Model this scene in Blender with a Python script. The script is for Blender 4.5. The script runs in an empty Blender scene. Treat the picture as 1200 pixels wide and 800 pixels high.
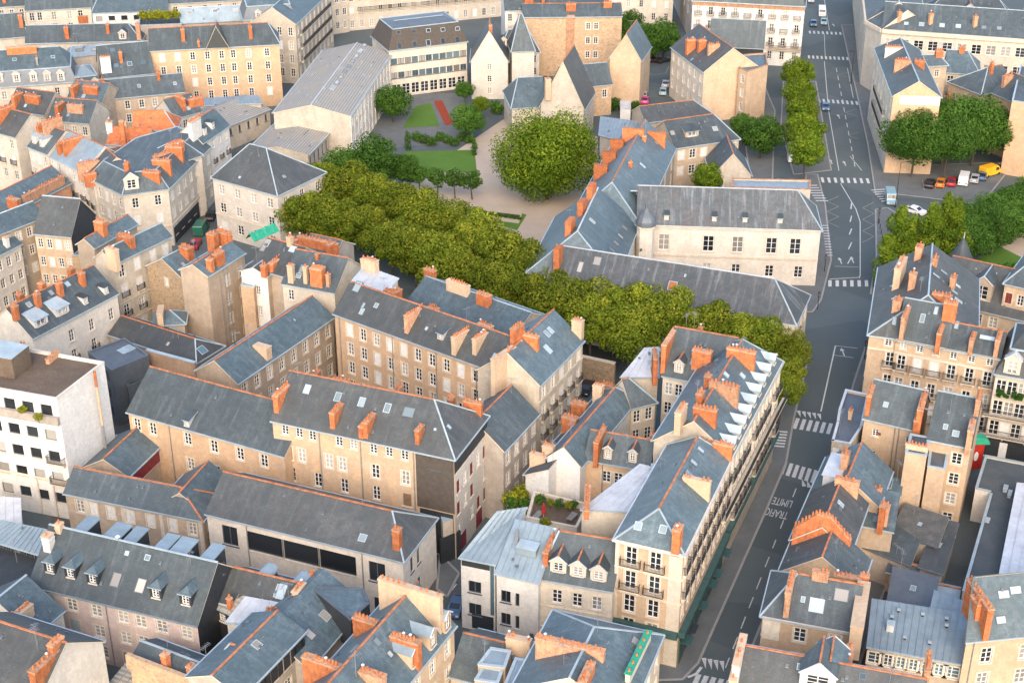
import bpy, math, random
from mathutils import Vector, Matrix
from mathutils.bvhtree import BVHTree
random.seed(11)
R = math.radians
S = bpy.context.scene
col = S.collection
# ------------------------------------------------------------------ camera, sky, sun, exposure
F_PX, PITCH, CAM_H = 1734.0, R(28.0), 115.0
cam = bpy.data.objects.new('camera', bpy.data.cameras.new('camera'))
col.objects.link(cam); S.camera = cam
cam.location = (0, 0, CAM_H); cam.rotation_euler = (R(90) - PITCH, 0, 0)
cam.data.sensor_width = 36; cam.data.lens = 36 * F_PX / 1200
cam.data.clip_start = 1; cam.data.clip_end = 9000
SUN_EL, SUN_AZ = R(32), R(179)        # azimuth from +Y, clockwise: behind the camera, to the left
w = bpy.data.worlds.new('World'); S.world = w; w.use_nodes = True
nt = w.node_tree; bg = nt.nodes['Background']
sk = nt.nodes.new('ShaderNodeTexSky'); sk.sky_type = 'NISHITA'; sk.sun_disc = False
sk.sun_elevation = SUN_EL; sk.sun_rotation = SUN_AZ; sk.altitude = 100; sk.dust_density = 2.0; sk.ozone_density = 0.0
nt.links.new(sk.outputs[0], bg.inputs[0]); bg.inputs[1].default_value = 0.15
sl = bpy.data.lights.new('sun', 'SUN'); sl.energy = 0.85; sl.angle = R(55); sl.color = (1, .77, .55)
so = bpy.data.objects.new('sun', sl); col.objects.link(so)
sd = Vector((math.sin(SUN_AZ) * math.cos(SUN_EL), math.cos(SUN_AZ) * math.cos(SUN_EL), math.sin(SUN_EL)))
so.rotation_euler = sd.to_track_quat('Z', 'Y').to_euler(); so.location = (0, 0, 200)
S.view_settings.view_transform = 'Standard'; S.view_settings.look = 'None'
S.view_settings.exposure = 1.6; S.view_settings.gamma = 1
S.render.engine = 'CYCLES'; S.render.resolution_x = 1024; S.render.resolution_y = 682
S.cycles.max_bounces = 5; S.cycles.diffuse_bounces = 3
# ------------------------------------------------------------------ pixel to place
def ray(px, py):
    u = (px - 600) / F_PX; v = (py - 400) / F_PX
    return Vector((u, math.cos(PITCH) - v * math.sin(PITCH), -math.sin(PITCH) - v * math.cos(PITCH)))
CAM = Vector((0, 0, CAM_H))
def P(px, py, z=0.0):
    d = ray(px, py)
    return CAM + d * ((z - CAM_H) / d.z)
# ------------------------------------------------------------------ materials
MATS = {}
class NT:
    def __init__(s, name):
        s.m = bpy.data.materials.new(name); s.m.use_nodes = True; s.t = s.m.node_tree
        s.b = s.t.nodes['Principled BSDF']
    def n(s, typ, **k):
        x = s.t.nodes.new('ShaderNode' + typ)
        for a, v in k.items(): setattr(x, a, v)
        return x
    def l(s, a, b): s.t.links.new(a, b)
    def noise(s, vec, scale, detail=4, rough=.6):
        x = s.n('TexNoise'); x.inputs['Scale'].default_value = scale; x.inputs['Detail'].default_value = detail
        x.inputs['Roughness'].default_value = rough
        if vec is not None: s.l(vec, x.inputs['Vector'])
        return x.outputs['Fac']
    def ramp(s, fac, stops):
        x = s.n('ValToRGB'); e = x.color_ramp.elements
        while len(e) < len(stops): e.new(.5)
        for i, (p, c) in enumerate(stops):
            e[i].position = p; e[i].color = (c, c, c, 1) if isinstance(c, (int, float)) else (*c, 1)
        s.l(fac, x.inputs[0]); return x.outputs[0]
    def mix(s, fac, a, b, mode='MIX'):
        x = s.n('MixRGB', blend_type=mode)
        for i, v in ((0, fac), (1, a), (2, b)):
            if isinstance(v, (int, float)): x.inputs[i].default_value = v
            elif isinstance(v, tuple): x.inputs[i].default_value = (*v, 1)
            else: s.l(v, x.inputs[i])
        return x.outputs[0]
    def mapped(s, src, sc):
        x = s.n('Mapping'); x.inputs['Scale'].default_value = sc; s.l(src, x.inputs[0]); return x.outputs[0]
    def pos(s):
        return s.n('NewGeometry').outputs['Position']
    def bump(s, h, st=.3, d=.05):
        x = s.n('Bump'); x.inputs['Strength'].default_value = st; x.inputs['Distance'].default_value = d
        s.l(h, x.inputs['Height']); s.l(x.outputs[0], s.b.inputs['Normal'])
    def fin(s, colr, rough=.8, metal=0, spec=.5):
        if isinstance(colr, tuple): s.b.inputs['Base Color'].default_value = (*colr, 1)
        else: s.l(colr, s.b.inputs['Base Color'])
        if isinstance(rough, (int, float)): s.b.inputs['Roughness'].default_value = rough
        else: s.l(rough, s.b.inputs['Roughness'])
        s.b.inputs['Metallic'].default_value = metal
        s.b.inputs['Specular IOR Level'].default_value = spec
        return s.m
def rnd_shift(N, c, amt=.25):
    r = N.n('ObjectInfo').outputs['Random']
    f = N.ramp(r, [(0, 1 - amt), (1, 1 + amt * .6)])
    return N.mix(1, c, f, 'MULTIPLY')
def mat_slate(name, c0, c1, streak=(.30, .32, .34), amt=.35, rust=0.0, rough=.62):
    N = NT(name); uv = N.n('UVMap').outputs[0]; p = N.pos()
    br = N.n('TexBrick'); N.l(uv, br.inputs[0]); br.inputs['Scale'].default_value = 1
    br.inputs['Brick Width'].default_value = .36; br.inputs['Row Height'].default_value = .24
    br.inputs['Mortar Size'].default_value = .018; br.inputs['Color1'].default_value = (.8, .8, .81, 1)
    br.inputs['Color2'].default_value = (1.12, 1.12, 1.11, 1); br.inputs['Mortar'].default_value = (.5, .5, .5, 1)
    big = N.noise(p, .16, 5, .65); fine = N.noise(p, 1.6, 4, .7)
    c = N.mix(N.ramp(big, [(.3, 0), (.7, 1)]), c0, c1)
    c = N.mix(.8, c, br.outputs[0], 'MULTIPLY')
    pb = N.n('TexBrick'); N.l(uv, pb.inputs[0]); pb.inputs['Scale'].default_value = 1; pb.inputs['Brick Width'].default_value = 2.7; pb.inputs['Row Height'].default_value = 1.7; pb.inputs['Mortar Size'].default_value = 0
    pb.inputs['Color1'].default_value = (.82, .82, .83, 1); pb.inputs['Color2'].default_value = (1.18, 1.17, 1.15, 1)
    c = N.mix(N.ramp(N.noise(p, .35, 4, .7), [(.42, 0), (.58, .8)]), c, N.mix(1, c, pb.outputs[0], 'MULTIPLY'))
    c = N.mix(N.ramp(N.noise(p, .8, 6, .75), [(.42, .5), (.6, 0)]), c, tuple(x * .62 for x in c0))
    st = N.noise(N.mapped(uv, (1.1, .09, 1)), 1.0, 5, .7)
    c = N.mix(N.ramp(st, [(.52, 0), (.78, amt)]), c, streak)
    if rust: c = N.mix(N.ramp(N.noise(N.mapped(uv, (.8, .14, 1)), 1.3, 5, .7), [(.5, 0), (.7, rust)]), c, (.22, .11, .07))
    c = N.mix(N.ramp(fine, [(.33, .35), (.58, 0)]), c, (.05, .053, .055))
    lich = N.noise(p, 5.0, 2, .5)
    c = N.mix(N.ramp(lich, [(.7, 0), (.76, .35)]), c, (.25, .26, .23))
    c = rnd_shift(N, c, .2)
    N.bump(br.outputs['Fac'], .35, .03)
    return N.fin(c, N.ramp(fine, [(.3, rough - .1), (.7, rough + .12)]), 0, .55)
def mat_wall(name, c, dirt=.45, scale=1.0, rub=False):
    N = NT(name); p = N.pos()
    d = tuple(x * .55 for x in c)
    big = N.noise(p, .22, 5, .65)
    cc = N.mix(N.ramp(big, [(.38, 0), (.72, dirt)]), c, d)
    stv = N.noise(N.mapped(p, (.8, .8, .16)), 1.0, 7, .72)
    cc = N.mix(N.ramp(stv, [(.5, 0), (.78, dirt * .9)]), cc, tuple(x * .5 for x in c))
    if rub:
        v = N.n('TexVoronoi'); v.inputs['Scale'].default_value = 2.3; N.l(N.mapped(p, (1, 1, 1.5)), v.inputs['Vector'])
        vv = N.n('RGBToBW'); N.l(v.outputs['Color'], vv.inputs[0]); hue = N.mix(.9, cc, N.ramp(vv.outputs[0], [(.15, (.55, .55, .58)), (.5, (1.0, .98, .95)), (.85, (1.35, 1.25, 1.1))]), 'MULTIPLY')
        cc = N.mix(N.ramp(v.outputs['Distance'], [(.0, 0), (.6, .55)]), hue, (.45, .37, .27))
        N.bump(v.outputs['Distance'], .5, .06)
    else:
        N.bump(N.noise(p, 3.0, 4, .7), .25, .03)
    cc = N.mix(N.ramp(N.noise(p, 2.2, 5, .75), [(.38, .38), (.62, 0)]), cc, d)
    cc = N.mix(N.ramp(N.noise(p, .6, 7, .75), [(.5, 0), (.66, .4)]), cc, tuple(min(.85, x * 1.22) for x in c))
    cc = rnd_shift(N, cc, .1)
    return N.fin(cc, .88, 0, .25)
def mat_brick(name, c):
    N = NT(name); p = N.pos()
    cc = N.mix(N.ramp(N.noise(p, 1.3, 5, .7), [(.35, 0), (.7, 1)]), c, tuple(x * .62 for x in c))
    sep = N.n('SeparateXYZ'); N.l(p, sep.inputs[0]); ad = N.n('Math', operation='ADD'); N.l(sep.outputs[0], ad.inputs[0]); N.l(sep.outputs[1], ad.inputs[1])
    cb = N.n('CombineXYZ'); N.l(ad.outputs[0], cb.inputs[0]); N.l(sep.outputs[2], cb.inputs[1])
    br = N.n('TexBrick'); N.l(cb.outputs[0], br.inputs[0]); br.inputs['Scale'].default_value = 1
    br.inputs['Brick Width'].default_value = .34; br.inputs['Row Height'].default_value = .14; br.inputs['Mortar Size'].default_value = .02
    br.inputs['Color1'].default_value = (.8, .8, .8, 1); br.inputs['Color2'].default_value = (1.15, 1.15, 1.15, 1); br.inputs['Mortar'].default_value = (.95, 1.1, 1.25, 1)
    cc = N.mix(.85, cc, br.outputs[0], 'MULTIPLY')
    cc = N.mix(N.ramp(N.noise(N.mapped(p, (2, 2, .5)), 1.5, 4, .7), [(.5, 0), (.7, .7)]), cc, (.16, .085, .06))
    return N.fin(rnd_shift(N, cc, .22), .9, 0, .2)
def mat_zinc(name, c, rough=.5, seam=False):
    N = NT(name); p = N.pos(); uv = N.n('UVMap').outputs[0]
    cc = N.mix(N.ramp(N.noise(p, .5, 5, .7), [(.35, 0), (.7, 1)]), c, tuple(x * .72 for x in c))
    st = N.noise(N.mapped(uv, (1.5, .1, 1)), 1.0, 4, .7)
    cc = N.mix(N.ramp(st, [(.55, 0), (.8, .4)]), cc, tuple(x * .5 for x in c))
    return N.fin(rnd_shift(N, cc, .1), rough, .25, .5)
def mat_plain(name, c, rough=.7, metal=0, var=.15, spec=.4, sc=1.5):
    N = NT(name); p = N.pos()
    cc = N.mix(N.ramp(N.noise(p, sc, 4, .6), [(.35, 0), (.7, 1)]), c, tuple(x * (1 - var * 2) for x in c))
    return N.fin(cc, rough, metal, spec)
def mat_glass(name, c, rough=.08, spec=.5):
    N = NT(name)
    r = N.n('ObjectInfo').outputs['Random']
    cc = N.mix(N.ramp(r, [(0, .35), (1, 1.0)]), (.0, .0, .0), c)
    return N.fin(cc, rough, 0, spec)
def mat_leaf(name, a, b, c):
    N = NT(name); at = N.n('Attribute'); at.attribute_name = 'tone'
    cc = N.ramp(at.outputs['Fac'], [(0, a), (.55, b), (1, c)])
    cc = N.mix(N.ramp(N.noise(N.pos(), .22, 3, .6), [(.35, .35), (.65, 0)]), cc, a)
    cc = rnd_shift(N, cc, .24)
    m = N.fin(cc, .7, 0, .06)
    tr = N.n('BsdfTranslucent'); N.l(cc, tr.inputs[0]); mx = N.n('MixShader'); mx.inputs[0].default_value = .22
    N.l(N.b.outputs[0], mx.inputs[1]); N.l(tr.outputs[0], mx.inputs[2])
    N.l(mx.outputs[0], N.t.nodes['Material Output'].inputs[0]); return m
def mat_ground(name, a, b, sc=.35, rough=.9, fine=.25, patch=None):
    N = NT(name); p = N.pos()
    cc = N.mix(N.ramp(N.noise(p, sc, 6, .65), [(.35, 0), (.68, 1)]), a, b)
    cc = N.mix(N.ramp(N.noise(p, 6, 3, .7), [(.4, fine), (.65, 0)]), cc, tuple(x * .5 for x in a))
    if patch:
        v = N.n('TexVoronoi', feature='F1'); v.inputs['Scale'].default_value = .07; N.l(p, v.inputs['Vector'])
        cc = N.mix(N.ramp(v.outputs['Color'], [(.45, 0), (.5, .5)]), cc, patch)
    N.bump(N.noise(p, 9, 3, .7), .2, .02)
    return N.fin(cc, rough, 0, .25)
def mat_rib(name, a, b):
    N = NT(name); uv = N.n('UVMap').outputs[0]; p = N.pos(); wv = N.n('TexWave'); wv.bands_direction = 'Y'; wv.inputs['Scale'].default_value = .55; wv.inputs['Distortion'].default_value = .25; N.l(uv, wv.inputs['Vector'])
    c = N.mix(N.ramp(wv.outputs['Fac'], [(.3, 0), (.7, 1)]), b, a); c = N.mix(N.ramp(N.noise(p, .25, 6, .7), [(.4, 0), (.65, .6)]), c, (.33, .285, .215)); c = N.mix(N.ramp(N.noise(N.mapped(uv, (.2, 1.2, 1)), 1.1, 4, .7), [(.58, 0), (.7, .6)]), c, (.5, .5, .48))
    N.bump(wv.outputs['Fac'], .5, .06); return N.fin(c, .85, 0, .3)
M = dict(
 slate=mat_slate('slate', (.06, .082, .09), (.092, .118, .127)),
 slate2=mat_slate('slate_brown', (.054, .064, .066), (.095, .102, .10), rust=.12, streak=(.19, .19, .18)),
 slate3=mat_slate('slate_streaked', (.068, .082, .089), (.11, .125, .132), streak=(.40, .43, .45), amt=.6, rust=.25),
 slate4=mat_slate('slate_sky_tinted', (.08, .128, .15), (.13, .182, .205), rough=.52),  # cool sky light of right-facing slopes painted into this paler, bluer slate
 zincroof=mat_zinc('zinc_roof', (.27, .34, .38)), zinc=mat_zinc('zinc', (.44, .52, .55)), zincdk=mat_zinc('zinc_dark', (.13, .15, .17)),
 zincwh=mat_zinc('zinc_white', (.62, .64, .66)),
 corr=mat_rib('weathered_sheet', (.31, .30, .275), (.20, .195, .18)),
 tile=mat_slate('clay_tile', (.62, .16, .045), (.75, .24, .08), streak=(.4, .14, .07), amt=.5, rough=.85),
 flatgrey=mat_ground('flat_roof_grey', (.07, .085, .095), (.10, .115, .12)),
 flatbrown=mat_ground('flat_roof_brown', (.13, .095, .07), (.2, .15, .11), .25, .9, .5),
 ochre=mat_wall('render_ochre', (.55, .405, .275), .45), tan=mat_wall('render_tan', (.47, .375, .28), .6), orange=mat_wall('render_orange', (.58, .40, .255), .42),
 cream=mat_wall('render_cream', (.62, .55, .45), .45), pale=mat_wall('render_pale', (.635, .58, .50), .35), white=mat_wall('render_white', (.68, .66, .62), .25),
 stone=mat_wall('stone_dressed', (.53, .465, .375), .65), grey=mat_wall('render_grey', (.42, .37, .32), .6), rub=mat_wall('stone_rubble', (.36, .25, .15), .55, 1, True),
 rub2=mat_wall('stone_rubble_warm', (.52, .34, .2), .5, 1, True),
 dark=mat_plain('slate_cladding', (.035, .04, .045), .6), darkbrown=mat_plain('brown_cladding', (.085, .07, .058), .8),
 pink=mat_wall('render_pink', (.62, .50, .46), .3), trim=mat_wall('stone_trim', (.66, .57, .45), .3), 
 brick=mat_brick('chimney_brick', (.58, .185, .07)), brick2=mat_brick('chimney_brick_pale', (.58, .31, .18)), chst=mat_wall('chimney_render', (.60, .44, .30), .5), chwh=mat_wall('chimney_white', (.72, .68, .62), .4),
 pot=mat_plain('terracotta', (.60, .2, .075), .85, 0, .25, .3, 3), ridge=mat_plain('ridge_tile', (.52, .2, .095), .85, 0, .25),
 frame=mat_plain('white_paint', (.76, .75, .72), .5, 0, .08), shut=mat_plain('shutter_white', (.68, .67, .64), .6, 0, .1), shutbr=mat_plain('shutter_red', (.2, .04, .03), .6),
 glass=mat_glass('glass', (.035, .042, .05)), curt=mat_glass('glass_curtain', (.42, .40, .36), .25), glassb=mat_glass('glass_blue', (.12, .2, .24), .06, .8), skyl=mat_glass('skylight_glass', (.42, .52, .55), .08, .9),
 iron=mat_plain('iron', (.03, .032, .034), .55), metal=mat_plain('galvanised', (.36, .37, .38), .45, .5),
 asph=mat_ground('asphalt', (.092, .112, .114), (.116, .137, .138), .08, .75, .2, (.066, .081, .084)), pave=mat_ground('paving', (.125, .135, .135), (.165, .172, .17), .3), kerb=mat_ground('kerb', (.28, .27, .25), (.34, .33, .31), .5),
 sand=mat_ground('gravel', (.40, .32, .245), (.47, .385, .30), .12, .95, .1), court=mat_ground('court', (.085, .08, .075), (.13, .12, .11), .2),
 grass=mat_ground('lawn', (.075, .155, .02), (.105, .195, .032), .2, .9, .3), line=mat_plain('road_paint', (.62, .62, .6), .7, 0, .2, .3, 4), liney=mat_plain('road_paint_faded', (.36, .34, .25), .8, 0, .2, .3, 4),
 leaf=mat_leaf('leaf_lime', (.03, .065, .007), (.15, .195, .016), (.34, .33, .035)), leafd=mat_leaf('leaf_dark', (.026, .07, .011), (.068, .15, .024), (.135, .24, .035)),
 leafb=mat_leaf('leaf_bright', (.03, .075, .007), (.14, .215, .016), (.29, .34, .03)), leafy=mat_leaf('leaf_yellow', (.09, .12, .01), (.26, .27, .02), (.42, .36, .03)),
 shedroof=mat_ground('shed_roof', (.085, .088, .085), (.15, .148, .14), .9, .9, .4), bark=mat_plain('bark', (.09, .07, .05), .9), red=mat_plain('red', (.45, .03, .02), .5), flower=mat_plain('flowers', (.34, .055, .025), .8, 0, .3, .3, 6),
 green=mat_plain('green_canvas', (.03, .33, .2), .7), teal=mat_plain('shopfront_green', (.045, .10, .095), .5), soil=mat_plain('soil', (.07, .05, .035), .95),
 wood=mat_plain('wood', (.2, .13, .08), .8), woodf=mat_wall('timber_fence', (.42, .29, .2), .8), burg=mat_plain('burgundy', (.22, .03, .045), .5), plas=mat_plain('plastic', (.1, .25, .35), .5),
)
# ------------------------------------------------------------------ mesh helpers
class MB:
    def __init__(s): s.v = []; s.f = []; s.mi = []; s.uv = {}; s.m = []
    def mat(s, k):
        if k not in s.m: s.m.append(k)
        return s.m.index(k)
    def poly(s, pts, k, uv=None):
        n = len(s.v); s.v += [tuple(p) for p in pts]; s.f.append(tuple(range(n, n + len(pts)))); s.mi.append(s.mat(k))
        if uv: s.uv[len(s.f) - 1] = uv
    def box(s, c, h, k, ax=None):
        c = Vector(c); X, Y, Z = ax or (Vector((1, 0, 0)), Vector((0, 1, 0)), Vector((0, 0, 1)))
        q = [c + X * (h[0] * i) + Y * (h[1] * j) + Z * (h[2] * l) for l in (-1, 1) for j in (-1, 1) for i in (-1, 1)]
        for a in ((0, 2, 3, 1), (4, 5, 7, 6), (0, 1, 5, 4), (2, 6, 7, 3), (0, 4, 6, 2), (1, 3, 7, 5)): s.poly([q[i] for i in a], k)
    def bx(s, x0, x1, y0, y1, z0, z1, k): s.box(((x0 + x1) / 2, (y0 + y1) / 2, (z0 + z1) / 2), (abs(x1 - x0) / 2, abs(y1 - y0) / 2, abs(z1 - z0) / 2), k)
    def bar(s, a, b, wd, ht, k):
        a = Vector(a); b = Vector(b); d = b - a; L = d.length
        if L < 1e-4: return
        X = d / L; Y = Vector((0, 0, 1)).cross(X)
        Y = Y.normalized() if Y.length > 1e-4 else Vector((0, 1, 0)); Z = X.cross(Y)
        s.box((a + b) / 2, (L / 2, wd / 2, ht / 2), k, (X, Y, Z))
    def prism(s, pts, z0, z1, k, ktop=None, bottom=False):
        n = len(pts)
        for i in range(n):
            a, b = pts[i], pts[(i + 1) % n]
            s.poly([(a[0], a[1], z0), (b[0], b[1], z0), (b[0], b[1], z1), (a[0], a[1], z1)], k)
        s.poly([(p[0], p[1], z1) for p in pts], ktop or k)
        if bottom: s.poly([(p[0], p[1], z0) for p in reversed(pts)], k)
    def cyl(s, c, r0, r1, z0, z1, k, n=8, cap=True):
        a = [(c[0] + r0 * math.cos(6.2832 * i / n), c[1] + r0 * math.sin(6.2832 * i / n), z0) for i in range(n)]
        b = [(c[0] + r1 * math.cos(6.2832 * i / n), c[1] + r1 * math.sin(6.2832 * i / n), z1) for i in range(n)]
        for i in range(n): j = (i + 1) % n; s.poly([a[i], a[j], b[j], b[i]], k)
        if cap: s.poly(b, k)
    def mesh(s, name):
        me = bpy.data.meshes.new(name); me.from_pydata(s.v, [], s.f)
        for k in s.m: me.materials.append(M[k])
        me.polygons.foreach_set('material_index', s.mi)
        if s.uv:
            L = me.uv_layers.new(name='UVMap')
            for fi, uv in s.uv.items():
                p = me.polygons[fi]
                for li, t in zip(p.loop_indices, uv): L.data[li].uv = t
        me.validate(); me.update(); return me
    def obj(s, name, parent=None, mat=None):
        return mk(name, s.mesh(name), parent, mat)
def mk(name, me, parent=None, mat=None):
    o = bpy.data.objects.new(name, me); col.objects.link(o)
    if parent is not None: o.parent = parent
    if mat is not None: o.matrix_local = mat
    return o
def tag(o, label=None, cat=None, group=None, kind=None):
    if label: o['label'] = label
    if cat: o['category'] = cat
    if group: o['group'] = group
    if kind: o['kind'] = kind
    return o
def frame_mat(o, X, Y, Z):
    m = Matrix((X, Y, Z)).transposed().to_4x4(); m.translation = o; return m
_cache = {}
def cached(key, fn):
    if key not in _cache: _cache[key] = fn()
    return _cache[key]
# ------------------------------------------------------------------ windows, balconies
def win_mesh(w, h, st):
    def f():
        b = MB(); y0 = .2
        t = {'w': 'trim', 'o': 'trim', 'm': 'zincdk', 'p': None, 'd': None}.get(st[0], 'trim')
        if t and st[0] != 'm':
            sw = .16; e = .05 if st[0] == 'w' else .03
            b.bx(-w / 2 - sw, -w / 2 - .003, -e, -.003, -.0, h, t); b.bx(w / 2 + .003, w / 2 + sw, -e, -.003, 0, h, t)
            b.bx(-w / 2 - sw, w / 2 + sw, -e, -.003, h + .003, h + .003 + sw, t)
        b.bx(-w / 2 - .14, w / 2 + .14, -.12, -.003, -.14, -.003, t or 'trim')
        fr = 'zincdk' if st[0] in 'md' else 'frame'
        fw = .075 if st[0] in 'md' else .1
        x0, x1 = -w / 2 + .004, w / 2 - .004
        b.bx(x0, x0 + fw, .1, y0, 0.004, h - .004, fr); b.bx(x1 - fw, x1, .1, y0, .004, h - .004, fr)
        b.bx(x0 + fw, x1 - fw, .1, y0, .004, fw, fr); b.bx(x0 + fw, x1 - fw, .1, y0, h - fw, h - .004, fr)
        if st[0] != 'd':
            b.bx(-.055, .055, .105, y0, fw, h - fw, fr)
            if st[0] in 'wop':
                for q in (1, 2): 
                    zz = h * q / 3; b.bx(x0 + fw, -.055, .14, y0, zz - .025, zz + .025, fr); b.bx(.055, x1 - fw, .14, y0, zz - .025, zz + .025, fr)
        return b.mesh('window')
    return cached(('w', round(w, 2), round(h, 2), st), f)
def quad_mesh(w, h, k, nm='pane'):
    def f():
        b = MB(); b.poly([(-w / 2, 0, 0), (w / 2, 0, 0), (w / 2, 0, h), (-w / 2, 0, h)], k); return b.mesh(nm)
    return cached(('q', round(w, 2), round(h, 2), k), f)
def shut_mesh(w, h, k):
    def f():
        b = MB(); b.bx(-w / 2, -.012, -.04, 0, .01, h - .01, k); b.bx(.012, w / 2, -.04, 0, .01, h - .01, k)
        for i in range(5):
            for s in (-1, 1):
                z = h * (i + .5) / 5; b.bx(s * w * .25 - w * .18, s * w * .25 + w * .18, -.06, -.041, z - h * .07, z + h * .07, k)
        return b.mesh('shutter')
    return cached(('s', round(w, 2), round(h, 2), k), f)
def open_shut_mesh(w, h, k):
    def f():
        b = MB()
        for s in (-1, 1):
            x0 = s * (w / 2 + .17); x1 = s * (w / 2 + .17 + w / 2); b.bx(min(x0, x1), max(x0, x1), -.07, -.02, .0, h, k)
        return b.mesh('shutter')
    return cached(('os', round(w, 2), round(h, 2), k), f)
def balc_mesh(w, d, n=None):
    def f():
        b = MB(); b.bx(-w / 2, w / 2, -d, -.004, -.2, -.06, 'trim')
        for i in range(2 if w < 3 else max(2, int(w / 2.2))):
            x = -w / 2 + .2 + (w - .4) * i / max(1, (2 if w < 3 else max(2, int(w / 2.2))) - 1)
            b.bx(x - .1, x + .1, -d * .7, -.004, -.55, -.2, 'trim')
        for z in (.02, .95): b.bx(-w / 2, w / 2, -d, -d + .05, z, z + .06, 'iron')
        k = max(4, int(w / .16))
        for i in range(k + 1):
            x = -w / 2 + .02 + (w - .04) * i / k; b.bx(x - .018, x + .018, -d + .008, -d + .042, .08, .95, 'iron')
        for s in (-1, 1):
            b.bx(s * w / 2 - .02, s * w / 2 + .02, -d + .05, -.004, .95, 1.01, 'iron')
            for i in range(3): y = -d + .05 + (d - .1) * (i + 1) / 4; b.bx(s * w / 2 - .015, s * w / 2 + .015, y - .015, y + .015, -.06, .95, 'iron')
        return b.mesh('balcony')
    return cached(('b', round(w, 2), round(d, 2)), f)
def seam_mesh(L, k):
    b = MB(); b.bx(-L / 2, L / 2, -.03, .03, -.02, .07, k); return b.mesh('seam')
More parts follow.
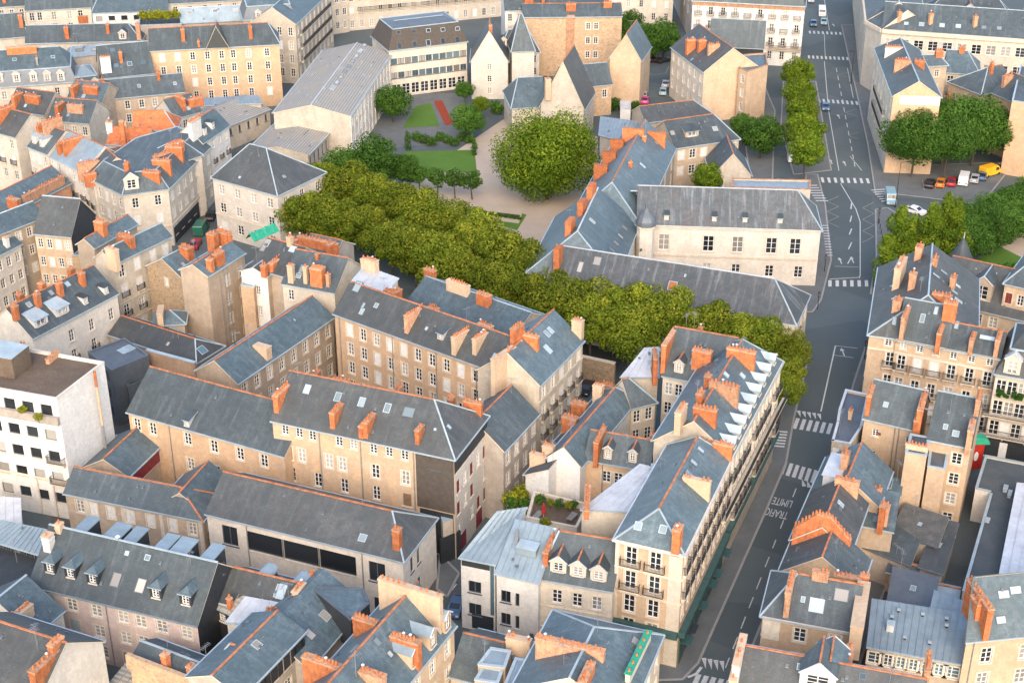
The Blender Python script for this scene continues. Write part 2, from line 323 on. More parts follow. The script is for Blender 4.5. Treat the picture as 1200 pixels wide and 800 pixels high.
# ------------------------------------------------------------------ a building
NB = 0
class Bld:
    def __init__(s, name, label, wall='ochre', cat='building', group=None):
        s.o = bpy.data.objects.new(name, None); col.objects.link(s.o); tag(s.o, label, cat, group)
        s.wall = wall; s.sides = {}; s.tv = []; s.tf = []; s.bv = None; s.dir = Vector((1, 0, 0)); s.first = True; s.done = False
        s.rng = random.Random(label); BLDS.append(s)
        s.jobs = []
    # -- geometry of one wing
    def setloc(s, p):
        if s.first: s.o.location = (p.x, p.y, 0); s.first = False; s.inv = Matrix.Translation(-Vector((p.x, p.y, 0)))
    def loc(s, p): return s.inv @ Vector(p)
    def block(s, A, B, h, r=None, r2=None, d=None, C=None, pitch=40, roof='slate', wall=None, key='', z0=0, oh=.3, ridge='ridge', rise=None, gut='zinc', hipL=None, hipR=None, side='F', flip=False, man=None, swap=False, hips=False):
        """A, B: eave pixels with the building on the left of A>B; r, r2: pixels of the ridge ends; man=(height, inset) adds a mansard"""
        h_e = h
        a = P(*A, h); b = P(*B, h); s.setloc(a)
        u = (b - a); L = u.length; u = u / L; n = Vector((-u.y, u.x, 0)); tp = math.tan(R(pitch))
        if man: pass
        if C is not None: d = n.dot(P(*C, h) - b)
        tl, tr = 0.0, L
        if d is None:
            def solve(px):
                dr = ray(*px); # point at height z: CAM + dr*(z-H)/dr.z
                q0 = CAM + dr * ((h - CAM_H) / dr.z); k = dr / dr.z
                s0 = n.dot(q0 - a); k1 = n.dot(k)         # offset = s0 + k1*(z-h)
                dz = s0 * tp / (1 - k1 * tp); return dz, q0 + k * dz
            dz, q = solve(r)
            if r2 is not None:
                dz2, q2 = solve(r2); dz = (dz + dz2) / 2
            d = 2 * dz / tp
        elif C is not None and r is not None and rise is None:
            dr = ray(*(r2 if r2 is not None else r)); k = dr / dr.z; q0 = CAM + dr * ((h - CAM_H) / dr.z)
            rise = max(.8, (d / 2 - n.dot(q0 - a)) / n.dot(k))
        rz = (d / 2 * tp) if rise is None else rise
        if r is not None:
            tl = u.dot(P(*r, h + rz) - a)
            if r2 is not None: tr = u.dot(P(*r2, h + rz) - a)
        if hipL is not None: tl = hipL
        if hipR is not None: tr = L - hipR
        if abs(tl) < d * .14: tl = 0
        if abs(L - tr) < d * .14: tr = L
        tl = min(max(tl, 0), L * .6); tr = max(min(tr, L), tl + .3)
        c = b + n * d; e = a + n * d
        cor = [a, b, c, e]; s.dir = u; s.last = (u, n, L, d, h, rz)
        Z = Vector((0, 0, 1)); hz = h
        # walls
        nm = ['F', 'R', 'K', 'L']
        for i in range(4):
            p, q = cor[i], cor[(i + 1) % 4]
            gab = None
            if i == 1 and tr >= L - 1e-3: gab = rz
            if i == 3 and tl <= 1e-3: gab = rz
            s.sides[key + nm[i]] = dict(a=p, b=q, h=h, z0=z0, gab=gab, wall=wall or s.wall, ho=[])
        # roof
        up = Z * .04
        def g(t, o, z): return a + u * t + n * o + Z * (z) 
        if True:
            k = rz / (d / 2); ez = -oh * k * .999
            l0 = -oh * .6 if tl <= 1e-3 else -oh; r0 = L + (oh * .6 if tr >= L - 1e-3 else oh)
            zz = .06
            F1, F2 = g(l0, -oh, ez + zz), g(r0, -oh, ez + zz); K2, K1 = g(r0, d + oh, ez + zz), g(l0, d + oh, ez + zz)
            R1 = g(l0 if tl <= 1e-3 else tl, d / 2, rz + zz); R2 = g(r0 if tr >= L - 1e-3 else tr, d / 2, rz + zz)
            faces = [[F1, F2, R2, R1], [K2, K1, R1, R2]]
            if tr < L - 1e-3: faces.append([F2, K2, R2])
            if tl > 1e-3: faces.append([K1, F1, R1])
            s.add_roof(faces, roof)
            for p, q in ((F1, F2), (F2, K2) if tr < L - 1e-3 else (None, None), (K2, K1), (K1, F1) if tl > 1e-3 else (None, None)):
                if p is not None: mb = MB(); mb.bar(s.loc(p) + Z * -.05, s.loc(q) + Z * -.05, .22, .16, gut); mb.obj('gutter', s.o)
            mb = MB()
            if ridge: mb.bar(s.loc(R1) + Z * .04, s.loc(R2) + Z * .04, .24, .12, ridge)
            if hips or True:
                hk = ridge if hips and ridge else 'zinc'
                if tr < L - 1e-3: mb.bar(s.loc(F2), s.loc(R2), .2, .14, hk); mb.bar(s.loc(K2), s.loc(R2), .2, .14, hk)
                if tl > 1e-3: mb.bar(s.loc(F1), s.loc(R1), .2, .14, hk); mb.bar(s.loc(K1), s.loc(R1), .2, .14, hk)
            if mb.v: mb.obj('ridge_tiles' if ridge == 'ridge' else 'ridge_flashing', s.o)
        return s
    def add_roof(s, faces, mat, thick=.16, name='roof'):
        mb = MB(); Z = Vector((0, 0, 1))
        for f in faces:
            f = [s.loc(p) for p in f]
            nrm = (f[1] - f[0]).cross(f[2] - f[0]).normalized()
            ux = Vector((-nrm.y, nrm.x, 0)); ux = ux.normalized() if ux.length > 1e-3 else Vector((1, 0, 0)); vx = nrm.cross(ux)
            uv = [((p).dot(ux), (p).dot(vx)) for p in f]
            for tr_ in ([(0, 1, 2), (0, 2, 3)] if len(f) == 4 else [tuple(range(len(f)))]): mb.poly([f[i] for i in tr_], mat, [uv[i] for i in tr_])
            n0 = len(s.tv); s.tv += [tuple(p) for p in f]; s.tf.append(tuple(range(n0, n0 + len(f))))
        # underside + rim
        for f in faces:
            f = [s.loc(p) - Z * thick for p in f]
            for tr_ in ([(0, 1, 2), (0, 2, 3)] if len(f) == 4 else [tuple(range(len(f)))]): mb.poly([f[i] for i in reversed(tr_)], 'wood')
        cnt = {}
        for f in faces:
            for i in range(len(f)):
                a, b = f[i], f[(i + 1) % len(f)]; ky = frozenset((tuple(round(x, 2) for x in a), tuple(round(x, 2) for x in b)))
                cnt.setdefault(ky, []).append((a, b))
        for l in cnt.values():
            if len(l) == 1:
                a, b = s.loc(l[0][0]), s.loc(l[0][1]); mb.poly([a - Z * thick, b - Z * thick, b, a], 'trim')
        s.bv = None
        return mb.obj(name, s.o)
    def gable_front(s, *a, **k): pass
    def flat(s, pts, h, par=.5, roof='flatgrey', wall=None, key='', z0=0, cap='zinc', world=False):
        """pts: pixels at height h, anticlockwise seen from above"""
        w = [Vector(p) if world else P(*p, h) for p in pts]
        ar = sum(w[i].x * w[(i + 1) % len(w)].y - w[(i + 1) % len(w)].x * w[i].y for i in range(len(w)))
        s.setloc(w[0]); s.dir = (w[1] - w[0]).normalized()
        if ar < 0: w.reverse()
        Z = Vector((0, 0, 1)); n = len(w)
        for i in range(n): s.sides[key + str(i)] = dict(a=w[i], b=w[(i + 1) % n], h=h, z0=z0, gab=None, wall=wall or s.wall, ho=[])
        zr = h - par
        mb = MB(); q = [s.loc(p) for p in w]
        pts2 = [Vector((p.x, p.y, zr)) for p in q]; mb.poly(pts2, roof, [(p.x, p.y) for p in pts2])
        n0 = len(s.tv); s.tv += [tuple(p) for p in pts2]; s.tf.append(tuple(range(n0, n0 + n))); s.bv = None
        mb.obj('roof', s.o)
        mb = MB()
        for i in range(n):
            a, b = q[i], q[(i + 1) % n]; d = (b - a).normalized(); nn = Vector((-d.y, d.x, 0))
            a2 = Vector((a.x, a.y, h)); b2 = Vector((b.x, b.y, h))
            mb.bar(a2 + nn * .12 + d * (.31 if i % 2 else -.05), b2 + nn * .12 + d * (-.31 if i % 2 else .05), .36, .12, cap)
            if par > .1: mb.poly([a2 + nn * .25 - Z * par, a2 + nn * .25, b2 + nn * .25, b2 + nn * .25 - Z * par][::-1], s.sides[key + '0']['wall'])
        mb.obj('parapet', s.o)
        return s
    def mono(s, A, B, h, C, dz, roof='zincroof', wall=None, key='', z0=0, oh=.25, D=None, gut='zinc'):
        """single slope: eave A>B at height h, far corner C (pixel) at height h+dz"""
        a, b = P(*A, h), P(*B, h); s.setloc(a); c = P(*C, h + dz); c0 = Vector((c.x, c.y, h))
        e = P(*D, h + dz) if D else Vector((a.x + c.x - b.x, a.y + c.y - b.y, h + dz)); e0 = Vector((e.x, e.y, h))
        cor = [a, b, c0, e0]; hs = [(h, h), (h, h + dz), (h + dz, h + dz), (h + dz, h)]
        u = (b - a).normalized(); n = Vector((-u.y, u.x, 0)); s.dir = u
        for i, nm in enumerate('FRKL'):
            s.sides[key + nm] = dict(a=cor[i], b=cor[(i + 1) % 4], h=h if nm != 'K' else h + dz, z0=z0, gab=None, sl=(i in (1, 3)) and (dz if i == 1 else -dz), wall=wall or s.wall, ho=[])
        Z = Vector((0, 0, 1)); k = dz / max(.5, n.dot(c - b))
        f = [a - u * oh - n * oh - Z * (k * oh - .06), b + u * oh - n * oh - Z * (k * oh - .06), c + u * oh + n * .1 + Z * .06, e - u * oh + n * .1 + Z * .06]
        ro = s.add_roof([f], roof)
        if roof in ('zincroof', 'zincwh', 'corr'):
            sp = .75 if roof == 'zincroof' else 1.0; nn = max(2, int((f[1] - f[0]).length / sp))
            for i in range(1, nn):
                t = i / nn; p0, p1 = s.loc(f[0].lerp(f[1], t)) + Z * .02, s.loc(f[3].lerp(f[2], t)) + Z * .02; X = (p1 - p0); Ls = X.length; X = X / Ls; Y = Z.cross(X).normalized()
                me = cached(('seam', round(Ls, 1), roof), lambda: seam_mesh(round(Ls, 1), roof)); mk('seam', me, ro, frame_mat((p0 + p1) / 2, X, Y, X.cross(Y)))
        mb = MB(); mb.bar(s.loc(f[0]) - Z * .05, s.loc(f[1]) - Z * .05, .2, .14, gut); mb.obj('gutter', s.o)
        return s
    # -- openings
    def win(s, side, n, rows, w=1.1, h=1.9, top=.9, sp=3.1, u0=.0, u1=1.0, st='w', shut=.12, curt=.2, us=None, skip=(), balc=None, only=None, shk='shut', oshut=None, glass='glass', arch=False):
        """n columns between fractions u0..u1; top: drop from eave to window head; sp: storey height"""
        sd = s.sides[side]; a, b = sd['a'], sd['b']; L = (b - a).length
        us = us or [u0 + (u1 - u0) * (i + .5) / n for i in range(n)]
        hs = h if isinstance(h, (list, tuple)) else [h] * rows
        for r in range(rows):
            zt = sd['h'] - top - r * sp
            for c, t in enumerate(us):
                if (c, r) in skip or (only and (c, r) not in only): continue
                hh = hs[r]; zb = zt - hh
                if zb < sd['z0'] + .05: continue
                sd['ho'].append((t * L, w, zb, hh)); q = s.rng.random()
                s.jobs.append((side, t * L, w, zb, hh, st, 'S' if q < shut else ('C' if q < shut + curt else 'G'), shk, oshut, glass))
                if balc and (r in balc[0]): s.jobs.append((side, t * L, balc[1], zb, hh, 'BALC', balc[2], None, None, None))
        return s
    def balcony(s, side, u, w, z, d=.7):
        sd = s.sides[side]; s.jobs.append((side, u * (sd['b'] - sd['a']).length, w, z, 0, 'BALC', d, None, None, None)); return s
    def band(s, side, z, hgt=.3, out=.12, k='trim', u0=0, u1=1, name='string_course'):
        sd = s.sides[side]; a, b = sd['a'], sd['b']; u = (b - a).normalized(); L = (b - a).length; o = Vector((u.y, -u.x, 0)); X, Y = u, -o
        mb = MB(); mb.bx(u0 * L, u1 * L, -out, -.004, 0, hgt, k)
        mb.obj(name, s.o, frame_mat(s.loc(Vector((a.x, a.y, z))), X, Y, Vector((0, 0, 1)))); return s
    def panel(s, side, u0, u1, z0, z1, k, out=.03, name='cladding'):
        return s.band(side, z0, z1 - z0, out, k, u0, u1, name)
    def pipe(s, side, u, k='metal'):
        sd = s.sides[side]; a, b = sd['a'], sd['b']; d = (b - a).normalized(); L = (b - a).length; o = Vector((d.y, -d.x, 0))
        mb = MB(); mb.cyl((0, 0), .07, .07, sd['z0'], sd['h'] - .1, k, 6); p = a + d * (u * L) + o * .1
        mb.obj('downpipe', s.o, Matrix.Translation(s.loc(Vector((p.x, p.y, 0))))); return s
    def finish(s):
        if s.done: return
        s.done = True
        ar = random.Random(s.o['label'] + 'a')
        def vm():
            b = MB(); b.bx(-.15, .15, -.18, .18, -.05, .13, 'zincdk'); b.bx(-.17, .17, -.22, -.18, -.05, .16, 'zincroof'); return b.mesh('roof_vent')
        for f in s.tf[:4]:
            if len(f) < 4: continue
            q = [Vector(s.tv[i]) for i in f]; nr = (q[1] - q[0]).cross(q[3] - q[0]).normalized(); W_, H_ = (q[1] - q[0]).length, (q[3] - q[0]).length
            if nr.z < .55 or nr.z > .985 or W_ < 5: continue
            for _ in range(ar.choice((1, 2, 2, 3, 4))):
                c = q[0].lerp(q[1], ar.uniform(.1, .9)).lerp(q[3].lerp(q[2], ar.uniform(.2, .8)), ar.choice((.2, .3, .75, .8, .62))); X = Vector((-nr.y, nr.x, 0)).normalized(); mk('roof_vent', cached('vent', vm), s.o, frame_mat(c, X, nr.cross(X), nr))
        if s.tf and ar.random() < .5:
            for _ in range(ar.choice((1, 1, 2))):
                f = ar.choice(s.tf); c = sum((Vector(s.tv[i]) for i in f), Vector()) / len(f); hi = max(f, key=lambda i: s.tv[i][2]); c = c.lerp(Vector(s.tv[hi]), ar.uniform(.4, .85))
                mb = MB(); h = ar.uniform(2.0, 3.8); mb.cyl((0, 0), .03, .022, -.3, h, 'metal', 5); a = ar.uniform(0, 3); dx, dy = math.cos(a), math.sin(a)
                mb.bar((-dx * .7, -dy * .7, h - .15), (dx * .7, dy * .7, h - .15), .035, .035, 'metal')
                for i in range(6): t = -.6 + i * .24; mb.bar((dx * t - dy * .3, dy * t + dx * .3, h - .15), (dx * t + dy * .3, dy * t - dx * .3, h - .15), .025, .025, 'metal')
                mb.obj('antenna', s.o, Matrix.Translation(c))
        Z = Vector((0, 0, 1)); mb = MB()
        for sd in s.sides.values():
            a, b = sd['a'], sd['b']; L = (b - a).length; u = (b - a) / L; inn = Vector((-u.y, u.x, 0)); k = sd['wall']
            A = s.loc(Vector((a.x, a.y, 0)))
            def pt(t, z, dp=0): return A + u * t + Z * z + inn * dp
            ho = []
            for (t, w, zb, hh) in sd['ho']:
                if t - w / 2 > .05 and t + w / 2 < L - .05: ho.append((t - w / 2, t + w / 2, zb, zb + hh))
            zt = sd['h']
            if sd.get('nowall'): continue
            xs = sorted({0.0, L} | {x for h_ in ho for x in h_[:2]}); zs = sorted({sd['z0'], zt} | {z for h_ in ho for z in h_[2:] if z < zt})
            for i in range(len(xs) - 1):
                if xs[i + 1] - xs[i] < 1e-4: continue
                for j in range(len(zs) - 1):
                    if zs[j + 1] - zs[j] < 1e-4: continue
                    mx, mz = (xs[i] + xs[i + 1]) / 2, (zs[j] + zs[j + 1]) / 2
                    if any(h_[0] < mx < h_[1] and h_[2] < mz < h_[3] for h_ in ho): continue
                    mb.poly([pt(xs[i], zs[j]), pt(xs[i + 1], zs[j]), pt(xs[i + 1], zs[j + 1]), pt(xs[i], zs[j + 1])], k)
            for x0, x1, z0, z1 in ho:
                z1 = min(z1, zt); D = .22
                mb.poly([pt(x0, z0), pt(x0, z1), pt(x0, z1, D), pt(x0, z0, D)], k); mb.poly([pt(x1, z1), pt(x1, z0), pt(x1, z0, D), pt(x1, z1, D)], k)
                mb.poly([pt(x0, z1), pt(x1, z1), pt(x1, z1, D), pt(x0, z1, D)], k); mb.poly([pt(x1, z0), pt(x0, z0), pt(x0, z0, D), pt(x1, z0, D)], k)
            if sd['gab']: mb.poly([pt(0, zt), pt(L, zt), pt(L / 2, zt + sd['gab'])], k)
            if sd.get('sl'):
                if sd['sl'] > 0: mb.poly([pt(0, zt), pt(L, zt), pt(L, zt + sd['sl'])], k)
                else: mb.poly([pt(0, zt), pt(L, zt), pt(0, zt - sd['sl'])], k)
        mb.obj('wall', s.o)
        for side, t, w, zb, hh, st, kind, shk, osh, gl in s.jobs:
            sd = s.sides[side]; a, b = sd['a'], sd['b']; L = (b - a).length; u = (b - a) / L; inn = Vector((-u.y, u.x, 0))
            m = frame_mat(s.loc(Vector((a.x, a.y, zb)) + u * t), u, inn, Z)
            if st == 'BALC': mk('balcony', balc_mesh(w, kind), s.o, m); continue
            if not (t - w / 2 > .05 and t + w / 2 < L - .05): continue
            wo = mk('window', win_mesh(w, hh, st), s.o, m)
            mk('pane', quad_mesh(w, hh, 'curt' if kind == 'C' else gl), wo, Matrix.Translation((0, .19, 0)))
            if kind == 'S': mk('shutter', shut_mesh(w - .02, hh - .02, shk), wo, Matrix.Translation((0, .09, 0)))
            elif osh: mk('shutter', open_shut_mesh(w, hh, osh), wo)
    # -- things on the roof, found by looking along a pixel at the roof
    def hit(s, px, py):
        if s.bv is None: s.bv = BVHTree.FromPolygons([Vector(v) for v in s.tv], s.tf)
        o = s.inv @ CAM; l, n, i, d = s.bv.ray_cast(o, ray(px, py).normalized())
        if l is None:
            # nearest miss: fall back on the plane of the mean roof height
            z = sum(v[2] for v in s.tv) / len(s.tv); l = s.loc(P(px, py, z)); l, n, i, d = s.bv.find_nearest(l)
            MISS.append((s.o.name, s.o['label'][:30], px, py))
        return l, (n if n.z > 0 else -n)
    def ch(s, px, py, w=2.0, h=1.9, t=.6, ax='n', k='brick', pots=None, cap=True, pk='pot', dz=0):
        """px,py: where the foot of the stack meets the roof; ax 'n' across the ridge, 'u' along it"""
        l, n = s.hit(px, py); X = s.dir if ax == 'u' else Vector((-s.dir.y, s.dir.x, 0)); Y = Vector((-X.y, X.x, 0)); Z = Vector((0, 0, 1))
        h *= .72; w *= .92; tp = math.sqrt(max(0, 1 - n.z ** 2)) / max(.2, n.z); X2 = Vector((n.x, n.y, 0)); dn = .18 + tp * (w / 2 * abs(X.dot(X2.normalized() if X2.length > .01 else X)) + t / 2 * abs(Y.dot(X2.normalized() if X2.length > .01 else Y))); z1 = h; mb = MB(); mb.box((0, 0, (z1 - dn) / 2), (w / 2, t / 2, (z1 + dn) / 2), k)
        if cap: mb.box((0, 0, z1 + .08), (w / 2 + .07, t / 2 + .07, .1), 'brick2' if k.startswith('brick') else 'chst')
        mb.box((0, 0, z1 - .42), (w / 2 + .045, t / 2 + .045, .07), k)
        m = frame_mat(l, X, Y, Z); o = mb.obj('chimney', s.o, m)
        if pots is None: pots = max(1, int(w / .48))
        if pots:
            mb = MB()
            for i in range(pots):
                x = (i + .5) / pots * (w - .1) - (w - .1) / 2; hh = s.rng.uniform(.35, .6)
                if s.rng.random() < .12: continue
                r = s.rng.uniform(.11, .15); mb.cyl((x, s.rng.uniform(-.04, .04)), r, r * .8, z1 + .17, z1 + .17 + hh, pk, 8)
                if s.rng.random() < .1: mb.cyl((x, 0), .2, .05, z1 + .25 + hh, z1 + .4 + hh, 'zincwh', 8)
            if mb.v: tag(mb.obj('chimney_pots', o), kind='stuff')
        return s
    def sky(s, px, py, w=.8, l=1.1, k='skyl', open=0):
        c, n = s.hit(px, py)
        if n.z > .995: X = s.dir; Y = Vector((-X.y, X.x, 0))
        else: X = Vector((-n.y, n.x, 0)).normalized(); Y = n.cross(X)
        fm = 'zincdk' if s.rng.random() < .5 else 'zinc'
        def f():
            mb = MB(); e = .09
            mb.bx(-w / 2, w / 2, -l / 2, -l / 2 + e, -.1, .09, fm); mb.bx(-w / 2, w / 2, l / 2 - e, l / 2, -.1, .09, fm)
            mb.bx(-w / 2, -w / 2 + e, -l / 2 + e, l / 2 - e, -.1, .09, fm); mb.bx(w / 2 - e, w / 2, -l / 2 + e, l / 2 - e, -.1, .09, fm)
            return mb.mesh('skylight')
        o = mk('skylight', cached(('sk', w, l, fm), f), s.o, frame_mat(c, X, Y, n))
        def g():
            mb = MB(); mb.poly([(-w / 2 + .09, -l / 2 + .09, .06), (w / 2 - .09, -l / 2 + .09, .06), (w / 2 - .09, l / 2 - .09, .06), (-w / 2 + .09, l / 2 - .09, .06)], k); return mb.mesh('pane')
        mk('pane', cached(('skp', w, l, k), g), o); return s
    def dorm(s, px, py, w=1.4, h=1.5, st='gable', roof='slate', wall='trim', cheek=None, over=.15, wst='w', rdg=None):
        """px,py: foot of the dormer's front, in the middle"""
        l, n = s.hit(px, py); hn = Vector((n.x, n.y, 0)).normalized(); X = Vector((-hn.y, hn.x, 0)); Y = -hn; Z = Vector((0, 0, 1))
        tp = math.sqrt(max(1e-6, 1 - n.z ** 2)) / n.z; cheek = cheek or wall; e = h / tp
        mb = MB(); ww, wh = w * .62, h * .78; x = w / 2; g = w * .42 if st == 'gable' else 0
        # front wall round the opening
        a0 = -ww / 2; zb = h * .08
        mb.poly([(-x, 0, -.3), (a0, 0, -.3), (a0, 0, h), (-x, 0, h)], wall); mb.poly([(-a0, 0, -.3), (x, 0, -.3), (x, 0, h), (-a0, 0, h)], wall)
        mb.poly([(a0, 0, -.3), (-a0, 0, -.3), (-a0, 0, zb), (a0, 0, zb)], wall); mb.poly([(a0, 0, zb + wh), (-a0, 0, zb + wh), (-a0, 0, h), (a0, 0, h)], wall)
        if g: mb.poly([(-x, 0, h), (x, 0, h), (0, 0, h + g)], wall)
        for sx in (-1, 1): mb.poly([(sx * x, 0, -.3), (sx * x, e + .1, h), (sx * x, 0, h)], cheek)
        d = mb.obj('dormer', s.o, frame_mat(l, X, Y, Z))
        rb = MB(); ov = .14
        if st == 'gable':
            e2 = (h + g) / tp; k = g / x
            for sx in (-1, 1):
                p = [(sx * (x + ov), -over, h - ov * k + .03), (0, -over, h + g + .03), (0, e2 + .1, h + g + .03), (sx * (x + ov), (h - ov * k) / tp + .1, h - ov * k + .03)]
                if sx > 0: p.reverse()
                rb.poly(p, roof, [(q[0], q[1]) for q in p]); q = [(c[0], c[1], c[2] - .1) for c in p]; rb.poly(q[::-1], roof)
                f = [p[0], p[1]] if sx < 0 else [p[-1], p[-2]]
                rb.bar(f[0], f[1], .1, .16, 'zincwh')
            if rdg: rb.bar((0, -over, h + g + .06), (0, e2, h + g + .06), .2, .1, rdg)
        elif st == 'shed':
            k = .25; e2 = (h) / (tp - k) if tp > k + .1 else h * 3
            p = [(-x - ov, -.25, h + .03 - .06), (x + ov, -.25, h + .03 - .06), (x + ov, e2 + .15, h + k * e2 + .03), (-x - ov, e2 + .15, h + k * e2 + .03)]
            rb.poly(p, roof, [(q[0], q[1]) for q in p]); q = [(c[0], c[1], c[2] - .12) for c in p]; rb.poly(q[::-1], roof)
            for i in range(4): j = (i + 1) % 4; rb.poly([q[i], q[j], p[j], p[i]], 'zinc')
            for sx in (-1, 1): rb.poly([(sx * x, 0, h), (sx * x, e + .1, h), (sx * x, e2, h + k * e2)], cheek)
        elif st == 'hip':
            g = w * .5; e2 = (h + g) / tp
            pk_ = (0, g * .9, h + g)
            for p in ([(-x - ov, -ov, h), (x + ov, -ov, h), pk_], [(x + ov, -ov, h), (x + ov, h / tp + .1, h), (0, e2 + .1, h + g), pk_], [(-x - ov, h / tp + .1, h), (-x - ov, -ov, h), pk_, (0, e2 + .1, h + g)]):
                rb.poly(p, roof, [(q[0], q[1]) for q in p])
            rb.bar((-x - ov, -ov, h - .03), (x + ov, -ov, h - .03), .08, .1, 'zinc')
        else:  # flat
            e2 = h / tp; rb.bx(-x - ov, x + ov, -.2, e2 + .2, h, h + .12, roof)
        rb.obj('dormer_roof', d)
        wo = mk('dormer_window', win_mesh(ww, wh, 'p' + wst), d, Matrix.Translation((0, 0, zb)))
        pb = MB(); pb.poly([(-ww / 2, .19, zb), (ww / 2, .19, zb), (ww / 2, .19, zb + wh), (-ww / 2, .19, zb + wh)], s.rng.choice(['glass', 'glass', 'curt'])); pb.obj('dormer_pane', d)
        return s
    def ant(s, px, py, h=3.0):
        l, n = s.hit(px, py); mb = MB(); mb.cyl((0, 0), .025, .02, -.3, h, 'metal', 5)
        a = s.rng.uniform(0, 3); dx, dy = math.cos(a), math.sin(a)
        mb.bar((-dx * .7, -dy * .7, h - .15), (dx * .7, dy * .7, h - .15), .03, .03, 'metal')
        for i in range(6): t = -.6 + i * .24; mb.bar((dx * t - dy * .3, dy * t + dx * .3, h - .15), (dx * t + dy * .3, dy * t - dx * .3, h - .15), .02, .02, 'metal')
        mb.obj('antenna', s.o, Matrix.Translation(l)); return s
    def dish(s, px, py):
        l, n = s.hit(px, py); mb = MB(); mb.cyl((0, 0), .03, .03, -.2, .8, 'metal', 5)
        mb.cyl((0, -.1), .3, .12, .75, .92, 'frame', 10); mb.obj('satellite_dish', s.o, Matrix.Translation(l)); return s
    def flash(s, pts, k='zinc', wd=.3, name='flashing'):
        q = [s.hit(*p)[0] for p in pts]; mb = MB()
        for i in range(len(q) - 1): mb.bar(q[i] + Vector((0, 0, .03)), q[i + 1] + Vector((0, 0, .03)), wd, .08, k)
        mb.obj(name, s.o); return s
BLDS = []; MISS = []
def box_part(b, name, px, py, z, sx, sy, sz, k, z_is_base=True):
    """a plain fitting (duct, plant box) standing on the roof at a pixel"""
    l, n = b.hit(px, py); X = b.dir; Y = Vector((-X.y, X.x, 0)); mb = MB()
    mb.box((0, 0, sz / 2 - .1), (sx / 2, sy / 2, sz / 2 + .1), k); mb.box((0, 0, sz + .04), (sx / 2 + .06, sy / 2 + .06, .05), 'zinc')
    return mb.obj(name, b.o, frame_mat(l, X, Y, Vector((0, 0, 1))))
def mansard(b, A, B, h, d=None, C=None, hm=2.8, ins=1.0, rise=1.2, roof='slate', low=None, key='', oh=.25, cut=True, wall=None, z0=0, hip=2.0, only=None):
    """eave A>B at height h, steep lower slope hm high, then a low hipped top"""
    a, bb = P(*A, h), P(*B, h); b.setloc(a); u = (bb - a); L = u.length; u = u / L; n = Vector((-u.y, u.x, 0)); Z = Vector((0, 0, 1))
    if C is not None: d = n.dot(P(*C, h) - bb)
    c = bb + n * d; e = a + n * d; cor = [a, bb, c, e]; b.dir = u
    for i, nm in enumerate('FRKL'): b.sides[key + nm] = dict(a=cor[i], b=cor[(i + 1) % 4], h=h, z0=z0, gab=None, wall=wall or b.wall, ho=[])
    lo = [a - u * oh - n * oh, bb + u * oh - n * oh, c + u * oh + n * oh, e - u * oh + n * oh]
    hi = [a + u * ins + n * ins, bb - u * ins + n * ins, c - u * ins - n * ins, e + u * ins - n * ins]; hi = [p + Z * hm for p in hi]
    w2 = d / 2 - ins; hp = min(hip, (L - 2 * ins) * .45); r1 = a + u * (ins + hp) + n * (d / 2) + Z * (hm + rise); r2 = bb - u * (ins + hp) + n * (d / 2) + Z * (hm + rise)
    b.add_roof([[lo[i], lo[(i + 1) % 4], hi[(i + 1) % 4], hi[i]] for i in range(4)], low or roof, name='mansard_slope')
    b.add_roof([[hi[0] + Z * .02, hi[1] + Z * .02, r2, r1], [hi[2] + Z * .02, hi[3] + Z * .02, r1, r2], [hi[1] + Z * .02, hi[2] + Z * .02, r2], [hi[3] + Z * .02, hi[0] + Z * .02, r1]], roof)
    mb = MB()
    for i in range(4):
        mb.bar(b.loc(lo[i]), b.loc(lo[(i + 1) % 4]), .3, .22, 'zinc'); mb.bar(b.loc(hi[i]) + Z * .05, b.loc(hi[(i + 1) % 4]) + Z * .05, .3, .16, 'zinc')
    mb.bar(b.loc(r1), b.loc(r2), .25, .14, 'zinc'); mb.obj('gutter', b.o)
    return b
def solid(name, label, cat, pts, z0, z1, k, ktop=None, zpix=None, group=None):
    """free-standing prism from ground (or zpix) pixels"""
    w = [P(*p, z1 if zpix is None else zpix) for p in pts]; o = w[0]; mb = MB()
    ar = sum(w[i].x * w[(i + 1) % len(w)].y - w[(i + 1) % len(w)].x * w[i].y for i in range(len(w)))
    if ar < 0: w.reverse()
    mb.prism([(p.x - o.x, p.y - o.y) for p in w], z0, z1, k, ktop); return tag(mb.obj(name, None, Matrix.Translation((o.x, o.y, 0))), label, cat, group)
def gwall(name, label, pxs, h, t=.4, k='rub', cap='trim', cat='wall', zpix=0):
    """garden wall along ground pixels"""
    w = [P(*p, zpix) for p in pxs]; o = w[0]; mb = MB(); e = bpy.data.objects.new(name, None); col.objects.link(e); e.location = (o.x, o.y, 0); tag(e, label, cat)
    cb = MB()
    for i in range(len(w) - 1):
        a, c = w[i] - o, w[i + 1] - o; a.z = c.z = h / 2; mb.bar(a, c, t, h, k); a.z = c.z = h + .06; cb.bar(a, c, t + .12, .12, cap)
    mb.obj('masonry', e); cb.obj('coping', e); return e
def gfront(b, l, r, h, depth, pitch=48, roof='slate', key='', wall=None, apex=None, **kw):
    """gable facing the viewer: l, r are the eave corners of the gable wall (pixels); the roof runs back by depth"""
    pl, pr = P(*l, h), P(*r, h); w = (pl - pr).length; u = (pr - pl).normalized(); back = Vector((-u.y, u.x, 0)); far = pr + back * depth
    pj = lambda p: proj(p)
    if apex is not None:   # rise from the apex pixel, standing over the middle of the gable
        m = (pl + pr) / 2; dr = ray(*apex); t = (m.y) / dr.y; kw['rise'] = max(1.0, (CAM + dr * t).z - h)
    return b.block(r, pj(far), h, d=w, pitch=pitch, roof=roof, key=key, wall=wall, hipL=0, hipR=0, **kw)
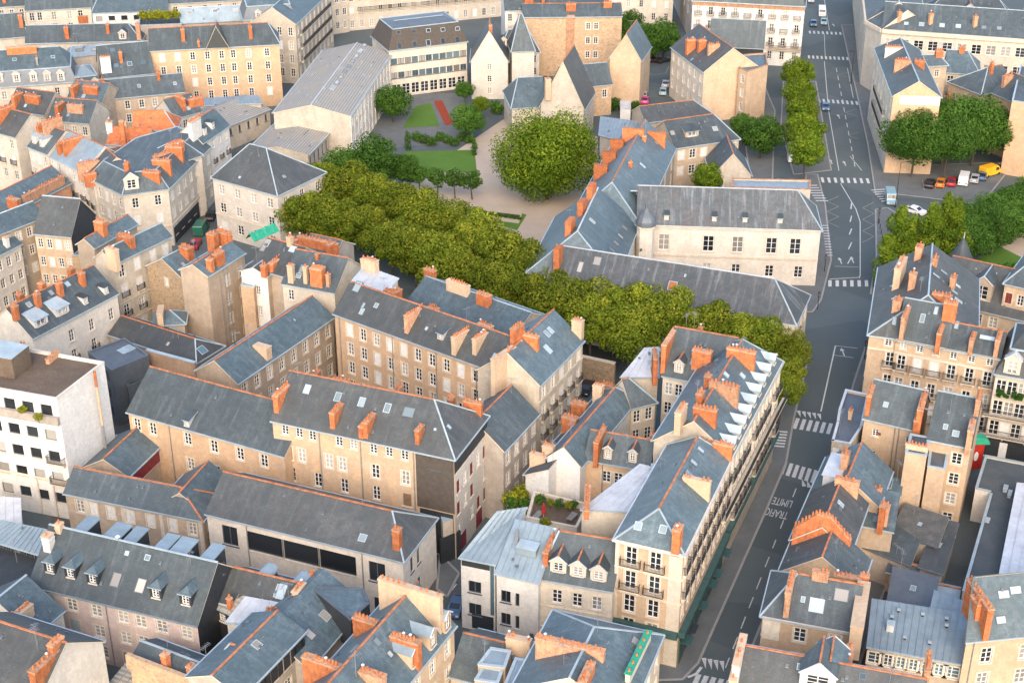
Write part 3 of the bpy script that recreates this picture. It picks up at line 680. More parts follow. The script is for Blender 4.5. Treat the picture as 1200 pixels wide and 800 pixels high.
def proj(p):
    q = Vector(p) - CAM; f = q.y * math.cos(PITCH) - q.z * math.sin(PITCH); up = q.y * math.sin(PITCH) + q.z * math.cos(PITCH)
    return (600 + F_PX * q.x / f, 400 - F_PX * up / f)
def polyb(b, pts, h, ins=2.5, rise=2.2, roof='slate', top=None, key='', z0=0, gut='zinc', world=None):
    """any convex outline (pixels at height h) with sloping edges up to a flat middle"""
    w = world or [P(*p, h) for p in pts]
    if sum(w[i].x * w[(i + 1) % len(w)].y - w[(i + 1) % len(w)].x * w[i].y for i in range(len(w))) < 0: w.reverse()
    b.setloc(w[0]); n = len(w); c = sum(w, Vector()) / n; Z = Vector((0, 0, 1)); b.dir = (w[1] - w[0]).normalized()
    for i in range(n): b.sides[key + str(i)] = dict(a=w[i], b=w[(i + 1) % n], h=h, z0=z0, gab=None, wall=b.wall, ho=[])
    lo, hi = [], []
    for i in range(n):
        a, p, q = w[i - 1], w[i], w[(i + 1) % n]; d1 = (p - a).normalized(); d2 = (q - p).normalized(); n1 = Vector((-d1.y, d1.x, 0)); n2 = Vector((-d2.y, d2.x, 0)); m = (n1 + n2); m = m / max(.35, m.length_squared / 2) 
        lo.append(p - m * .3 + Z * -.1); hi.append(p + m * ins + Z * rise)
    b.add_roof([[lo[i], lo[(i + 1) % n], hi[(i + 1) % n], hi[i]] for i in range(n)] + [hi], roof)
    mb = MB()
    for i in range(n): mb.bar(b.loc(lo[i]), b.loc(lo[(i + 1) % n]), .24, .18, gut); mb.bar(b.loc(lo[i]) + Z * .1, b.loc(hi[i]) + Z * .04, .16, .12, 'zinc'); mb.bar(b.loc(hi[i]) + Z * .05, b.loc(hi[(i + 1) % n]) + Z * .05, .22, .14, 'zinc')
    mb.obj('gutter', b.o); return b
def parapet(b, key, up=1.2, k='brick', pots=10, t=.6, cap='brick2', grow=.0):
    """party wall following the gable of a finished wing end, carrying chimney pots"""
    sd = b.sides[key]; a, c = sd['a'], sd['b']; u = (c - a).normalized(); L = (c - a).length; h, g = sd['h'], sd['gab']; o = Vector((u.y, -u.x, 0)); mb = MB()
    prof = [(0, h - 1.0), (L, h - 1.0), (L, h + up), (L * .62, h + g + up), (L * .38, h + g + up), (0, h + up)]
    A = [(x, -.08, z) for x, z in prof]; B = [(x, t - .08, z) for x, z in prof]; mb.poly(A, k); mb.poly(B[::-1], k)
    for i in range(6): j = (i + 1) % 6; mb.poly([A[i], B[i], B[j], A[j]][::-1], k if i < 2 else cap)
    m = frame_mat(b.loc(Vector((a.x, a.y, 0))), u, -o, Vector((0, 0, 1))); w_ = mb.obj('chimney_gable', b.o, m); pb = MB()
    for i in range(pots):
        x = L * (i + .5) / pots; z = h + up + g * min(1, min(x, L - x) / (L * .38)); r = b.rng.uniform(.12, .16); pb.cyl((x, t / 2 - .08), r, r * .8, z - .2, z + b.rng.uniform(.4, .65), 'pot', 8)
    if pots: tag(pb.obj('chimney_pots', w_), kind='stuff')
    return b
def facing(b, px):
    """key of the wall whose middle is nearest to a pixel (seen at mid height)"""
    return min(b.sides, key=lambda k: (Vector(proj((b.sides[k]['a'] + b.sides[k]['b']) / 2 - Vector((0, 0, 3)))) - Vector(px)).length)
# ================================================================== the street-corner block
b = Bld('corner_apartment_house', 'peach corner apartment house with iron balconies and green shopfront band beside zebra crossing', 'ochre')
b.block((801, 648), (856, 536), 16.5, r=(776, 597), r2=(814, 511), pitch=36, roof='slate4', gut='zincwh')
b.win('L', 2, 4, w=1.35, h=2.5, top=.75, sp=3.35, u0=.06, u1=.78, st='w', curt=.45, shut=0, balc=((0, 1), 2.4, .6))
b.win('F', 9, 3, w=1.2, h=2.4, top=.75, sp=3.35, curt=.3, shut=.1, balc=((0, 1), 1.9, .5))
b.panel('L', .8, .995, .3, 16.2, 'cream', .05, 'quoins'); b.panel('L', .003, .06, 4, 16.2, 'cream', .05, 'quoins')
for z in (12.6, 9.2): b.band('L', z, .22, .12); b.band('F', z, .22, .12)
b.band('L', 16.05, .4, .25, 'trim', name='cornice'); b.band('F', 16.05, .4, .25, 'trim', name='cornice')
b.band('L', 4.6, .75, .7, 'teal', name='fascia'); b.band('F', 4.6, .75, .8, 'teal', name='fascia')
b.win('L', 2, 1, w=1.2, h=1.2, top=12.6, u0=.06, u1=.78, st='p', shut=0)
for i in range(9): b.panel('F', .03 + i * .108, .12 + i * .108, .2, 3.9, 'teal', .12, 'shopfront')
for i in (0, 1, 3, 5, 6, 8): b.band('F', 3.2, .1, 1.3, ('teal', 'dark', 'teal')[i % 3], .035 + i * .108, .115 + i * .108, 'awning')
b.ch(793, 641, 1.5, 3.6, .9, 'u', pots=3).ch(816, 574, 3.6, 2.0, .6, 'n', 'chst').ch(835, 514, 3.6, 1.6, .7, 'n', 'brick2').ch(850, 528, 2.6, 1.8, .6, 'n')
b.sky(809, 556, .9, 1.6).sky(777, 620, .9, 1.0).sky(748, 616, .9, 1.0).sky(821, 527).sky(813, 542)
b = Bld('street_apartment_row', 'long apartment row with pale zinc dormers and balconies above street trees', 'stone')
b.block((857, 534), (916, 423), 16.5, r=(815, 509), r2=(861, 396), pitch=38, roof='slate4')
b.win('F', 12, 3, w=1.15, h=2.3, top=.8, sp=3.35, curt=.3, shut=.15)
b.balcony('F', .5, 33, 9.0, .7); [b.balcony('F', (i + .5) / 12, 1.9, z, .55) for i in range(12) for z in (5.7, 12.4) if (i * 7 + int(z)) % 5]
b.band('F', 16.05, .4, .25, name='cornice'); b.band('F', 4.7, .6, .7, 'teal', name='fascia')
for i in range(9): b.dorm(861 + i * 5.9 - (i > 5) * .5, 524 - i * 12.2, 1.35, 1.05, 'gable', 'zinc', 'stone', 'zinc')
b.ch(868, 422, 4.2, 2.0, .7, 'n').ch(848, 463, 4.2, 2.1, .7, 'n', 'brick2').ch(826, 490, 3.2, 1.9, .7, 'n', 'brick')
b.ch(820, 473, 1.4, 2.2, .8, 'u').ch(829, 452, 0.9, 2.0, .8, 'u')
b.ch(797, 500, 3.0, 3.6, .8, 'u', 'chst', dz=0)
b.sky(851, 439, .8, .9).sky(870, 440, .8, .9).sky(840, 422, .8, .9)
b = Bld('rear_wing_house', 'grey slate rear wing with tall brick gable slab and single white dormer', 'cream')
b.block((777, 438), (850, 452), 15.2, r=(793, 383), r2=(862, 396), pitch=42, roof='slate')
b.win('F', 3, 2, top=1.2, u0=.02, u1=.5)
b.ch(784, 408, 6.0, 2.4, .6, 'n', pots=0).ch(822, 430, 2.9, 3.4, .9, 'u', pots=6).ch(822, 388, 1.4, 2.3, .6, 'n')
b.dorm(795, 436, 1.3, 1.5, 'gable', rdg='ridge').sky(812, 424)
b = Bld('courtyard_zinc_wing', 'low wing with pale zinc flat roof above dark hipped slates behind chimney', 'cream')
b.mono((728, 441), (771, 441), 13, (770, 407), 1.4, roof='zincwh', wall='cream', D=(757, 408))
b.block((719, 436), (735, 440), 11.5, r=(757, 409), r2=(760, 409), pitch=40, key='a', ridge='zinc') if False else None
b.sky(763, 425, .9, 1.0).sky(770, 410, 1.0, .8)
b.ch(771, 462, 3.2, 5.0, .6, 'n', pots=3)
b = Bld('courtyard_hipped_house', 'small courtyard house with steep dark hipped roof and beige walls', 'cream')
b.block((740, 476), (768, 469), 12.2, r=(735, 443), r2=(737, 443), pitch=48, roof='slate')
b.win('F', 2, 2, top=.9)
b = Bld('white_gable_house', 'white rendered gable house with red ridge tiles above planted roof terrace', 'white')
b.block((680, 545), (746, 466), 12, r=(656, 528), r2=(722, 454), pitch=43, roof='slate4')
b.mono((697, 466), (616, 555), 9.6, (643, 549), 2.4, roof='slate', key='x', D=(718, 460)); b.ch(643, 537, 1.6, 2.6, .9, 'n', 'chst', 3).ch(631, 543, 2.4, 1.8, .8, 'n', 'chst', 3)
b.ch(668, 503, 2.3, 2.6, 1.0, 'n', pots=4).ch(679, 488, 2.4, 2.9, 1.0, 'n', pots=3).ch(701, 466, 1.5, 2.6, .9, 'n', 'chst', 3).ch(722, 444, 1.8, 1.8, .8, 'n', 'brick2', 4)
b.sky(711, 452, .7, .9)
b = Bld('courtyard_front_house', 'ochre courtyard house with twin small dormers and red ridge behind zinc roof', 'orange')
b.block((686, 536), (760, 549), 12, r=(682, 505), r2=(779, 515), pitch=42, roof='slate', hipL=0, hipR=0)
b.win('F', 4, 3, w=1.15, h=1.7, top=1.5, sp=4.0, u0=.25, u1=1.0, shut=.2)
b.dorm(712, 537, 1.1, 1.5, 'gable', wall='stone', rdg='ridge').dorm(741, 541, 1.1, 1.5, 'gable', wall='stone', rdg='ridge')
b.ch(703, 522, 4.6, 2.2, .6, 'n').ch(790, 516, 2.7, 1.9, .7, 'u', pots=5)
b.ant(734, 540, 4)
b.pipe('F', .28)
b = Bld('white_zinc_roofed_wing', 'pale zinc roofed wing squeezed behind peach corner house', 'cream')
b.mono((682, 596), (778, 600), 14.5, (797, 556), .5, roof='zincwh', D=(752, 544))
b.ch(686, 588, 6.0, 1.2, .6, 'n', pots=10)
box_part(b, 'roof_hatch', 770, 550, 0, 1.4, 1.2, .4, 'zincwh')
b = Bld('terrace_building', 'low flat building carrying planted roof terrace with red parasol', 'pale')
b.flat([(617, 606), (676, 618), (690, 590), (626, 575)], 8.5, .9, roof='flatbrown', cap='trim')
b = Bld('modern_white_house', 'modern white street house with zinc seamed roofs and narrow vertical windows', 'white')
b.mono((540, 652), (580, 660), 10.5, (616, 594), 3.0, roof='zincroof', D=(584, 600))
b.mono((582, 670), (631, 681), 10.2, (651, 619), 3.4, roof='zincroof', key='b', D=(606, 609))
b.panel('F', .02, .85, 9.3, 10.1, 'dark', .02, 'glazing'); b.panel('F', .86, .97, 2.8, 10.1, 'glassb', .02, 'glazing'); b.panel('F', .3, .95, .3, 2.5, 'glass', .02, 'shopfront')
b.win('F', 1, 2, w=1.6, h=1.7, top=3.2, sp=3.3, u0=.1, u1=.7, st='m', shut=0, curt=0)
b.win('bF', 2, 2, w=1.2, h=1.7, top=2.4, sp=3.3, us=[.22], st='m', shut=0, curt=0); b.win('bF', 1, 2, w=.5, h=1.9, top=2.4, sp=3.3, us=[.5], st='d', shut=0, curt=0)
b.panel('bF', .8, .9, .2, 2.4, 'zincdk', .02, 'door')
for s_, q in (('', 8), ('b', 9)):
    pass
b.ch(606, 636, .4, 2.6, .4, 'u', 'metal', 0, False); box_part(b, 'roof_hatch', 619, 645, 0, 2.4, 1.6, .8, 'zincroof')
b = Bld('cream_dormer_house', 'cream house with three red-ridged dormers and burgundy shopfront', 'cream')
b.block((633, 675), (718, 690), 10.3, r=(656, 621), r2=(721, 634), pitch=44, roof='slate')
b.win('F', 3, 2, w=1.2, h=1.9, top=1.5, sp=3.4, shut=0, curt=.4, us=[.24, .52, .79])
b.band('F', 6.2, .16, .12); b.band('F', 3.1, .2, .16)
b.panel('F', .1, .42, .2, 2.4, 'burg', .05, 'shopfront'); b.band('F', 2.5, .12, .9, 'frame', .08, .42, 'awning')
for x, y in ((654, 670), (677, 675), (701, 680)): b.dorm(x, y, 1.9, 1.5, 'gable', 'slate', 'cream', rdg='ridge')
b.ch(645, 642, 5.6, 1.5, .6, 'n', pots=9)
# ================================================================== middle street: ochre ranges
b = Bld('long_ochre_range', 'long ochre range with tall chimney stacks on grey slates beside lime avenue', 'orange')
b.block((392, 366), (590, 437), 15, r=(414, 331), r2=(627, 404), pitch=41, roof='slate2', hipL=0, hipR=0)
b.win('F', 11, 4, w=1.15, h=2.0, top=1.1, sp=3.2, u0=.05, u1=.97, shut=.33, curt=.2)
for u in (.03, .36, .62, .85): b.pipe('F', u)
b.ch(486, 372, 4.4, 1.3, .7, 'n', 'brick2').ch(511, 361, 1.9, 1.2, .7, 'u', 'brick2', 4).ch(541, 398, 4.2, 1.4, .7, 'n', 'chst').ch(563, 402, 3.2, 1.5, .7, 'n', 'chst').ch(533, 406, .9, 1.5, .6, 'n', 'chst')
b.ch(459, 345, 2.0, 1.5, .7, 'u', pots=5).ch(474, 336, 2.0, 2.6, .8, 'n', pots=4).ch(606, 398, 2.6, 2.8, .7, 'n').ch(575, 376, 2.6, 1.6, .7, 'u', 'chst', 5)
b.sky(424, 365, .7, 1).sky(426, 358, .6, 1).sky(441, 358, .7, .8).sky(419, 336, 1.3, 1.8).sky(580, 418, .8, 1).sky(500, 385, .6, .7).dorm(516, 397, 1.1, 1.0, 'shed', wall='zincwh')
b.ch(609, 462, 5.2, 4.8, .7, 'n', 'chst', 2)
b.ant(552, 370, 3).dish(607, 390)
b = Bld('street_end_house', 'pale street house with blue slate roof and skylight pair beside lime avenue', 'stone')
b.block((632, 450), (683, 398), 14.6, r=(606, 404), r2=(634, 376), pitch=38, roof='slate4', hipL=0, hipR=0)
b.win('F', 5, 4, w=1.1, h=2.0, top=.9, sp=3.2, shut=.2, balc=((1, 2), 1.7, .5)); b.band('F', 8.8, .2, .12); b.band('F', 11.6, .2, .12); b.band('F', 14.2, .3, .2, name='cornice')
b.sky(641, 391, .8, 1.2).sky(645, 387, .8, 1.2).sky(642, 409, .9, 1.5); b.ch(677, 391, 1.7, 2.9, 1.0, 'n', 'chst', 3).ch(621, 402, 2.8, 1.6, .7, 'n', pots=4)
b = Bld('low_street_house', 'grey street house with plain dark slate roof between taller neighbours', 'grey')
b.block((590, 527), (630, 484), 11.5, r=(558, 488), r2=(600, 456), pitch=40, roof='slate', hipL=0, hipR=0)
b.win('F', 4, 3, w=1.05, h=1.9, top=.9, sp=3.3, shut=.1)
b = Bld('brown_corner_range', 'large ochre range with hipped slate roof and black-clad end facing narrow street', 'ochre')
b.block((319, 491), (532, 536), 15.5, r=(352, 436), r2=(508, 469), pitch=38, roof='slate2', hipL=0)
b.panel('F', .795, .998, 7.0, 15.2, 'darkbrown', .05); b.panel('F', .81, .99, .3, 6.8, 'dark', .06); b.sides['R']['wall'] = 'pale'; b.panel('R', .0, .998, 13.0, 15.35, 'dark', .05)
b.win('F', 8, 1, w=1.05, h=1.4, top=.55, us=[.07, .15, .225, .375, .455, .565, .65, .735], st='p', shut=.08)
b.win('F', 6, 1, w=1.15, h=2.1, top=3.6, us=[.08, .155, .31, .385, .57, .735], st='w', shut=0, curt=.3)
b.win('F', 4, 1, w=1.1, h=2.1, top=6.9, us=[.09, .24, .39, .57], st='p', shut=0); b.win('F', 1, 1, w=1.15, h=1.9, top=7.0, us=[.74], st='p', shk='wood', shut=1)
b.win('F', 1, 1, w=1.8, h=1.5, top=.9, us=[.89], st='m', shut=0, curt=0)
for r_, c_ in ((0, .3), (1, .235), (1, .465), (1, .66), (2, .66)): b.panel('F', c_ - .02, c_ + .02, 12.2 - r_ * 3.3 + (.8 if r_ == 0 else 0), 14.2 - r_ * 3.3 + (.6 if r_ == 0 else 0), 'orange', .02, 'blind_window')
for u in (.265, .495, .785): b.pipe('F', u)
b.win('R', 5, 4, w=.95, h=1.9, top=.7, sp=3.3, st='p', shut=.35, shk='shutbr', curt=.2, skip=((1, 3), (3, 2)))
b.panel('R', .05, .3, .2, 2.6, 'burg', .05, 'door'); b.panel('R', .62, .8, .2, 2.6, 'burg', .05, 'door')
b.ch(331, 465, 4.0, 1.4, .7, 'n').ch(395, 488, 3.0, 1.6, .7, 'n', pots=6).ch(433, 500, 2.8, 1.7, .7, 'n').ch(425, 508, 1.2, 1.7, .6, 'n', pots=2).ch(492, 512, 1.8, 1.8, .6, 'n', pots=2)
b.ch(372, 434, 2.4, 1.2, .7, 'n').ch(401, 446, 2.6, .9, .7, 'u').ch(470, 453, 2.2, 1.6, .7, 'n', 'brick2').ch(532, 463, 1.3, 1.8, .7, 'n').ch(557, 470, 2.8, 1.9, .7, 'u')
for x, y in ((360, 456), (396, 465), (424, 471), (454, 478)): b.sky(x, y, .9, 1.3)
b.sky(479, 483, 1.6, 1.4, 'skyl').sky(526, 500, .7, .8).sky(510, 503, .5, .5); b.ant(349, 440, 2)
b = Bld('orange_courtyard_range', 'orange rendered range with white window surrounds and one slate dormer', 'orange')
b.block((150, 481), (333, 533), 11.5, r=(207, 439), r2=(352, 476), pitch=36, roof='slate', hipR=0, hipL=0)
b.win('F', 8, 2, w=1.15, h=1.9, top=.9, sp=4.0, us=[.05, .155, .385, .555, .72, .87], st='o', shut=.1)
b.dorm(219, 499, .9, 1.0, 'shed', wall='zincwh').pipe('F', .27)
b = Bld('blue_slate_wing', 'tan wing with blue slate roof and rows of tall white casements', 'tan')
b.block((278, 448), (390, 371), 11.8, r=(228, 437), r2=(365, 348), pitch=35, roof='slate4', hipL=0, hipR=0)
b.win('F', 8, 3, w=1.1, h=2.0, top=.9, sp=3.4, shut=.15)
b.ch(308, 413, 2.6, 1.4, 1.2, 'n', 'chst', 0); b.sky(345, 375, .5, .6)
b = Bld('pale_workshop_building', 'cream hall with three huge dark windows, hipped slate roof and brick chimney', 'pale')
b.block((242, 600), (472, 656), 9.2, r=(284, 560), r2=(461, 597), pitch=33, roof='slate2', hipL=0)
b.win('F', 3, 1, w=5.2, h=2.9, top=1.3, us=[.3, .485, .67], st='d', shut=0, curt=0)
b.win('F', 2, 1, w=2.2, h=2.9, top=1.3, us=[.115, .87], st='m', shut=0, curt=0, glass='glass')
b.win('R', 2, 2, w=.8, h=2.2, top=1.2, sp=4.2, st='m', shut=0, us=[.25, .45]); b.panel('F', .85, .92, .2, 2.6, 'dark', .03, 'door')
for u in (.21, .8): b.pipe('F', u)
b.ch(466, 640, 1.0, 3.4, .9, 'u', pots=2).sky(425, 630, 1.0, 1.0)
o = solid('stone_gateway', 'stone gateway with dark wooden doors between cream hall and black-clad range', 'gate', [(519, 613), (535, 606), (533, 596), (516, 603)], 0, 6.2, 'stone', 'zinc')
mb = MB(); q = P(526, 650, 0) - o.location; mb.box((0, 0, 2), (1.6, .15, 2), 'dark', None); a_ = (P(535, 606, 6.2) - P(519, 613, 6.2)); an = math.atan2(a_.y, a_.x)
mid = (P(519, 613, 6.2) + P(535, 606, 6.2)) / 2 - o.location; dm = mb.obj('door', o, Matrix.Translation((mid.x, mid.y, 0)) @ Matrix.Rotation(an, 4, 'Z'))
b = Bld('slate_courtyard_house', 'low tan house with slate wings round small court beside white flats', 'tan')
b.block((76, 576), (237, 608), 7.6, r=(105, 549), r2=(210, 572), pitch=36, roof='slate', hipL=0, hips=True)
b.win('F', 7, 1, w=1.15, h=1.9, top=.9, shut=.7, us=[.1, .2, .33, .47, .62, .78, .92]); 
for u in (.15, .42, .7, .98): b.panel('F', u - .012, u + .012, .2, 7.3, 'cream', .05, 'pilaster')
b.win('R', 2, 1, w=.9, h=1.2, top=1.2)
b.block((244, 603), (276, 566), 7.0, r=(212, 572), r2=(243, 545), pitch=36, roof='slate4', key='r', hipL=0)
b.block((150, 557), (189, 519), 7.0, r=(107, 549), r2=(154, 509), pitch=30, roof='slate4', key='l', hipL=0, hipR=0)
b.band('lF', 4.5, 2.0, .1, 'burg', name='veranda'); b.win('lF', 6, 1, w=1.3, h=1.5, top=.8, st='d', shut=0, curt=0, glass='glassb')
# ================================================================== white flats on the left edge
b = Bld('white_apartment_block', 'tall white flat-roofed apartment block with blank side wall and brown roof', 'white')
b.flat([(-90, 440), (66, 467), (122, 424), (38, 409), (-90, 386)], 19, .4, roof='flatbrown', cap='pale')
sd_ = [k for k, v in b.sides.items() if (v['b'] - P(66, 467, 19)).length < .1][0]
b.win(sd_, 7, 1, w=1.7, h=1.9, top=1.2, st='d', shut=0, curt=0, u0=.02, u1=.98)
b.win(sd_, 7, 4, w=1.7, h=1.6, top=5.0, sp=3.3, st='d', shut=0, curt=.3, u0=.02, u1=.98)
b.band(sd_, 16.0 - .9, 1.2, .5, 'grey', name='balcony_front'); b.band(sd_, 5.9, .3, .15, 'trim')
for u in (.75, .87, .99): b.panel(sd_, u - .012, u, .2, 5.8, 'pale', .2, 'pier')
for r_ in range(2): b.balcony(sd_, .93, 2.6, 9.1 - 3.3 * r_, .7)
b.ch(30, 422, 1.1, 3.2, .9, 'u', 'chst', 2).ch(62, 422, 2.6, .9, .5, 'n', 'brick2', 3); box_part(b, 'stair_head', 5, 432, 0, 6, 4, 3.0, 'flatbrown')
mb = MB(); 
for z0_, z1_, k_ in ((4, 11, 'metal'), (11, 17, 'chst'), (17, 19.3, 'brick')): mb.cyl((0, 0), .2, .2, z0_, z1_, k_, 8)
q = P(109, 436, 19); mb.obj('flue', b.o, Matrix.Translation(b.loc(Vector((q.x + .3, q.y - .35, 0)))))
# ================================================================== right of the street
b = Bld('corner_town_house', 'wide ochre town house with attic windows and slate roofs at street corner below poplars', 'ochre')
b.block((1031, 313), (1019, 391), 15, d=15, pitch=33, roof='slate2', key='w', hipR=5, hipL=0, ridge='zinc')
b.block((1050, 396), (1108, 407), 15, r=(1066, 352), r2=(1109, 356), pitch=42, roof='slate', key='m', hipL=0, hipR=0, ridge='zinc')
b.block((1108, 407), (1172, 419), 15, r=(1109, 376), r2=(1175, 389), pitch=36, roof='slate', key='e', hipL=0, hipR=0)
b.win('wR', 2, 1, w=1.0, h=1.1, top=.5, u0=.1, u1=.45, shut=0); b.win('wR', 1, 3, w=1.2, h=2.3, top=2.6, sp=3.7, us=[.22], balc=((0, 1), 2.0, .5))
b.win('mF', 3, 1, w=1.0, h=1.1, top=.5, shut=0, st='p'); b.win('mF', 3, 3, w=1.2, h=2.3, top=2.6, sp=3.7, balc=((0, 1, 2), 2.0, .5), shut=.3)
b.win('eF', 3, 1, w=1.0, h=1.1, top=.5, shut=0, st='p'); b.win('eF', 3, 3, w=1.2, h=2.3, top=2.6, sp=3.7, balc=((0, 1, 2), 2.0, .5), shut=.3)
for k_ in ('wR', 'mF', 'eF'): b.band(k_, 12.6, .25, .18); b.band(k_, 14.6, .35, .2, name='cornice')
b.win('wF', 6, 3, w=1.1, h=2.0, top=2.0, sp=3.7)
b.ch(1053, 330, 5.5, 4.2, 1.0, 'n', 'chst', 8).ch(1068, 338, 1.0, 3.4, 1.0, 'n', 'brick2', 2).ch(1076, 302, 1.9, 2.6, 1.0, 'n', 'brick2', 4).ch(1051, 362, 2.0, 2.0, 1.2, 'n', 'brick2', 4).ch(1060, 380, 4.5, 2.6, .6, 'n', 'brick2', 6)
b.ch(1103, 353, 3.0, 1.4, .8, 'u').ch(1112, 372, 2.0, 3.2, 1.0, 'u', pots=5).ch(1101, 397, 3.6, 2.0, .6, 'n').ch(1139, 403, 3.2, 1.6, .6, 'n', 'brick2').ch(1169, 405, 3.4, 2.0, .6, 'n', 'brick2').ch(1116, 336, 1.6, 2.2, .8, 'n', 'brick2', 4).ch(1095, 310, 1.6, 1.4, .8, 'n', 'brick2', 4)
for x, y in ((1097, 323), (1106, 319), (1121, 334), (1118, 342), (1123, 352), (1081, 373), (1097, 364), (1121, 381), (1048, 334), (1049, 349), (1048, 376)): b.sky(x, y, .7, 1.4)
b.sky(1157, 396, 2.2, .8)
b = Bld('garden_slate_house', 'slate house with small turret and gabled dormer beside lawn and clipped trees', 'tan')
b.block((1100, 351), (1200, 374), 9, r=(1104, 298), r2=(1194, 316), pitch=42, roof='slate2', hipL=0, hipR=0)
b.dorm(1149, 352, 3.0, 3.0, 'gable', wall='tan', rdg='zinc'); b.win('F', 4, 2, w=1.3, h=1.9, top=.9, us=[.48, .66])
b.ch(1102, 300, 1.8, 1.4, .8, 'n').sky(1165, 323, .7, 1.1); b.sky(1144, 315, .4, .4).sky(1153, 326, .4, .4)
mb = MB(); mb.cyl((0, 0), 1.7, 1.7, 0, 9.5, 'tan', 12, False); mb.cyl((0, 0), 2.1, .06, 9.5, 13.4, 'slate', 12); mb.cyl((0, 0), .1, .04, 13.3, 14.4, 'zincwh', 6)
q = P(1126, 303, 9.5); mb.obj('turret', b.o, Matrix.Translation(b.loc(Vector((q.x, q.y, 0)))))
b = Bld('tall_ochre_house', 'tall ochre house with red shutter rising above slate house by garden', 'ochre')
b.block((1178, 331), (1262, 350), 14, d=12, pitch=35, roof='slate', hipL=4)
b.win('F', 6, 3, w=1.0, h=1.8, top=1.6, sp=3.3, shut=.3, shk='shutbr'); b.ch(1187, 392, 1.5, 4, .8, 'n', 'brick2') if False else None
b = Bld('cream_balcony_house', 'cream house with mansard dormers, flower boxes and balconies over dark shopfront', 'cream')
mansard(b, (1167, 438), (1262, 455), 13.5, d=11, hm=3.6, ins=1.3, rise=2.2, roof='slate2')
b.win('F', 7, 3, w=1.35, h=2.3, top=.8, sp=3.3, shut=.05, u0=.02, u1=.98); b.dorm(1185, 438, 2.2, 2.3, 'gable', 'zincwh', 'cream').dorm(1213, 443, 2.2, 2.3, 'gable', 'zincwh', 'cream')
for z in (7.1, 3.9): b.balcony('F', .5, 12.5, z, .8)
b.band('F', .3, 2.9, .06, 'dark', .02, .98, 'shopfront'); b.panel('F', .2, .3, .3, 2.8, 'frame', .09, 'door')
mb = MB()
for i in range(5):
    for j in range(26): mb.box((i * 2.0 + random.uniform(-.7, .7), random.uniform(-.3, .2), random.uniform(-.2, .7)), (.2, .2, .14), 'leafd')
sd_ = b.sides['F']; u_ = (sd_['b'] - sd_['a']).normalized(); q = sd_['a'] + u_ * 1.4; tag(mb.obj('flower_boxes', b.o, frame_mat(b.loc(Vector((q.x, q.y, 10.6))) + Vector((u_.y, -u_.x, 0)) * .4, u_, Vector((-u_.y, u_.x, 0)), Vector((0, 0, 1)))), kind='stuff')
b = Bld('paired_slate_house', 'tan rear house with paired slate roofs, chimney walls and stacked white windows', 'ochre')
b.block((1013, 488), (1073, 502), 12.6, r=(1030, 446), r2=(1078, 456), pitch=42, roof='slate', key='a', hipL=0, hipR=0, ridge='zinc')
b.block((1088, 513), (1138, 523), 13.4, r=(1082, 455), r2=(1146, 467), pitch=37, roof='slate', key='c', hipL=0, hipR=0, ridge='zinc')
b.win('aF', 3, 3, w=.9, h=1.1, top=1.5, sp=3.4, us=[.25, .9], st='p', shut=0); b.win('cF', 1, 4, w=1.3, h=1.7, top=1.4, sp=3.1, us=[.72], shut=0, st='w')
b.flat([(1061, 530), (1086, 534), (1090, 512), (1067, 508)], 13.2, .1, roof='slate', key='t'); b.flat([(1087, 546), (1108, 550), (1112, 528), (1090, 524)], 11.6, .1, roof='zincdk', key='q')
b.ch(1020, 465, 4.4, 1.5, .6, 'n', 'brick', 9).ch(1080, 480, 6.4, 2.0, .7, 'n', 'brick', 12).ch(1074, 497, 3.0, 1.6, .6, 'n', 'brick', 5).ch(1146, 474, 3.0, 1.8, .6, 'n', 'brick2').ch(1136, 516, 3.4, 3.0, .7, 'n', 'brick2', 4)
b.ch(1074, 527, 3.0, .8, .5, 'u', 'chst', 6); b.sky(1038, 474, .7, .8).sky(1108, 500, .6, .8).sky(1120, 508, .9, .9).ant(1113, 484, 4.5)
b.flash([(1089, 482), (1139, 495)], 'zinc', .25).panel('aF', .3, .36, 10.3, 10.7, 'shutbr', .03, 'grille')
for u in (.62, .7): b.pipe('aF', u)
b = Bld('curved_stone_house', 'low stone house with rounded corner and blue-grey roof by pedestrian crossing', 'stone')
b.flat([(975, 516), (997, 520), (1010, 500), (1018, 462), (991, 456), (983, 480), (981, 494)], 9.5, .35, roof='zincdk', cap='zincwh')
b.ch(996, 490, .9, 1.6, .5, 'n', 'chst', 2); b.win(facing(b, (988, 540)), 2, 2, w=.9, h=1.4, top=1.0, sp=3.2, st='p')
b = Bld('zinc_dormer_house', 'slate roadside house with broad white zinc box dormer', 'ochre')
b.block((970, 535), (952, 575), 10, r=(1008, 533), r2=(986, 566), pitch=38, roof='slate4', hipL=0, hipR=0)
b.ch(989, 549, 1.3, 3.2, .9, 'u', 'brick2', 3).win('F', 3, 2, top=1.2)
b.dorm(969, 556, 5.5, 1.6, 'flat', 'zincwh', 'zincwh')
b = Bld('brick_gable_house', 'roadside house with huge orange brick chimney gable and red ridge', 'ochre')
b.block((952, 575), (928, 631), 10.5, r=(985, 566), r2=(967, 608), pitch=38, roof='slate2', hipL=0, hipR=0)
b.win('F', 5, 2, top=1.2); b.ch(992, 572, 3.2, 1.6, .7, 'n', 'brick2', 6); b.sky(985, 590, .7, 1.0).sky(994, 627, .6, .9)
parapet(b, 'R', 1.5, 'brick', 18, .8)
b = Bld('low_roadside_house', 'small roadside slate house below orange brick chimney gable', 'ochre')
b.block((929, 634), (915, 668), 9.5, r=(968, 638), r2=(958, 670), pitch=36, roof='slate', hipL=0, hipR=0); b.win('F', 3, 2, top=1.2); b.ant(971, 662, 3)
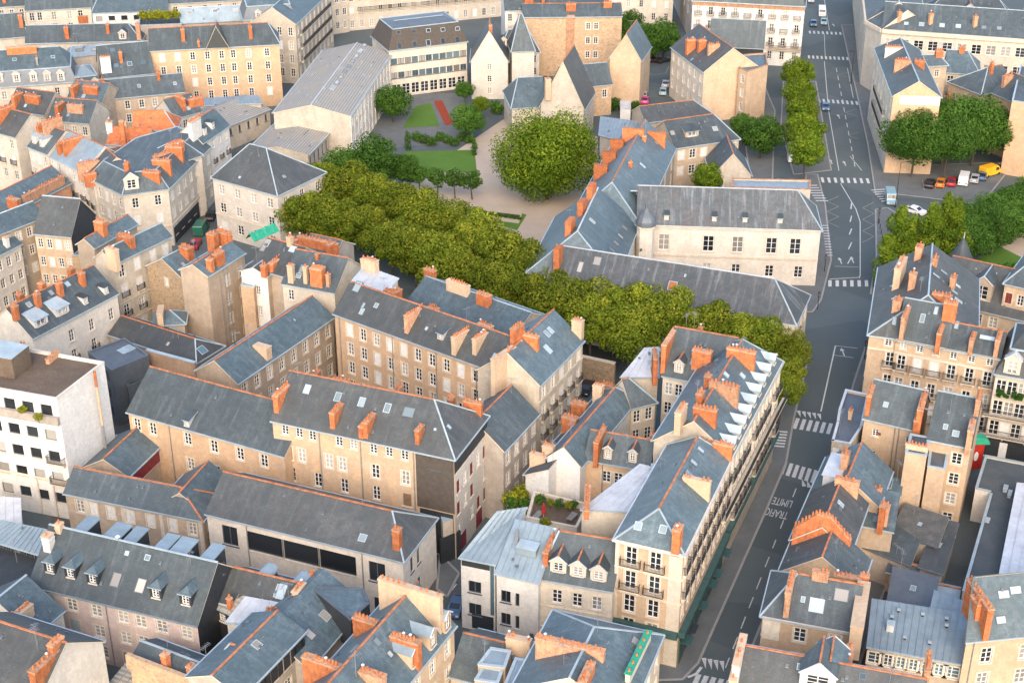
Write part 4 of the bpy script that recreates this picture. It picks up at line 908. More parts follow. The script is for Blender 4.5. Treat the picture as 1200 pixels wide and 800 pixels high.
b = Bld('roadside_hip_house', 'ochre house with white cornice, chimney slab and square skylight beside road', 'ochre')
b.block((894, 719), (1002, 739), 12, r=(925, 671), r2=(1018, 686), pitch=38, roof='slate', hipR=0, hipL=3.0)
b.win('F', 3, 3, w=1.35, h=1.9, top=1.0, sp=3.5, us=[.42, .8], shut=0); b.band('F', 11.5, .4, .3, 'trim', name='cornice'); b.panel('F', .01, .2, 8.8, 11.4, 'cream', .12, 'bay')
b.ch(925, 696, 4.6, 2.2, .6, 'n', 'brick2', 6).ch(961, 677, 1.9, 1.1, .7, 'u', 'brick2', 4).ch(993, 681, 3.2, 1.2, .7, 'u', 'brick2', 6).ch(1017, 683, 1.0, 2.0, .6, 'u', 'brick', 2).ch(1008, 716, 9.0, 1.2, 1.3, 'n', 'chst', 0)
b.sky(957, 709, 1.6, 1.6, 'skyl').sky(986, 697, 1.6, 1.5, 'curt').sky(941, 702, .5, .7); b.win('L', 4, 2, top=1.2)
b = Bld('rubble_slate_roofed_house', 'house with mottled old slate roof and red ridge beside road crossing', 'cream')
b.block((852, 822), (1076, 866), 12, r=(872, 755), r2=(1087, 797), pitch=38, roof='slate2', hipL=0, hipR=0)
b.dorm(957, 806, 3.6, 1.8, 'gable', 'slate', 'zincwh', rdg='ridge'); b.ch(866, 772, 5.6, 1.6, .7, 'n', 'chwh', 6, pk='pot').ch(860, 798, 3.0, 1.6, .7, 'n', 'chst', 3).ch(995, 768, 3.4, 1.6, .7, 'n', 'brick2', 7).ch(1087, 783, 3.4, 3.0, .6, 'n', 'brick2', 5)
b.dorm(975, 768, 3.2, 1.8, 'gable', 'slate4', 'zincwh', rdg='ridge'); b.sky(938, 781, .7, .7, 'glassb').sky(1011, 792, .7, .7, 'glassb')
b = Bld('blue_zinc_workshop', 'low workshop with wide pale blue standing-seam roof and glazed front', 'tan')
b.mono((1018, 757), (1127, 777), 6, (1138, 720), 1.2, roof='zincroof', D=(1024, 702))
b.win('F', 7, 1, w=1.7, h=1.6, top=.7, st='o', shut=0, curt=.1, glass='glassb', u0=.02, u1=.98); box_part(b, 'vent', 1043, 737, 0, .8, .8, .9, 'zincwh')
for x, y in ((1053, 716), (1081, 721), (1109, 726), (1109, 734), (1045, 724), (1060, 748), (1089, 754)): box_part(b, 'vent', x, y, 0, .3, .3, .25, 'iron')
b.mono((1092, 714), (1137, 723), 6.6, (1137, 708), .4, roof='zincroof', key='e', D=(1097, 692))
b = Bld('ochre_chimney_house', 'ochre house with blue-grey slate roof and brick chimney row above workshop', 'ochre')
b.mono((1133, 749), (1290, 733), 10, (1300, 660), 5.0, roof='slate4', D=(1143, 676))
b.win('F', 6, 3, w=1.3, h=2.1, top=1.5, sp=3.5, us=[.17, .46, .7], shut=0); b.ch(1147, 706, 6.0, 1.6, .7, 'n', 'brick', 10).ch(1143, 712, 2.0, 1.4, .7, 'n', 'brick', 4)
b.sky(1176, 696, 1.2, .8).sky(1190, 691, 1.2, .8).sky(1173, 726, 1.2, .9); b.pipe('F', .06)
b = Bld('flat_grey_shop', 'long low shop with dark grey flat roof beside narrow yard', 'pale')
b.flat([(1128, 692), (1161, 576), (1143, 572), (1155, 533), (1232, 548), (1216, 640), (1194, 702)], 5.2, .3, roof='flatgrey', cap='zinc')
box_part(b, 'vent', 1178, 574, 0, 1.2, .5, .4, 'zincwh'); box_part(b, 'vent', 1183, 580, 0, 1.4, .4, .35, 'zincwh'); box_part(b, 'vent', 1157, 611, 0, .6, .5, .4, 'zincwh')
b = Bld('ribbed_roof_annex', 'annex with pale ribbed roof and white patch behind flat grey shop', 'pale')
b.mono((1170, 684), (1230, 690), 6.2, (1260, 572), .8, roof='zincwh', D=(1194, 566))
for i, (pp, hh, rf, lb) in enumerate((([(1046, 622), (1098, 640), (1110, 606), (1062, 590)], 5.2, 'court', 'rough grey lean-to roof under tan rear wall'), ([(1012, 640), (1066, 662), (1076, 634), (1036, 604)], 4.6, 'court', 'mottled grey yard shed roof behind brick gable'), ([(1042, 702), (1092, 716), (1098, 676), (1048, 664)], 4.2, 'flatgrey', 'dark mottled yard shed beside blue zinc workshop'), ([(1078, 664), (1104, 672), (1122, 612), (1100, 608)], 4.4, 'court', 'narrow grey shed roof along dark yard'))):
    b = Bld('yard_shed', lb, 'grey', 'shed', 'sheds in the rear yard'); b.mono(pp[0], pp[1], hh, pp[2], .9, roof=('shedroof', 'slate', 'zincdk', 'slate2')[i], D=pp[3], gut='zincdk'); b.sky((pp[0][0] + pp[2][0]) / 2, (pp[0][1] + pp[2][1]) / 2, .7, .9)
for A_, B_, r_, q_, h_, rf, lb in (((1040, 668), (1074, 678), (1046, 655), (1078, 664), 3.2, 'slate', 'little slate-gabled outhouse between yard sheds'), ((1088, 640), (1112, 646), (1092, 624), (1118, 630), 3.0, 'shedroof', 'small grey outhouse below stacked white windows'), ((1098, 700), (1122, 705), (1102, 686), (1126, 690), 3.2, 'zincroof', 'tiny zinc-roofed outhouse at end of dark yard')):
    b = Bld('outhouse', lb, 'rub2', 'shed'); b.block(A_, B_, h_, r=r_, r2=q_, pitch=30, roof=rf, hipL=0, hipR=0, ridge='ridge'); b.win('F', 2, 1, w=.8, h=1.0, top=.6, shut=.3, shk='shutbr')
b = Bld('blue_roofed_yard_house', 'small yard house with blue slate roof and turquoise skylights', 'tan')
b.mono((998, 612), (1046, 622), 8.0, (1053, 577), 2.2, roof='slate4', D=(1008, 570)); b.sky(1016, 583, 1.0, 1.1, 'glassb').sky(1027, 608, 1.0, 1.1, 'glassb'); b.ch(1031, 620, 1.2, 5.0, .7, 'n', 'brick', 3).ch(1037, 613, 1.0, 3.4, .6, 'n', 'brick2', 2); b.ch(1020, 575, 3.0, .6, .5, 'u', 'brick', 5)
b = Bld('glazed_lean_to', 'little lean-to with strips of roof glass against tan rear wall', 'tan', 'shed')
b.mono((1010, 573), (1054, 580), 7.6, (1057, 562), .8, roof='slate4', D=(1018, 552))
for x in (1022, 1030, 1042): b.sky(x, 567, .8, 1.8, 'skyl')
# ------------------------------------------------------------------ upper right
b = Bld('civic_stone_building', 'long pale stone civic building with arched windows and rounded street corner', 'cream')
b.block((1034, 34), (1262, 50), 16, d=15, pitch=36, roof='slate', key='f', hipL=0, hipR=0, ridge='zinc', rise=4.5)
b.block((1006, -60), (1016, 24), 16, d=14, pitch=34, roof='slate', key='s', hipL=0, hipR=0, ridge='zinc')
b.block((1016, 24), (1034, 34), 16, d=12, pitch=34, roof='slate', key='c', hipL=0, hipR=0, ridge=None)
b.win('fF', 13, 2, w=2.2, h=2.3, top=2.2, sp=4.6, st='o', shut=0, curt=.5, u0=.01, u1=.99); b.win('sF', 8, 3, w=1.4, h=2.3, top=2.2, sp=4.6, st='o', shut=0)
for k_ in ('fF', 'sF', 'cF'): b.band(k_, 15.1, .9, .55, 'trim', name='cornice')
for x in (1053, 1090, 1142): b.ch(x, 25 + (x - 1053) * .06, .9, 2.9, .9, 'u', 'brick2', 2)
for x in (1044, 1062, 1080, 1104, 1123, 1153, 1171): b.sky(x, 27 + (x - 1044) * .05, 1.2, 1.2)
b = Bld('courtyard_blue_roof', 'blue slate roof with small gabled dormer behind civic building', 'ochre')
b.block((1085, 17), (1185, 22), 15, r=(1103, -5), r2=(1172, 2), pitch=36, roof='slate', ridge='zinc'); b.dorm(1136, 16, 2.4, 1.4, 'gable', rdg='ridge')
b = Bld('slender_corner_house', 'ochre-gabled corner house with balconied stone front and cluttered chimneys behind big tree', 'orange')
b.block((1026, 56), (1047, 112), 17, d=9.5, pitch=34, roof='slate', hipL=3, hipR=0, ridge='zinc'); b.sides['F']['wall'] = 'cream'
b.win('F', 7, 4, w=1.1, h=2.1, top=1.0, sp=3.4, shut=.1); [b.balcony('F', .5, 17, z, .7) for z in (9.9, 6.5)]
b.panel('R', .15, .995, 15.2, 17.0, 'white', .05, 'painted_band'); b.ch(1057, 80, 3.6, 2.2, .7, 'n', 'brick2', 8).ch(1047, 62, 4.0, 1.6, .7, 'n', 'chwh', 8).ch(1077, 78, 2.4, 1.6, .7, 'n', 'brick', 5)
b = Bld('brown_back_house', 'brown rear house with blue slate roof and two white windows', 'tan')
b.block((1083, 77), (1110, 76), 15.5, r=(1064, 66), r2=(1100, 64), pitch=30, roof='slate4', ridge='zinc', hipL=0); b.win('F', 1, 2, w=1.0, h=1.7, top=1.0, sp=3.5, us=[.6], shut=0); b.ch(1100, 66, 1.8, 1.6, .9, 'u', 'brick', 4)
b = Bld('terrace_plant_house', 'blue-roofed house with plant-filled terraces behind big tree', 'cream')
b.block((1108, 84), (1148, 87), 12.5, r=(1086, 57), r2=(1134, 60), pitch=36, roof='slate4', ridge='zinc', hipL=0); b.win('F', 3, 2, w=1.4, h=2.0, top=.9, sp=4.2, shut=0, curt=0); b.ch(1127, 61, 1.3, 1.4, .9, 'u', pots=3); b.balcony('F', .5, 7.5, 7.2, 1.3); b.balcony('F', .5, 7.5, 3.2, 1.5)
b = Bld('low_blue_annex', 'low blue slate annex with brick chimney tucked behind big tree', 'tan')
b.block((1090, 122), (1128, 123), 7, r=(1090, 113), r2=(1128, 114), pitch=34, roof='slate4'); b.ch(1113, 119, .9, 2.4, .8, 'u', pots=2)
b = Bld('orange_gable_house', 'blank orange gable wall with dark slate roof behind clipped tree', 'orange')
b.block((1163, 108), (1240, 140), 13, d=9, pitch=40, roof='slate', hipL=0, hipR=0); b.ch(1180, 97, 2.6, 2.0, .8, 'n', 'brick2', 5)
b = Bld('tall_orange_gable', 'tall plain orange gable standing over parked cars', 'orange')
b.flat([(1186, 118), (1250, 128), (1262, 84), (1196, 76)], 16, .3, roof='slate', cap='zinc')
b = Bld('grey_mansard_house', 'grey slate-roofed house with light metal cladding between ochre gables', 'tan')
b.block((1150, 110), (1190, 102), 12, r=(1164, 78), r2=(1196, 72), pitch=36, roof='slate'); b.ch(1161, 86, .7, 3, .7, 'u', 'brick', 2)
# ================================================================== the courtyard mansion and what stands round it
b = Bld('courtyard_mansion', 'white stone mansion round courtyard with streaked slate roofs and small domed turret', 'pale')
b.block((747, 262), (962, 269), 11, r=(712, 216), r2=(935, 224), pitch=42, roof='slate3', key='m', hipL=0, ridge='zincwh')
hz_ = b.last[4] + b.last[5]; b.block((722, 328), (748, 262), 10.4, r=(658, 296), r2=(710, 214), pitch=39, roof='slate4', key='w', hipL=4.5, hipR=0, ridge='zincwh')
b.block((640, 331), (932, 379), 10, C=(942, 344), r=(663, 289), r2=(908, 327), pitch=40, roof='slate3', key='f', hipL=0, ridge='zincwh')
b.win('mF', 9, 1, w=1.9, h=3.0, top=1.9, us=[.045, .15, .395, .555, .65, .74, .87], st='w', shut=0, curt=.35, skip=((4, 0),)); b.win('mF', 9, 1, w=1.5, h=2.2, top=7.2, us=[.15, .395, .555, .74, .9], st='o', shut=0)
b.band('mF', 5.0, .35, .2); b.band('mF', 10.4, .5, .3, name='cornice'); b.panel('mF', .55, .58, .2, 3.2, 'dark', .03, 'door') if False else None
b.sides['wL']['nowall'] = False; b.win('wF', 3, 1, w=1.7, h=3.0, top=1.9, shut=0)
b.sides['fR']['wall'] = 'cream'; b.win('fR', 3, 1, w=1.2, h=2.0, top=1.6); b.win('mR', 3, 2, w=1.2, h=2.2, top=1.8, sp=4.5)
for i, (x, y) in enumerate(((654, 309), (668, 272), (682, 250), (693, 231), (703, 217))): b.ch(x, y, 2.7 if i else 2.2, 3.3 if i else 4.2, 1.0, 'n' if False else 'u' if False else 'n', 'brick', 0, False)
for x, y in ((732, 267), (727, 277), (722, 285), (717, 293), (694, 259)): b.sky(x, y, .8, 1.3, 'curt')
b.sky(737, 232, 2.4, 1.6, 'skyl'); b.sky(700, 306, 1.3, 1.6, 'curt').sky(680, 313, .9, 2.0, 'curt').sky(788, 335, 1.4, 1.6, 'tile').sky(760, 316, .3, .5, 'curt').sky(803, 323, .3, .5, 'curt')
for x in (781, 837, 873, 914): b.dorm(x, 257 + (x - 781) * .03, .8, .9, 'shed', 'slate', 'cream')
mb = MB(); mb.cyl((0, 0), 1.55, 1.55, 0, 11.8, 'pale', 8, False); mb.cyl((0, 0), 1.8, 1.8, 11.8, 12.1, 'trim', 8)
pr = [(1.85, 12.1), (1.75, 12.9), (1.35, 13.7), (.75, 14.4), (.3, 15.1), (.1, 16.4), (.02, 17.2)]
for (r0, z0), (r1, z1) in zip(pr, pr[1:]): mb.cyl((0, 0), r0, r1, z0, z1, 'zincdk', 12, False)
q = P(757, 262, 12.2); mb.obj('turret', b.o, Matrix.Translation(b.loc(Vector((q.x, q.y, 0)))))
mb = MB(); mb.cyl((0, 0), .04, .04, 0, 3.5, 'metal', 6)
for i, k in enumerate(('glassb', 'frame', 'red')): mb.bx(.05 + i * .35, .4 + i * .35, -.02, .02, 2.2, 3.4, k)
q = P(748, 296, 6); tag(mb.obj('flag', None, Matrix.Translation((q.x, q.y - 1.5, 5.0)) @ Matrix.Rotation(R(25), 4, 'X')), 'small tricolour flag hung beside domed turret', 'flag')
b = Bld('mansion_rear_wing', 'blue slate rear wing of chimney-lined roofs next to giant chestnut', 'tan')
b.block((750, 262), (791, 173), 11, r=(700, 240), r2=(753, 152), pitch=40, roof='slate4', hipL=5, hipR=0); b.win('F', 5, 2, top=1.2)
for x, y in ((723, 176), (714, 190), (704, 206)): b.ch(x, y, 2.8, 3.0, 1.0, 'n', 'brick', 0, False)
b.ch(742, 160, 4.5, 2.2, .9, 'n', 'brick', 0, False).ch(769, 164, 4.0, 2.2, .9, 'n', 'brick', 0, False); b.sky(753, 194, .6, 1.4).sky(769, 168, .6, 1.0); b.ch(739, 195, .8, 1.0, .6, 'n', pots=1).ch(755, 165, .8, 1.2, .6, 'n', pots=1)
b = Bld('tan_dormer_house', 'tan house with long slate roof, wide dormer and shuttered windows behind mansion', 'tan')
b.block((791, 173), (866, 162), 9.5, r=(760, 143), r2=(838, 135), pitch=36, roof='slate', hipL=0)
b.win('F', 5, 2, w=1.4, h=1.9, top=.9, sp=3.4, us=[.1, .28, .45, .72, .9], shut=.5); b.dorm(811, 160, 3.0, 1.2, 'shed', wall='tan'); b.sky(788, 156, 1.1, 1.2, 'curt').sky(838, 151, 1.1, 1.1, 'curt').sky(826, 143, .5, .5)
b = Bld('patched_slate_hall', 'hall with patched brown and blue slate roof behind tan dormer house', 'tan')
b.block((757, 143), (836, 134), 9.0, r=(730, 129), r2=(810, 116), pitch=30, roof='slate2')
b = Bld('zinc_lean_to_range', 'grey zinc lean-to beside giant chestnut', 'grey', 'shed')
b.mono((703, 158), (738, 168), 6, (752, 143), 1.2, roof='zincroof', D=(704, 137))
b = Bld('courtyard_slate_annex', 'dark slate annex with red verge beside round bushy tree', 'stone')
gfront(b, (835, 205), (880, 205), 7, 10, apex=(848, 180)); b.win('L', 2, 1)
b = Bld('flat_zinc_annex', 'small annex with pale flat roof trim behind mansion ridge', 'cream')
b.flat([(858, 219), (950, 222), (950, 211), (858, 209)], 9, .3, roof='zincroof', cap='brick2')
# ------------------------------------------------------------------ school and halls
b = Bld('modern_school_block', 'modern cream school block with long glazed bands and brown mansard top', 'cream')
mansard(b, (456, 60), (547, 49), 11.5, d=13, hm=4.6, ins=1.6, rise=.6, roof='zincdk', low='darkbrown')
b.win('F', 11, 2, w=1.55, h=1.5, top=2.0, sp=3.4, st='m', shut=0, curt=.3, u0=.01, u1=.995, glass='glassb'); b.win('F', 8, 1, w=2.0, h=2.6, top=8.4, st='o', shut=0, curt=0, u0=.02, u1=.98)
for x in (468, 486, 502, 519, 536): b.sky(x, 54 - (x - 468) * .11, 1.1, 1.4, 'glass')
for x in (467, 485, 502, 519, 536): b.sky(x, 38 - (x - 467) * .06, 1.1, .9, 'glass')
b = Bld('school_hall', 'long hall with weathered ribbed roof and white pillared side', 'pale')
b.block((410, 136), (459, 62), 10.5, d=16.5, pitch=14, roof='corr', hipL=0, hipR=0, ridge='zincwh')
b.win('F', 12, 3, w=1.5, h=2.0, top=1.0, sp=3.2, st='o', shut=0, curt=.35); b.sides['L']['wall'] = 'stone'
for i in range(13): b.panel('F', i / 13.1 + .002, i / 13.1 + .012, .2, 10.2, 'white', .2, 'pilaster')
b.flash([(376, 108), (417, 56)], 'zincwh', 1.4, 'roof_lights') if False else None
for i in range(9): b.sky(390 + i * 4.6, 103 - i * 6.2, 2.4, .9, 'curt')
b = Bld('low_school_hall', 'lower ribbed-roof hall in front of pillared school hall', 'stone')
b.block((361, 181), (397, 143), 6.5, d=13, pitch=10, roof='corr', hipL=0, hipR=0, ridge=None); b.win('F', 8, 1, w=.9, h=2.2, top=1.0, st='m', shut=0)
b = Bld('gabled_white_lodge', 'tall white gabled lodge with steep slate roof in school garden', 'pale')
gfront(b, (552, 71), (595, 71), 9.5, 11, apex=(574, 36)); b.win('L', 1, 3, w=1.2, h=1.7, top=.2 - 1.5, sp=2.9, us=[.5], shut=0) if False else b.win('L', 2, 3, w=1.1, h=1.6, top=.8, sp=2.9, us=[.5], shut=0)
b.ch(575, 36, .8, 1.6, .8, 'n', pots=1)
b = Bld('lodge_rear_house', 'slate-roofed house with steep pyramid roof beside white gabled lodge', 'pale')
b.block((584, 62), (632, 60), 9, r=(596, 36), r2=(618, 34), pitch=50, roof='slate2', ridge='zinc'); b.win('F', 4, 2, top=1, shut=0); b.dorm(590, 55, 1.6, 1.8, 'gable')
b.block((600, 58), (626, 57), 11.5, r=(609, 17), r2=(612, 17), pitch=64, roof='slate', key='t', ridge='zinc')
b = Bld('rubble_party_wall_house', 'tall rubble stone house with brick flue on blank wall', 'rub2')
b.block((613, 20), (729, 19), 15, d=9, pitch=36, roof='slate', hipL=0, hipR=0, rise=2.0); b.win('F', 2, 3, w=1.1, h=1.7, top=1.6, sp=3.6, us=[.66, .74], shut=0)
b.panel('F', .44, .52, 4, 15.4, 'brick2', .3, 'flue'); b.ch(669, 12, 2.6, 2.0, .9, 'u', pots=5).ch(712, 8, 2.2, 1.4, .9, 'u', pots=4)
b = Bld('tall_tan_gable_house', 'narrow tan gable house with blue slate slope above car court', 'tan')
gfront(b, (715, 67), (751, 70), 11.5, 12, apex=(713, 40), roof='slate4'); b.sides['L']['wall'] = 'ochre'
b = Bld('small_rubble_house', 'small rubble house with slate roof beside narrow tan gable', 'rub2')
b.block((662, 103), (717, 98), 7.5, r=(660, 78), r2=(705, 74), pitch=42, roof='slate', hipL=0, hipR=0, ridge='zinc'); b.win('F', 3, 1, top=1.3, shut=0, us=[.55, .85])
b = Bld('chapel_roof_house', 'dark gabled chapel roof with blue zinc wings behind giant chestnut', 'stone')
gfront(b, (634, 122), (684, 126), 8.5, 12, apex=(650, 72), roof='slate2'); b.block((600, 126), (640, 124), 7, r=(606, 90), r2=(632, 92), pitch=38, roof='slate4', key='z', ridge='zinc'); b.ch(651, 112, 1.6, 3.6, 1.2, 'n', 'chst', 3)
b = Bld('white_garden_tent_house', 'little flat white-roofed pavilion beside parked cars', 'white', 'shed')
b.flat([(727, 128), (739, 128), (739, 119), (727, 118)], 3, .1, roof='zincwh', cap='zincwh')
b = Bld('ochre_party_wall_house', 'ochre house with blank gable, rendered flue wall and row of windows to side', 'ochre')
b.block((787, 55), (825, 84), 12, C=(866, 62), pitch=36, roof='slate2', hipL=0, hipR=0); b.sides['F']['wall'] = 'cream'
b.win('F', 6, 3, w=1.1, h=2.0, top=1.0, sp=3.3, shut=.2); b.ch(809, 60, 2.4, 3.6, 1.2, 'n', pots=5).ch(822, 58, 2.0, 2.8, 1.0, 'n', pots=4).ch(836, 60, 3.0, 2.0, .7, 'n', 'brick2', 6); b.sky(811, 70, .6, 1)
b = Bld('ochre_annex_tower', 'narrow ochre annex with recessed windows next to tree-lined pavement', 'ochre')
b.flat([(866, 80), (876, 84), (900, 76), (898, 62), (870, 64)], 12.4, .3, roof='slate4', cap='brick2'); k_ = facing(b, (868, 100)); b.win(k_, 1, 3, w=1.0, h=1.8, top=1.2, sp=3.3, shut=0)
b = Bld('dark_shingled_house', 'dark shingled roof block against white corner building', 'dark')
b.block((832, 52), (895, 55), 10, d=6, pitch=60, roof='slate', ridge='zinc', rise=5.5, hipL=0, hipR=0)
b = Bld('white_boulevard_house', 'white boulevard corner house with balconies and brick band', 'white')
mansard(b, (812, 1), (943, 8), 15.5, d=13, hm=3, ins=1, rise=1.4, roof='slate'); b.win('F', 9, 4, w=1.15, h=2.1, top=1.3, sp=3.5, shut=.1, curt=.3, balc=((0, 1, 2), 1.9, .5)); b.band('F', 14.4, .9, .1, 'brick2'); b.band('F', 4.3, .4, .3); b.balcony('F', .86, 8, 4.4, .8)
b.win('R', 3, 4, w=1.1, h=2.1, top=1.3, sp=3.5)
b = Bld('cream_court_house', 'cream house closing car court behind bushy trees', 'cream')
b.block((715, -22), (790, -20), 12.5, d=10, pitch=36, roof='slate', hipL=0, hipR=0); b.win('F', 5, 3, w=1.1, h=2.0, top=1.5, sp=3.5, shut=.2)
b = Bld('cream_boulevard_front', 'long cream boulevard front with balconies above school hall', 'cream')
b.block((404, -32), (594, -48), 16, d=12, pitch=36, roof='slate'); b.win('F', 17, 4, w=1.15, h=2.1, top=2.4, sp=3.6, shut=.15, curt=.3); [b.balcony('F', .5, 40, z, .7) for z in (5.4, 9.0)]; b.band('F', 4.6, .3, .2)
b = Bld('brown_stone_infill', 'dark brown stone house with iron balcony between boulevard fronts', 'stone')
b.block((380, -25), (406, -29), 15.5, d=11, pitch=36, roof='slate'); b.win('F', 3, 4, top=1.5, sp=3.6, shut=.1)
b = Bld('curved_balcony_house', 'grey stone apartment house with stacked iron balconies curving along side street', 'stone')
b.block((346, 28), (388, -12), 15, d=11, pitch=34, roof='slate4', ridge='zinc'); b.win('F', 9, 4, w=1.1, h=2.1, top=1.0, sp=3.4, shut=.1, curt=.3); [b.balcony('F', .5, 26, z, .7) for z in (4.8, 8.2, 11.6)]; b.win('L', 4, 4, w=1.1, h=2.1, top=1.0, sp=3.4)
# ================================================================== left half
b = Bld('orange_tenement', 'four-storey orange tenement with grey triangular roof gable and many windows', 'orange')
b.block((176, 59), (327, 51), 15, r=(174, 34), r2=(314, 27), pitch=40, roof='slate', hipL=0)
b.win('F', 8, 4, w=1.1, h=1.9, top=1.0, sp=3.1, us=[.085, .205, .32, .435, .545, .635, .755, .9], shut=.22); b.win('R', 2, 4, w=1.1, h=1.9, top=1.0, sp=3.1)
b.dorm(255, 52, 5.5, .3, 'gable', 'slate2', 'slate2', rdg='ridge') if False else None
for x, y in ((187, 30), (232, 28), (254, 26), (283, 24)): b.ch(x, y, 2.6, .9, .7, 'u', pots=5)
b.ch(215, 47, .9, 3.4, .8, 'u', pots=2).ch(294, 44, .9, 3.4, .8, 'u', pots=2).ch(233, 54, .5, 1.4, .5, 'u', pots=1).ch(203, 29, .7, 1.6, .7, 'u', pots=1)
gfront(b, (242, 56), (268, 55), 15.05, 4.5, apex=(255, 31), roof='slate2', key='g', wall='slate2'); b.sides['gF']['nowall'] = True; b.sides['gK']['nowall'] = True; b.sides['gL']['z0'] = 14.9; b.sides['gR']['z0'] = 14.9
b = Bld('low_tan_house', 'low tan house with plain slate roof and four windows before orange tenement', 'tan')
b.block((119, 116), (216, 107), 8.5, r=(122, 93), r2=(214, 87), pitch=38, roof='slate', hipL=0, hipR=0, ridge='zinc'); b.win('F', 5, 2, w=1.1, h=1.9, top=1.0, us=[.3, .47, .63, .8, .95], shut=.1); b.sky(133, 104, .7, .9, 'curt').sky(163, 101, .7, .9, 'curt').sky(205, 98, .7, .9, 'curt'); b.ch(121, 103, .9, 2.6, .8, 'n', pots=3).ch(186, 93, .8, 2.2, .7, 'n', pots=2)
b = Bld('skylight_slate_house', 'slate-roofed house with turquoise skylights and white chimney wall', 'stone')
b.block((120, 91), (180, 85), 11, r=(121, 54), r2=(172, 48), pitch=40, roof='slate', hipL=0, hipR=0, ridge='zinc')
for x, y in ((132, 59), (136, 77), (152, 75), (168, 73)): b.sky(x, y, 1.1, 1.1, 'glassb')
b.ch(125, 84, 2.4, 4.6, .7, 'u', 'chwh', 4).ch(142, 72, .9, 2.8, .7, 'n', pots=2).ch(139, 51, .7, 2.0, .7, 'n', pots=1)
b = Bld('white_mansard_house', 'cream house with dormered mansard, blue slates and broad brick stack', 'cream')
mansard(b, (-20, 104), (89, 96), 10, d=12, hm=3.3, ins=.8, rise=3.4, roof='slate4', low='zincdk')
for x in (0, 20, 40, 56, 72): b.dorm(x, 97 - x * .03, 1.6, 1.9, 'gable', 'zincwh', 'cream')
b.win('F', 7, 2, top=1.0, shut=.1); b.ch(26, 62, 7.0, 1.8, .8, 'u', pots=0).sky(17, 70, .9, .8, 'glassb').sky(62, 67, .9, .8, 'glassb').ch(44, 76, .4, 2.0, .4, 'u', 'metal', 1)
b = Bld('grey_infill_house', 'grey zinc and glass infill with dormers between mansard and slate house', 'grey')
mansard(b, (88, 108), (120, 104), 8, d=10, hm=3, ins=.7, rise=1.4, roof='zincroof', low='slate'); b.dorm(97, 104, 1.4, 1.7, 'gable').dorm(112, 102, 1.4, 1.7, 'gable')
b = Bld('zinc_terrace_house', 'house with white terrace and glass roof strip behind infill', 'grey')
b.block((82, 66), (125, 62), 11, r=(84, 54), r2=(122, 52), pitch=26, roof='zincroof', ridge=None); b.sky(93, 59, 2, 1.0, 'curt').sky(112, 58, 2, 1.0, 'curt')
b = Bld('long_dark_slate_house', 'long dark slate roof with pyramid end and lone brick stack', 'stone')
b.block((30, 50), (165, 47), 11, r=(32, 30), r2=(150, 28), pitch=40, roof='slate', ridge='zinc'); b.ch(79, 44, 1.1, 3.4, .9, 'u', pots=2).ch(127, 38, .8, 2.6, .8, 'u', pots=1).dorm(144, 46, 1.8, 1.6, 'gable', 'slate', 'cream').ch(163, 44, 1.2, 4.5, 1.0, 'n', 'brick2', 2)
b = Bld('cream_five_window_house', 'cream house with five tall windows and dark roof near garden terrace', 'cream')
b.block((30, 12), (106, 8), 12, r=(32, -10), r2=(104, -13), pitch=38, roof='slate', hipL=0, hipR=0); b.win('F', 6, 3, w=1.2, h=2.1, top=.8, us=[.08, .2, .42, .66, .83], shut=0); b.ch(98, 24, 2.4, 2.4, 1.2, 'u') if False else None
b = Bld('hipped_slate_house', 'slate house with hipped roof behind low brick-stacked zinc house', 'stone')
b.block((-40, 48), (30, 42), 11, r=(-20, 20), r2=(22, 14), pitch=40, roof='slate', ridge='zinc'); b.ch(25, 30, 1.2, 3.4, .9, 'n', pots=3)
b = Bld('brick_stack_house', 'low house with zinc roof and clustered brick stacks below cream windows', 'stone')
b.block((58, 34), (112, 31), 7, r=(60, 23), r2=(110, 20), pitch=32, roof='zincroof', ridge=None); b.ch(98, 27, 2.6, 2.6, 1.6, 'u', pots=6).ch(115, 27, 1.0, 1.6, .8, 'u', pots=2).ch(65, 28, 1.6, 1.0, .8, 'u')
b = Bld('zinc_roof_terrace_block', 'grey block with pale zinc top and long skylit roof near hanging garden', 'grey')
b.block((212, 26), (289, 22), 13, r=(212, 10), r2=(287, 6), pitch=50, roof='zincroof', ridge='zincwh', hipL=0, hipR=0); b.sky(222, 15, 1.3, .8, 'curt').sky(252, 13, 1.3, .8, 'curt').sky(276, 12, 1.3, .8, 'curt')
b = Bld('garden_terrace_block', 'flat block topped by bright yellow-green hanging garden', 'grey')
b.flat([(162, 30), (213, 28), (210, 14), (164, 16)], 13, .5)
b = Bld('white_angular_house', 'white angular house with dark roofs behind hanging garden', 'white')
b.block((108, 15), (196, 12), 13, r=(116, -6), r2=(190, -10), pitch=32, roof='slate4', ridge='zinc'); b.win('F', 6, 2, top=1, w=1.6, h=1.2, st='d', shut=0)
for i, (l_, r_, ap, hh, lb) in enumerate((((300, 18), (345, 16), None, 13, 'grey slate mansard house with red-framed dormers behind orange tenement'),)):
    b = Bld('slate_mansard_house', lb, 'stone'); mansard(b, (286, 24), (346, 20), 15, d=11, hm=3, ins=1, rise=1.6, roof='slate4', low='zincdk')
    for x in (303, 324, 338): b.dorm(x, 22, 1.4, 1.6, 'gable', 'zincwh', 'pale')
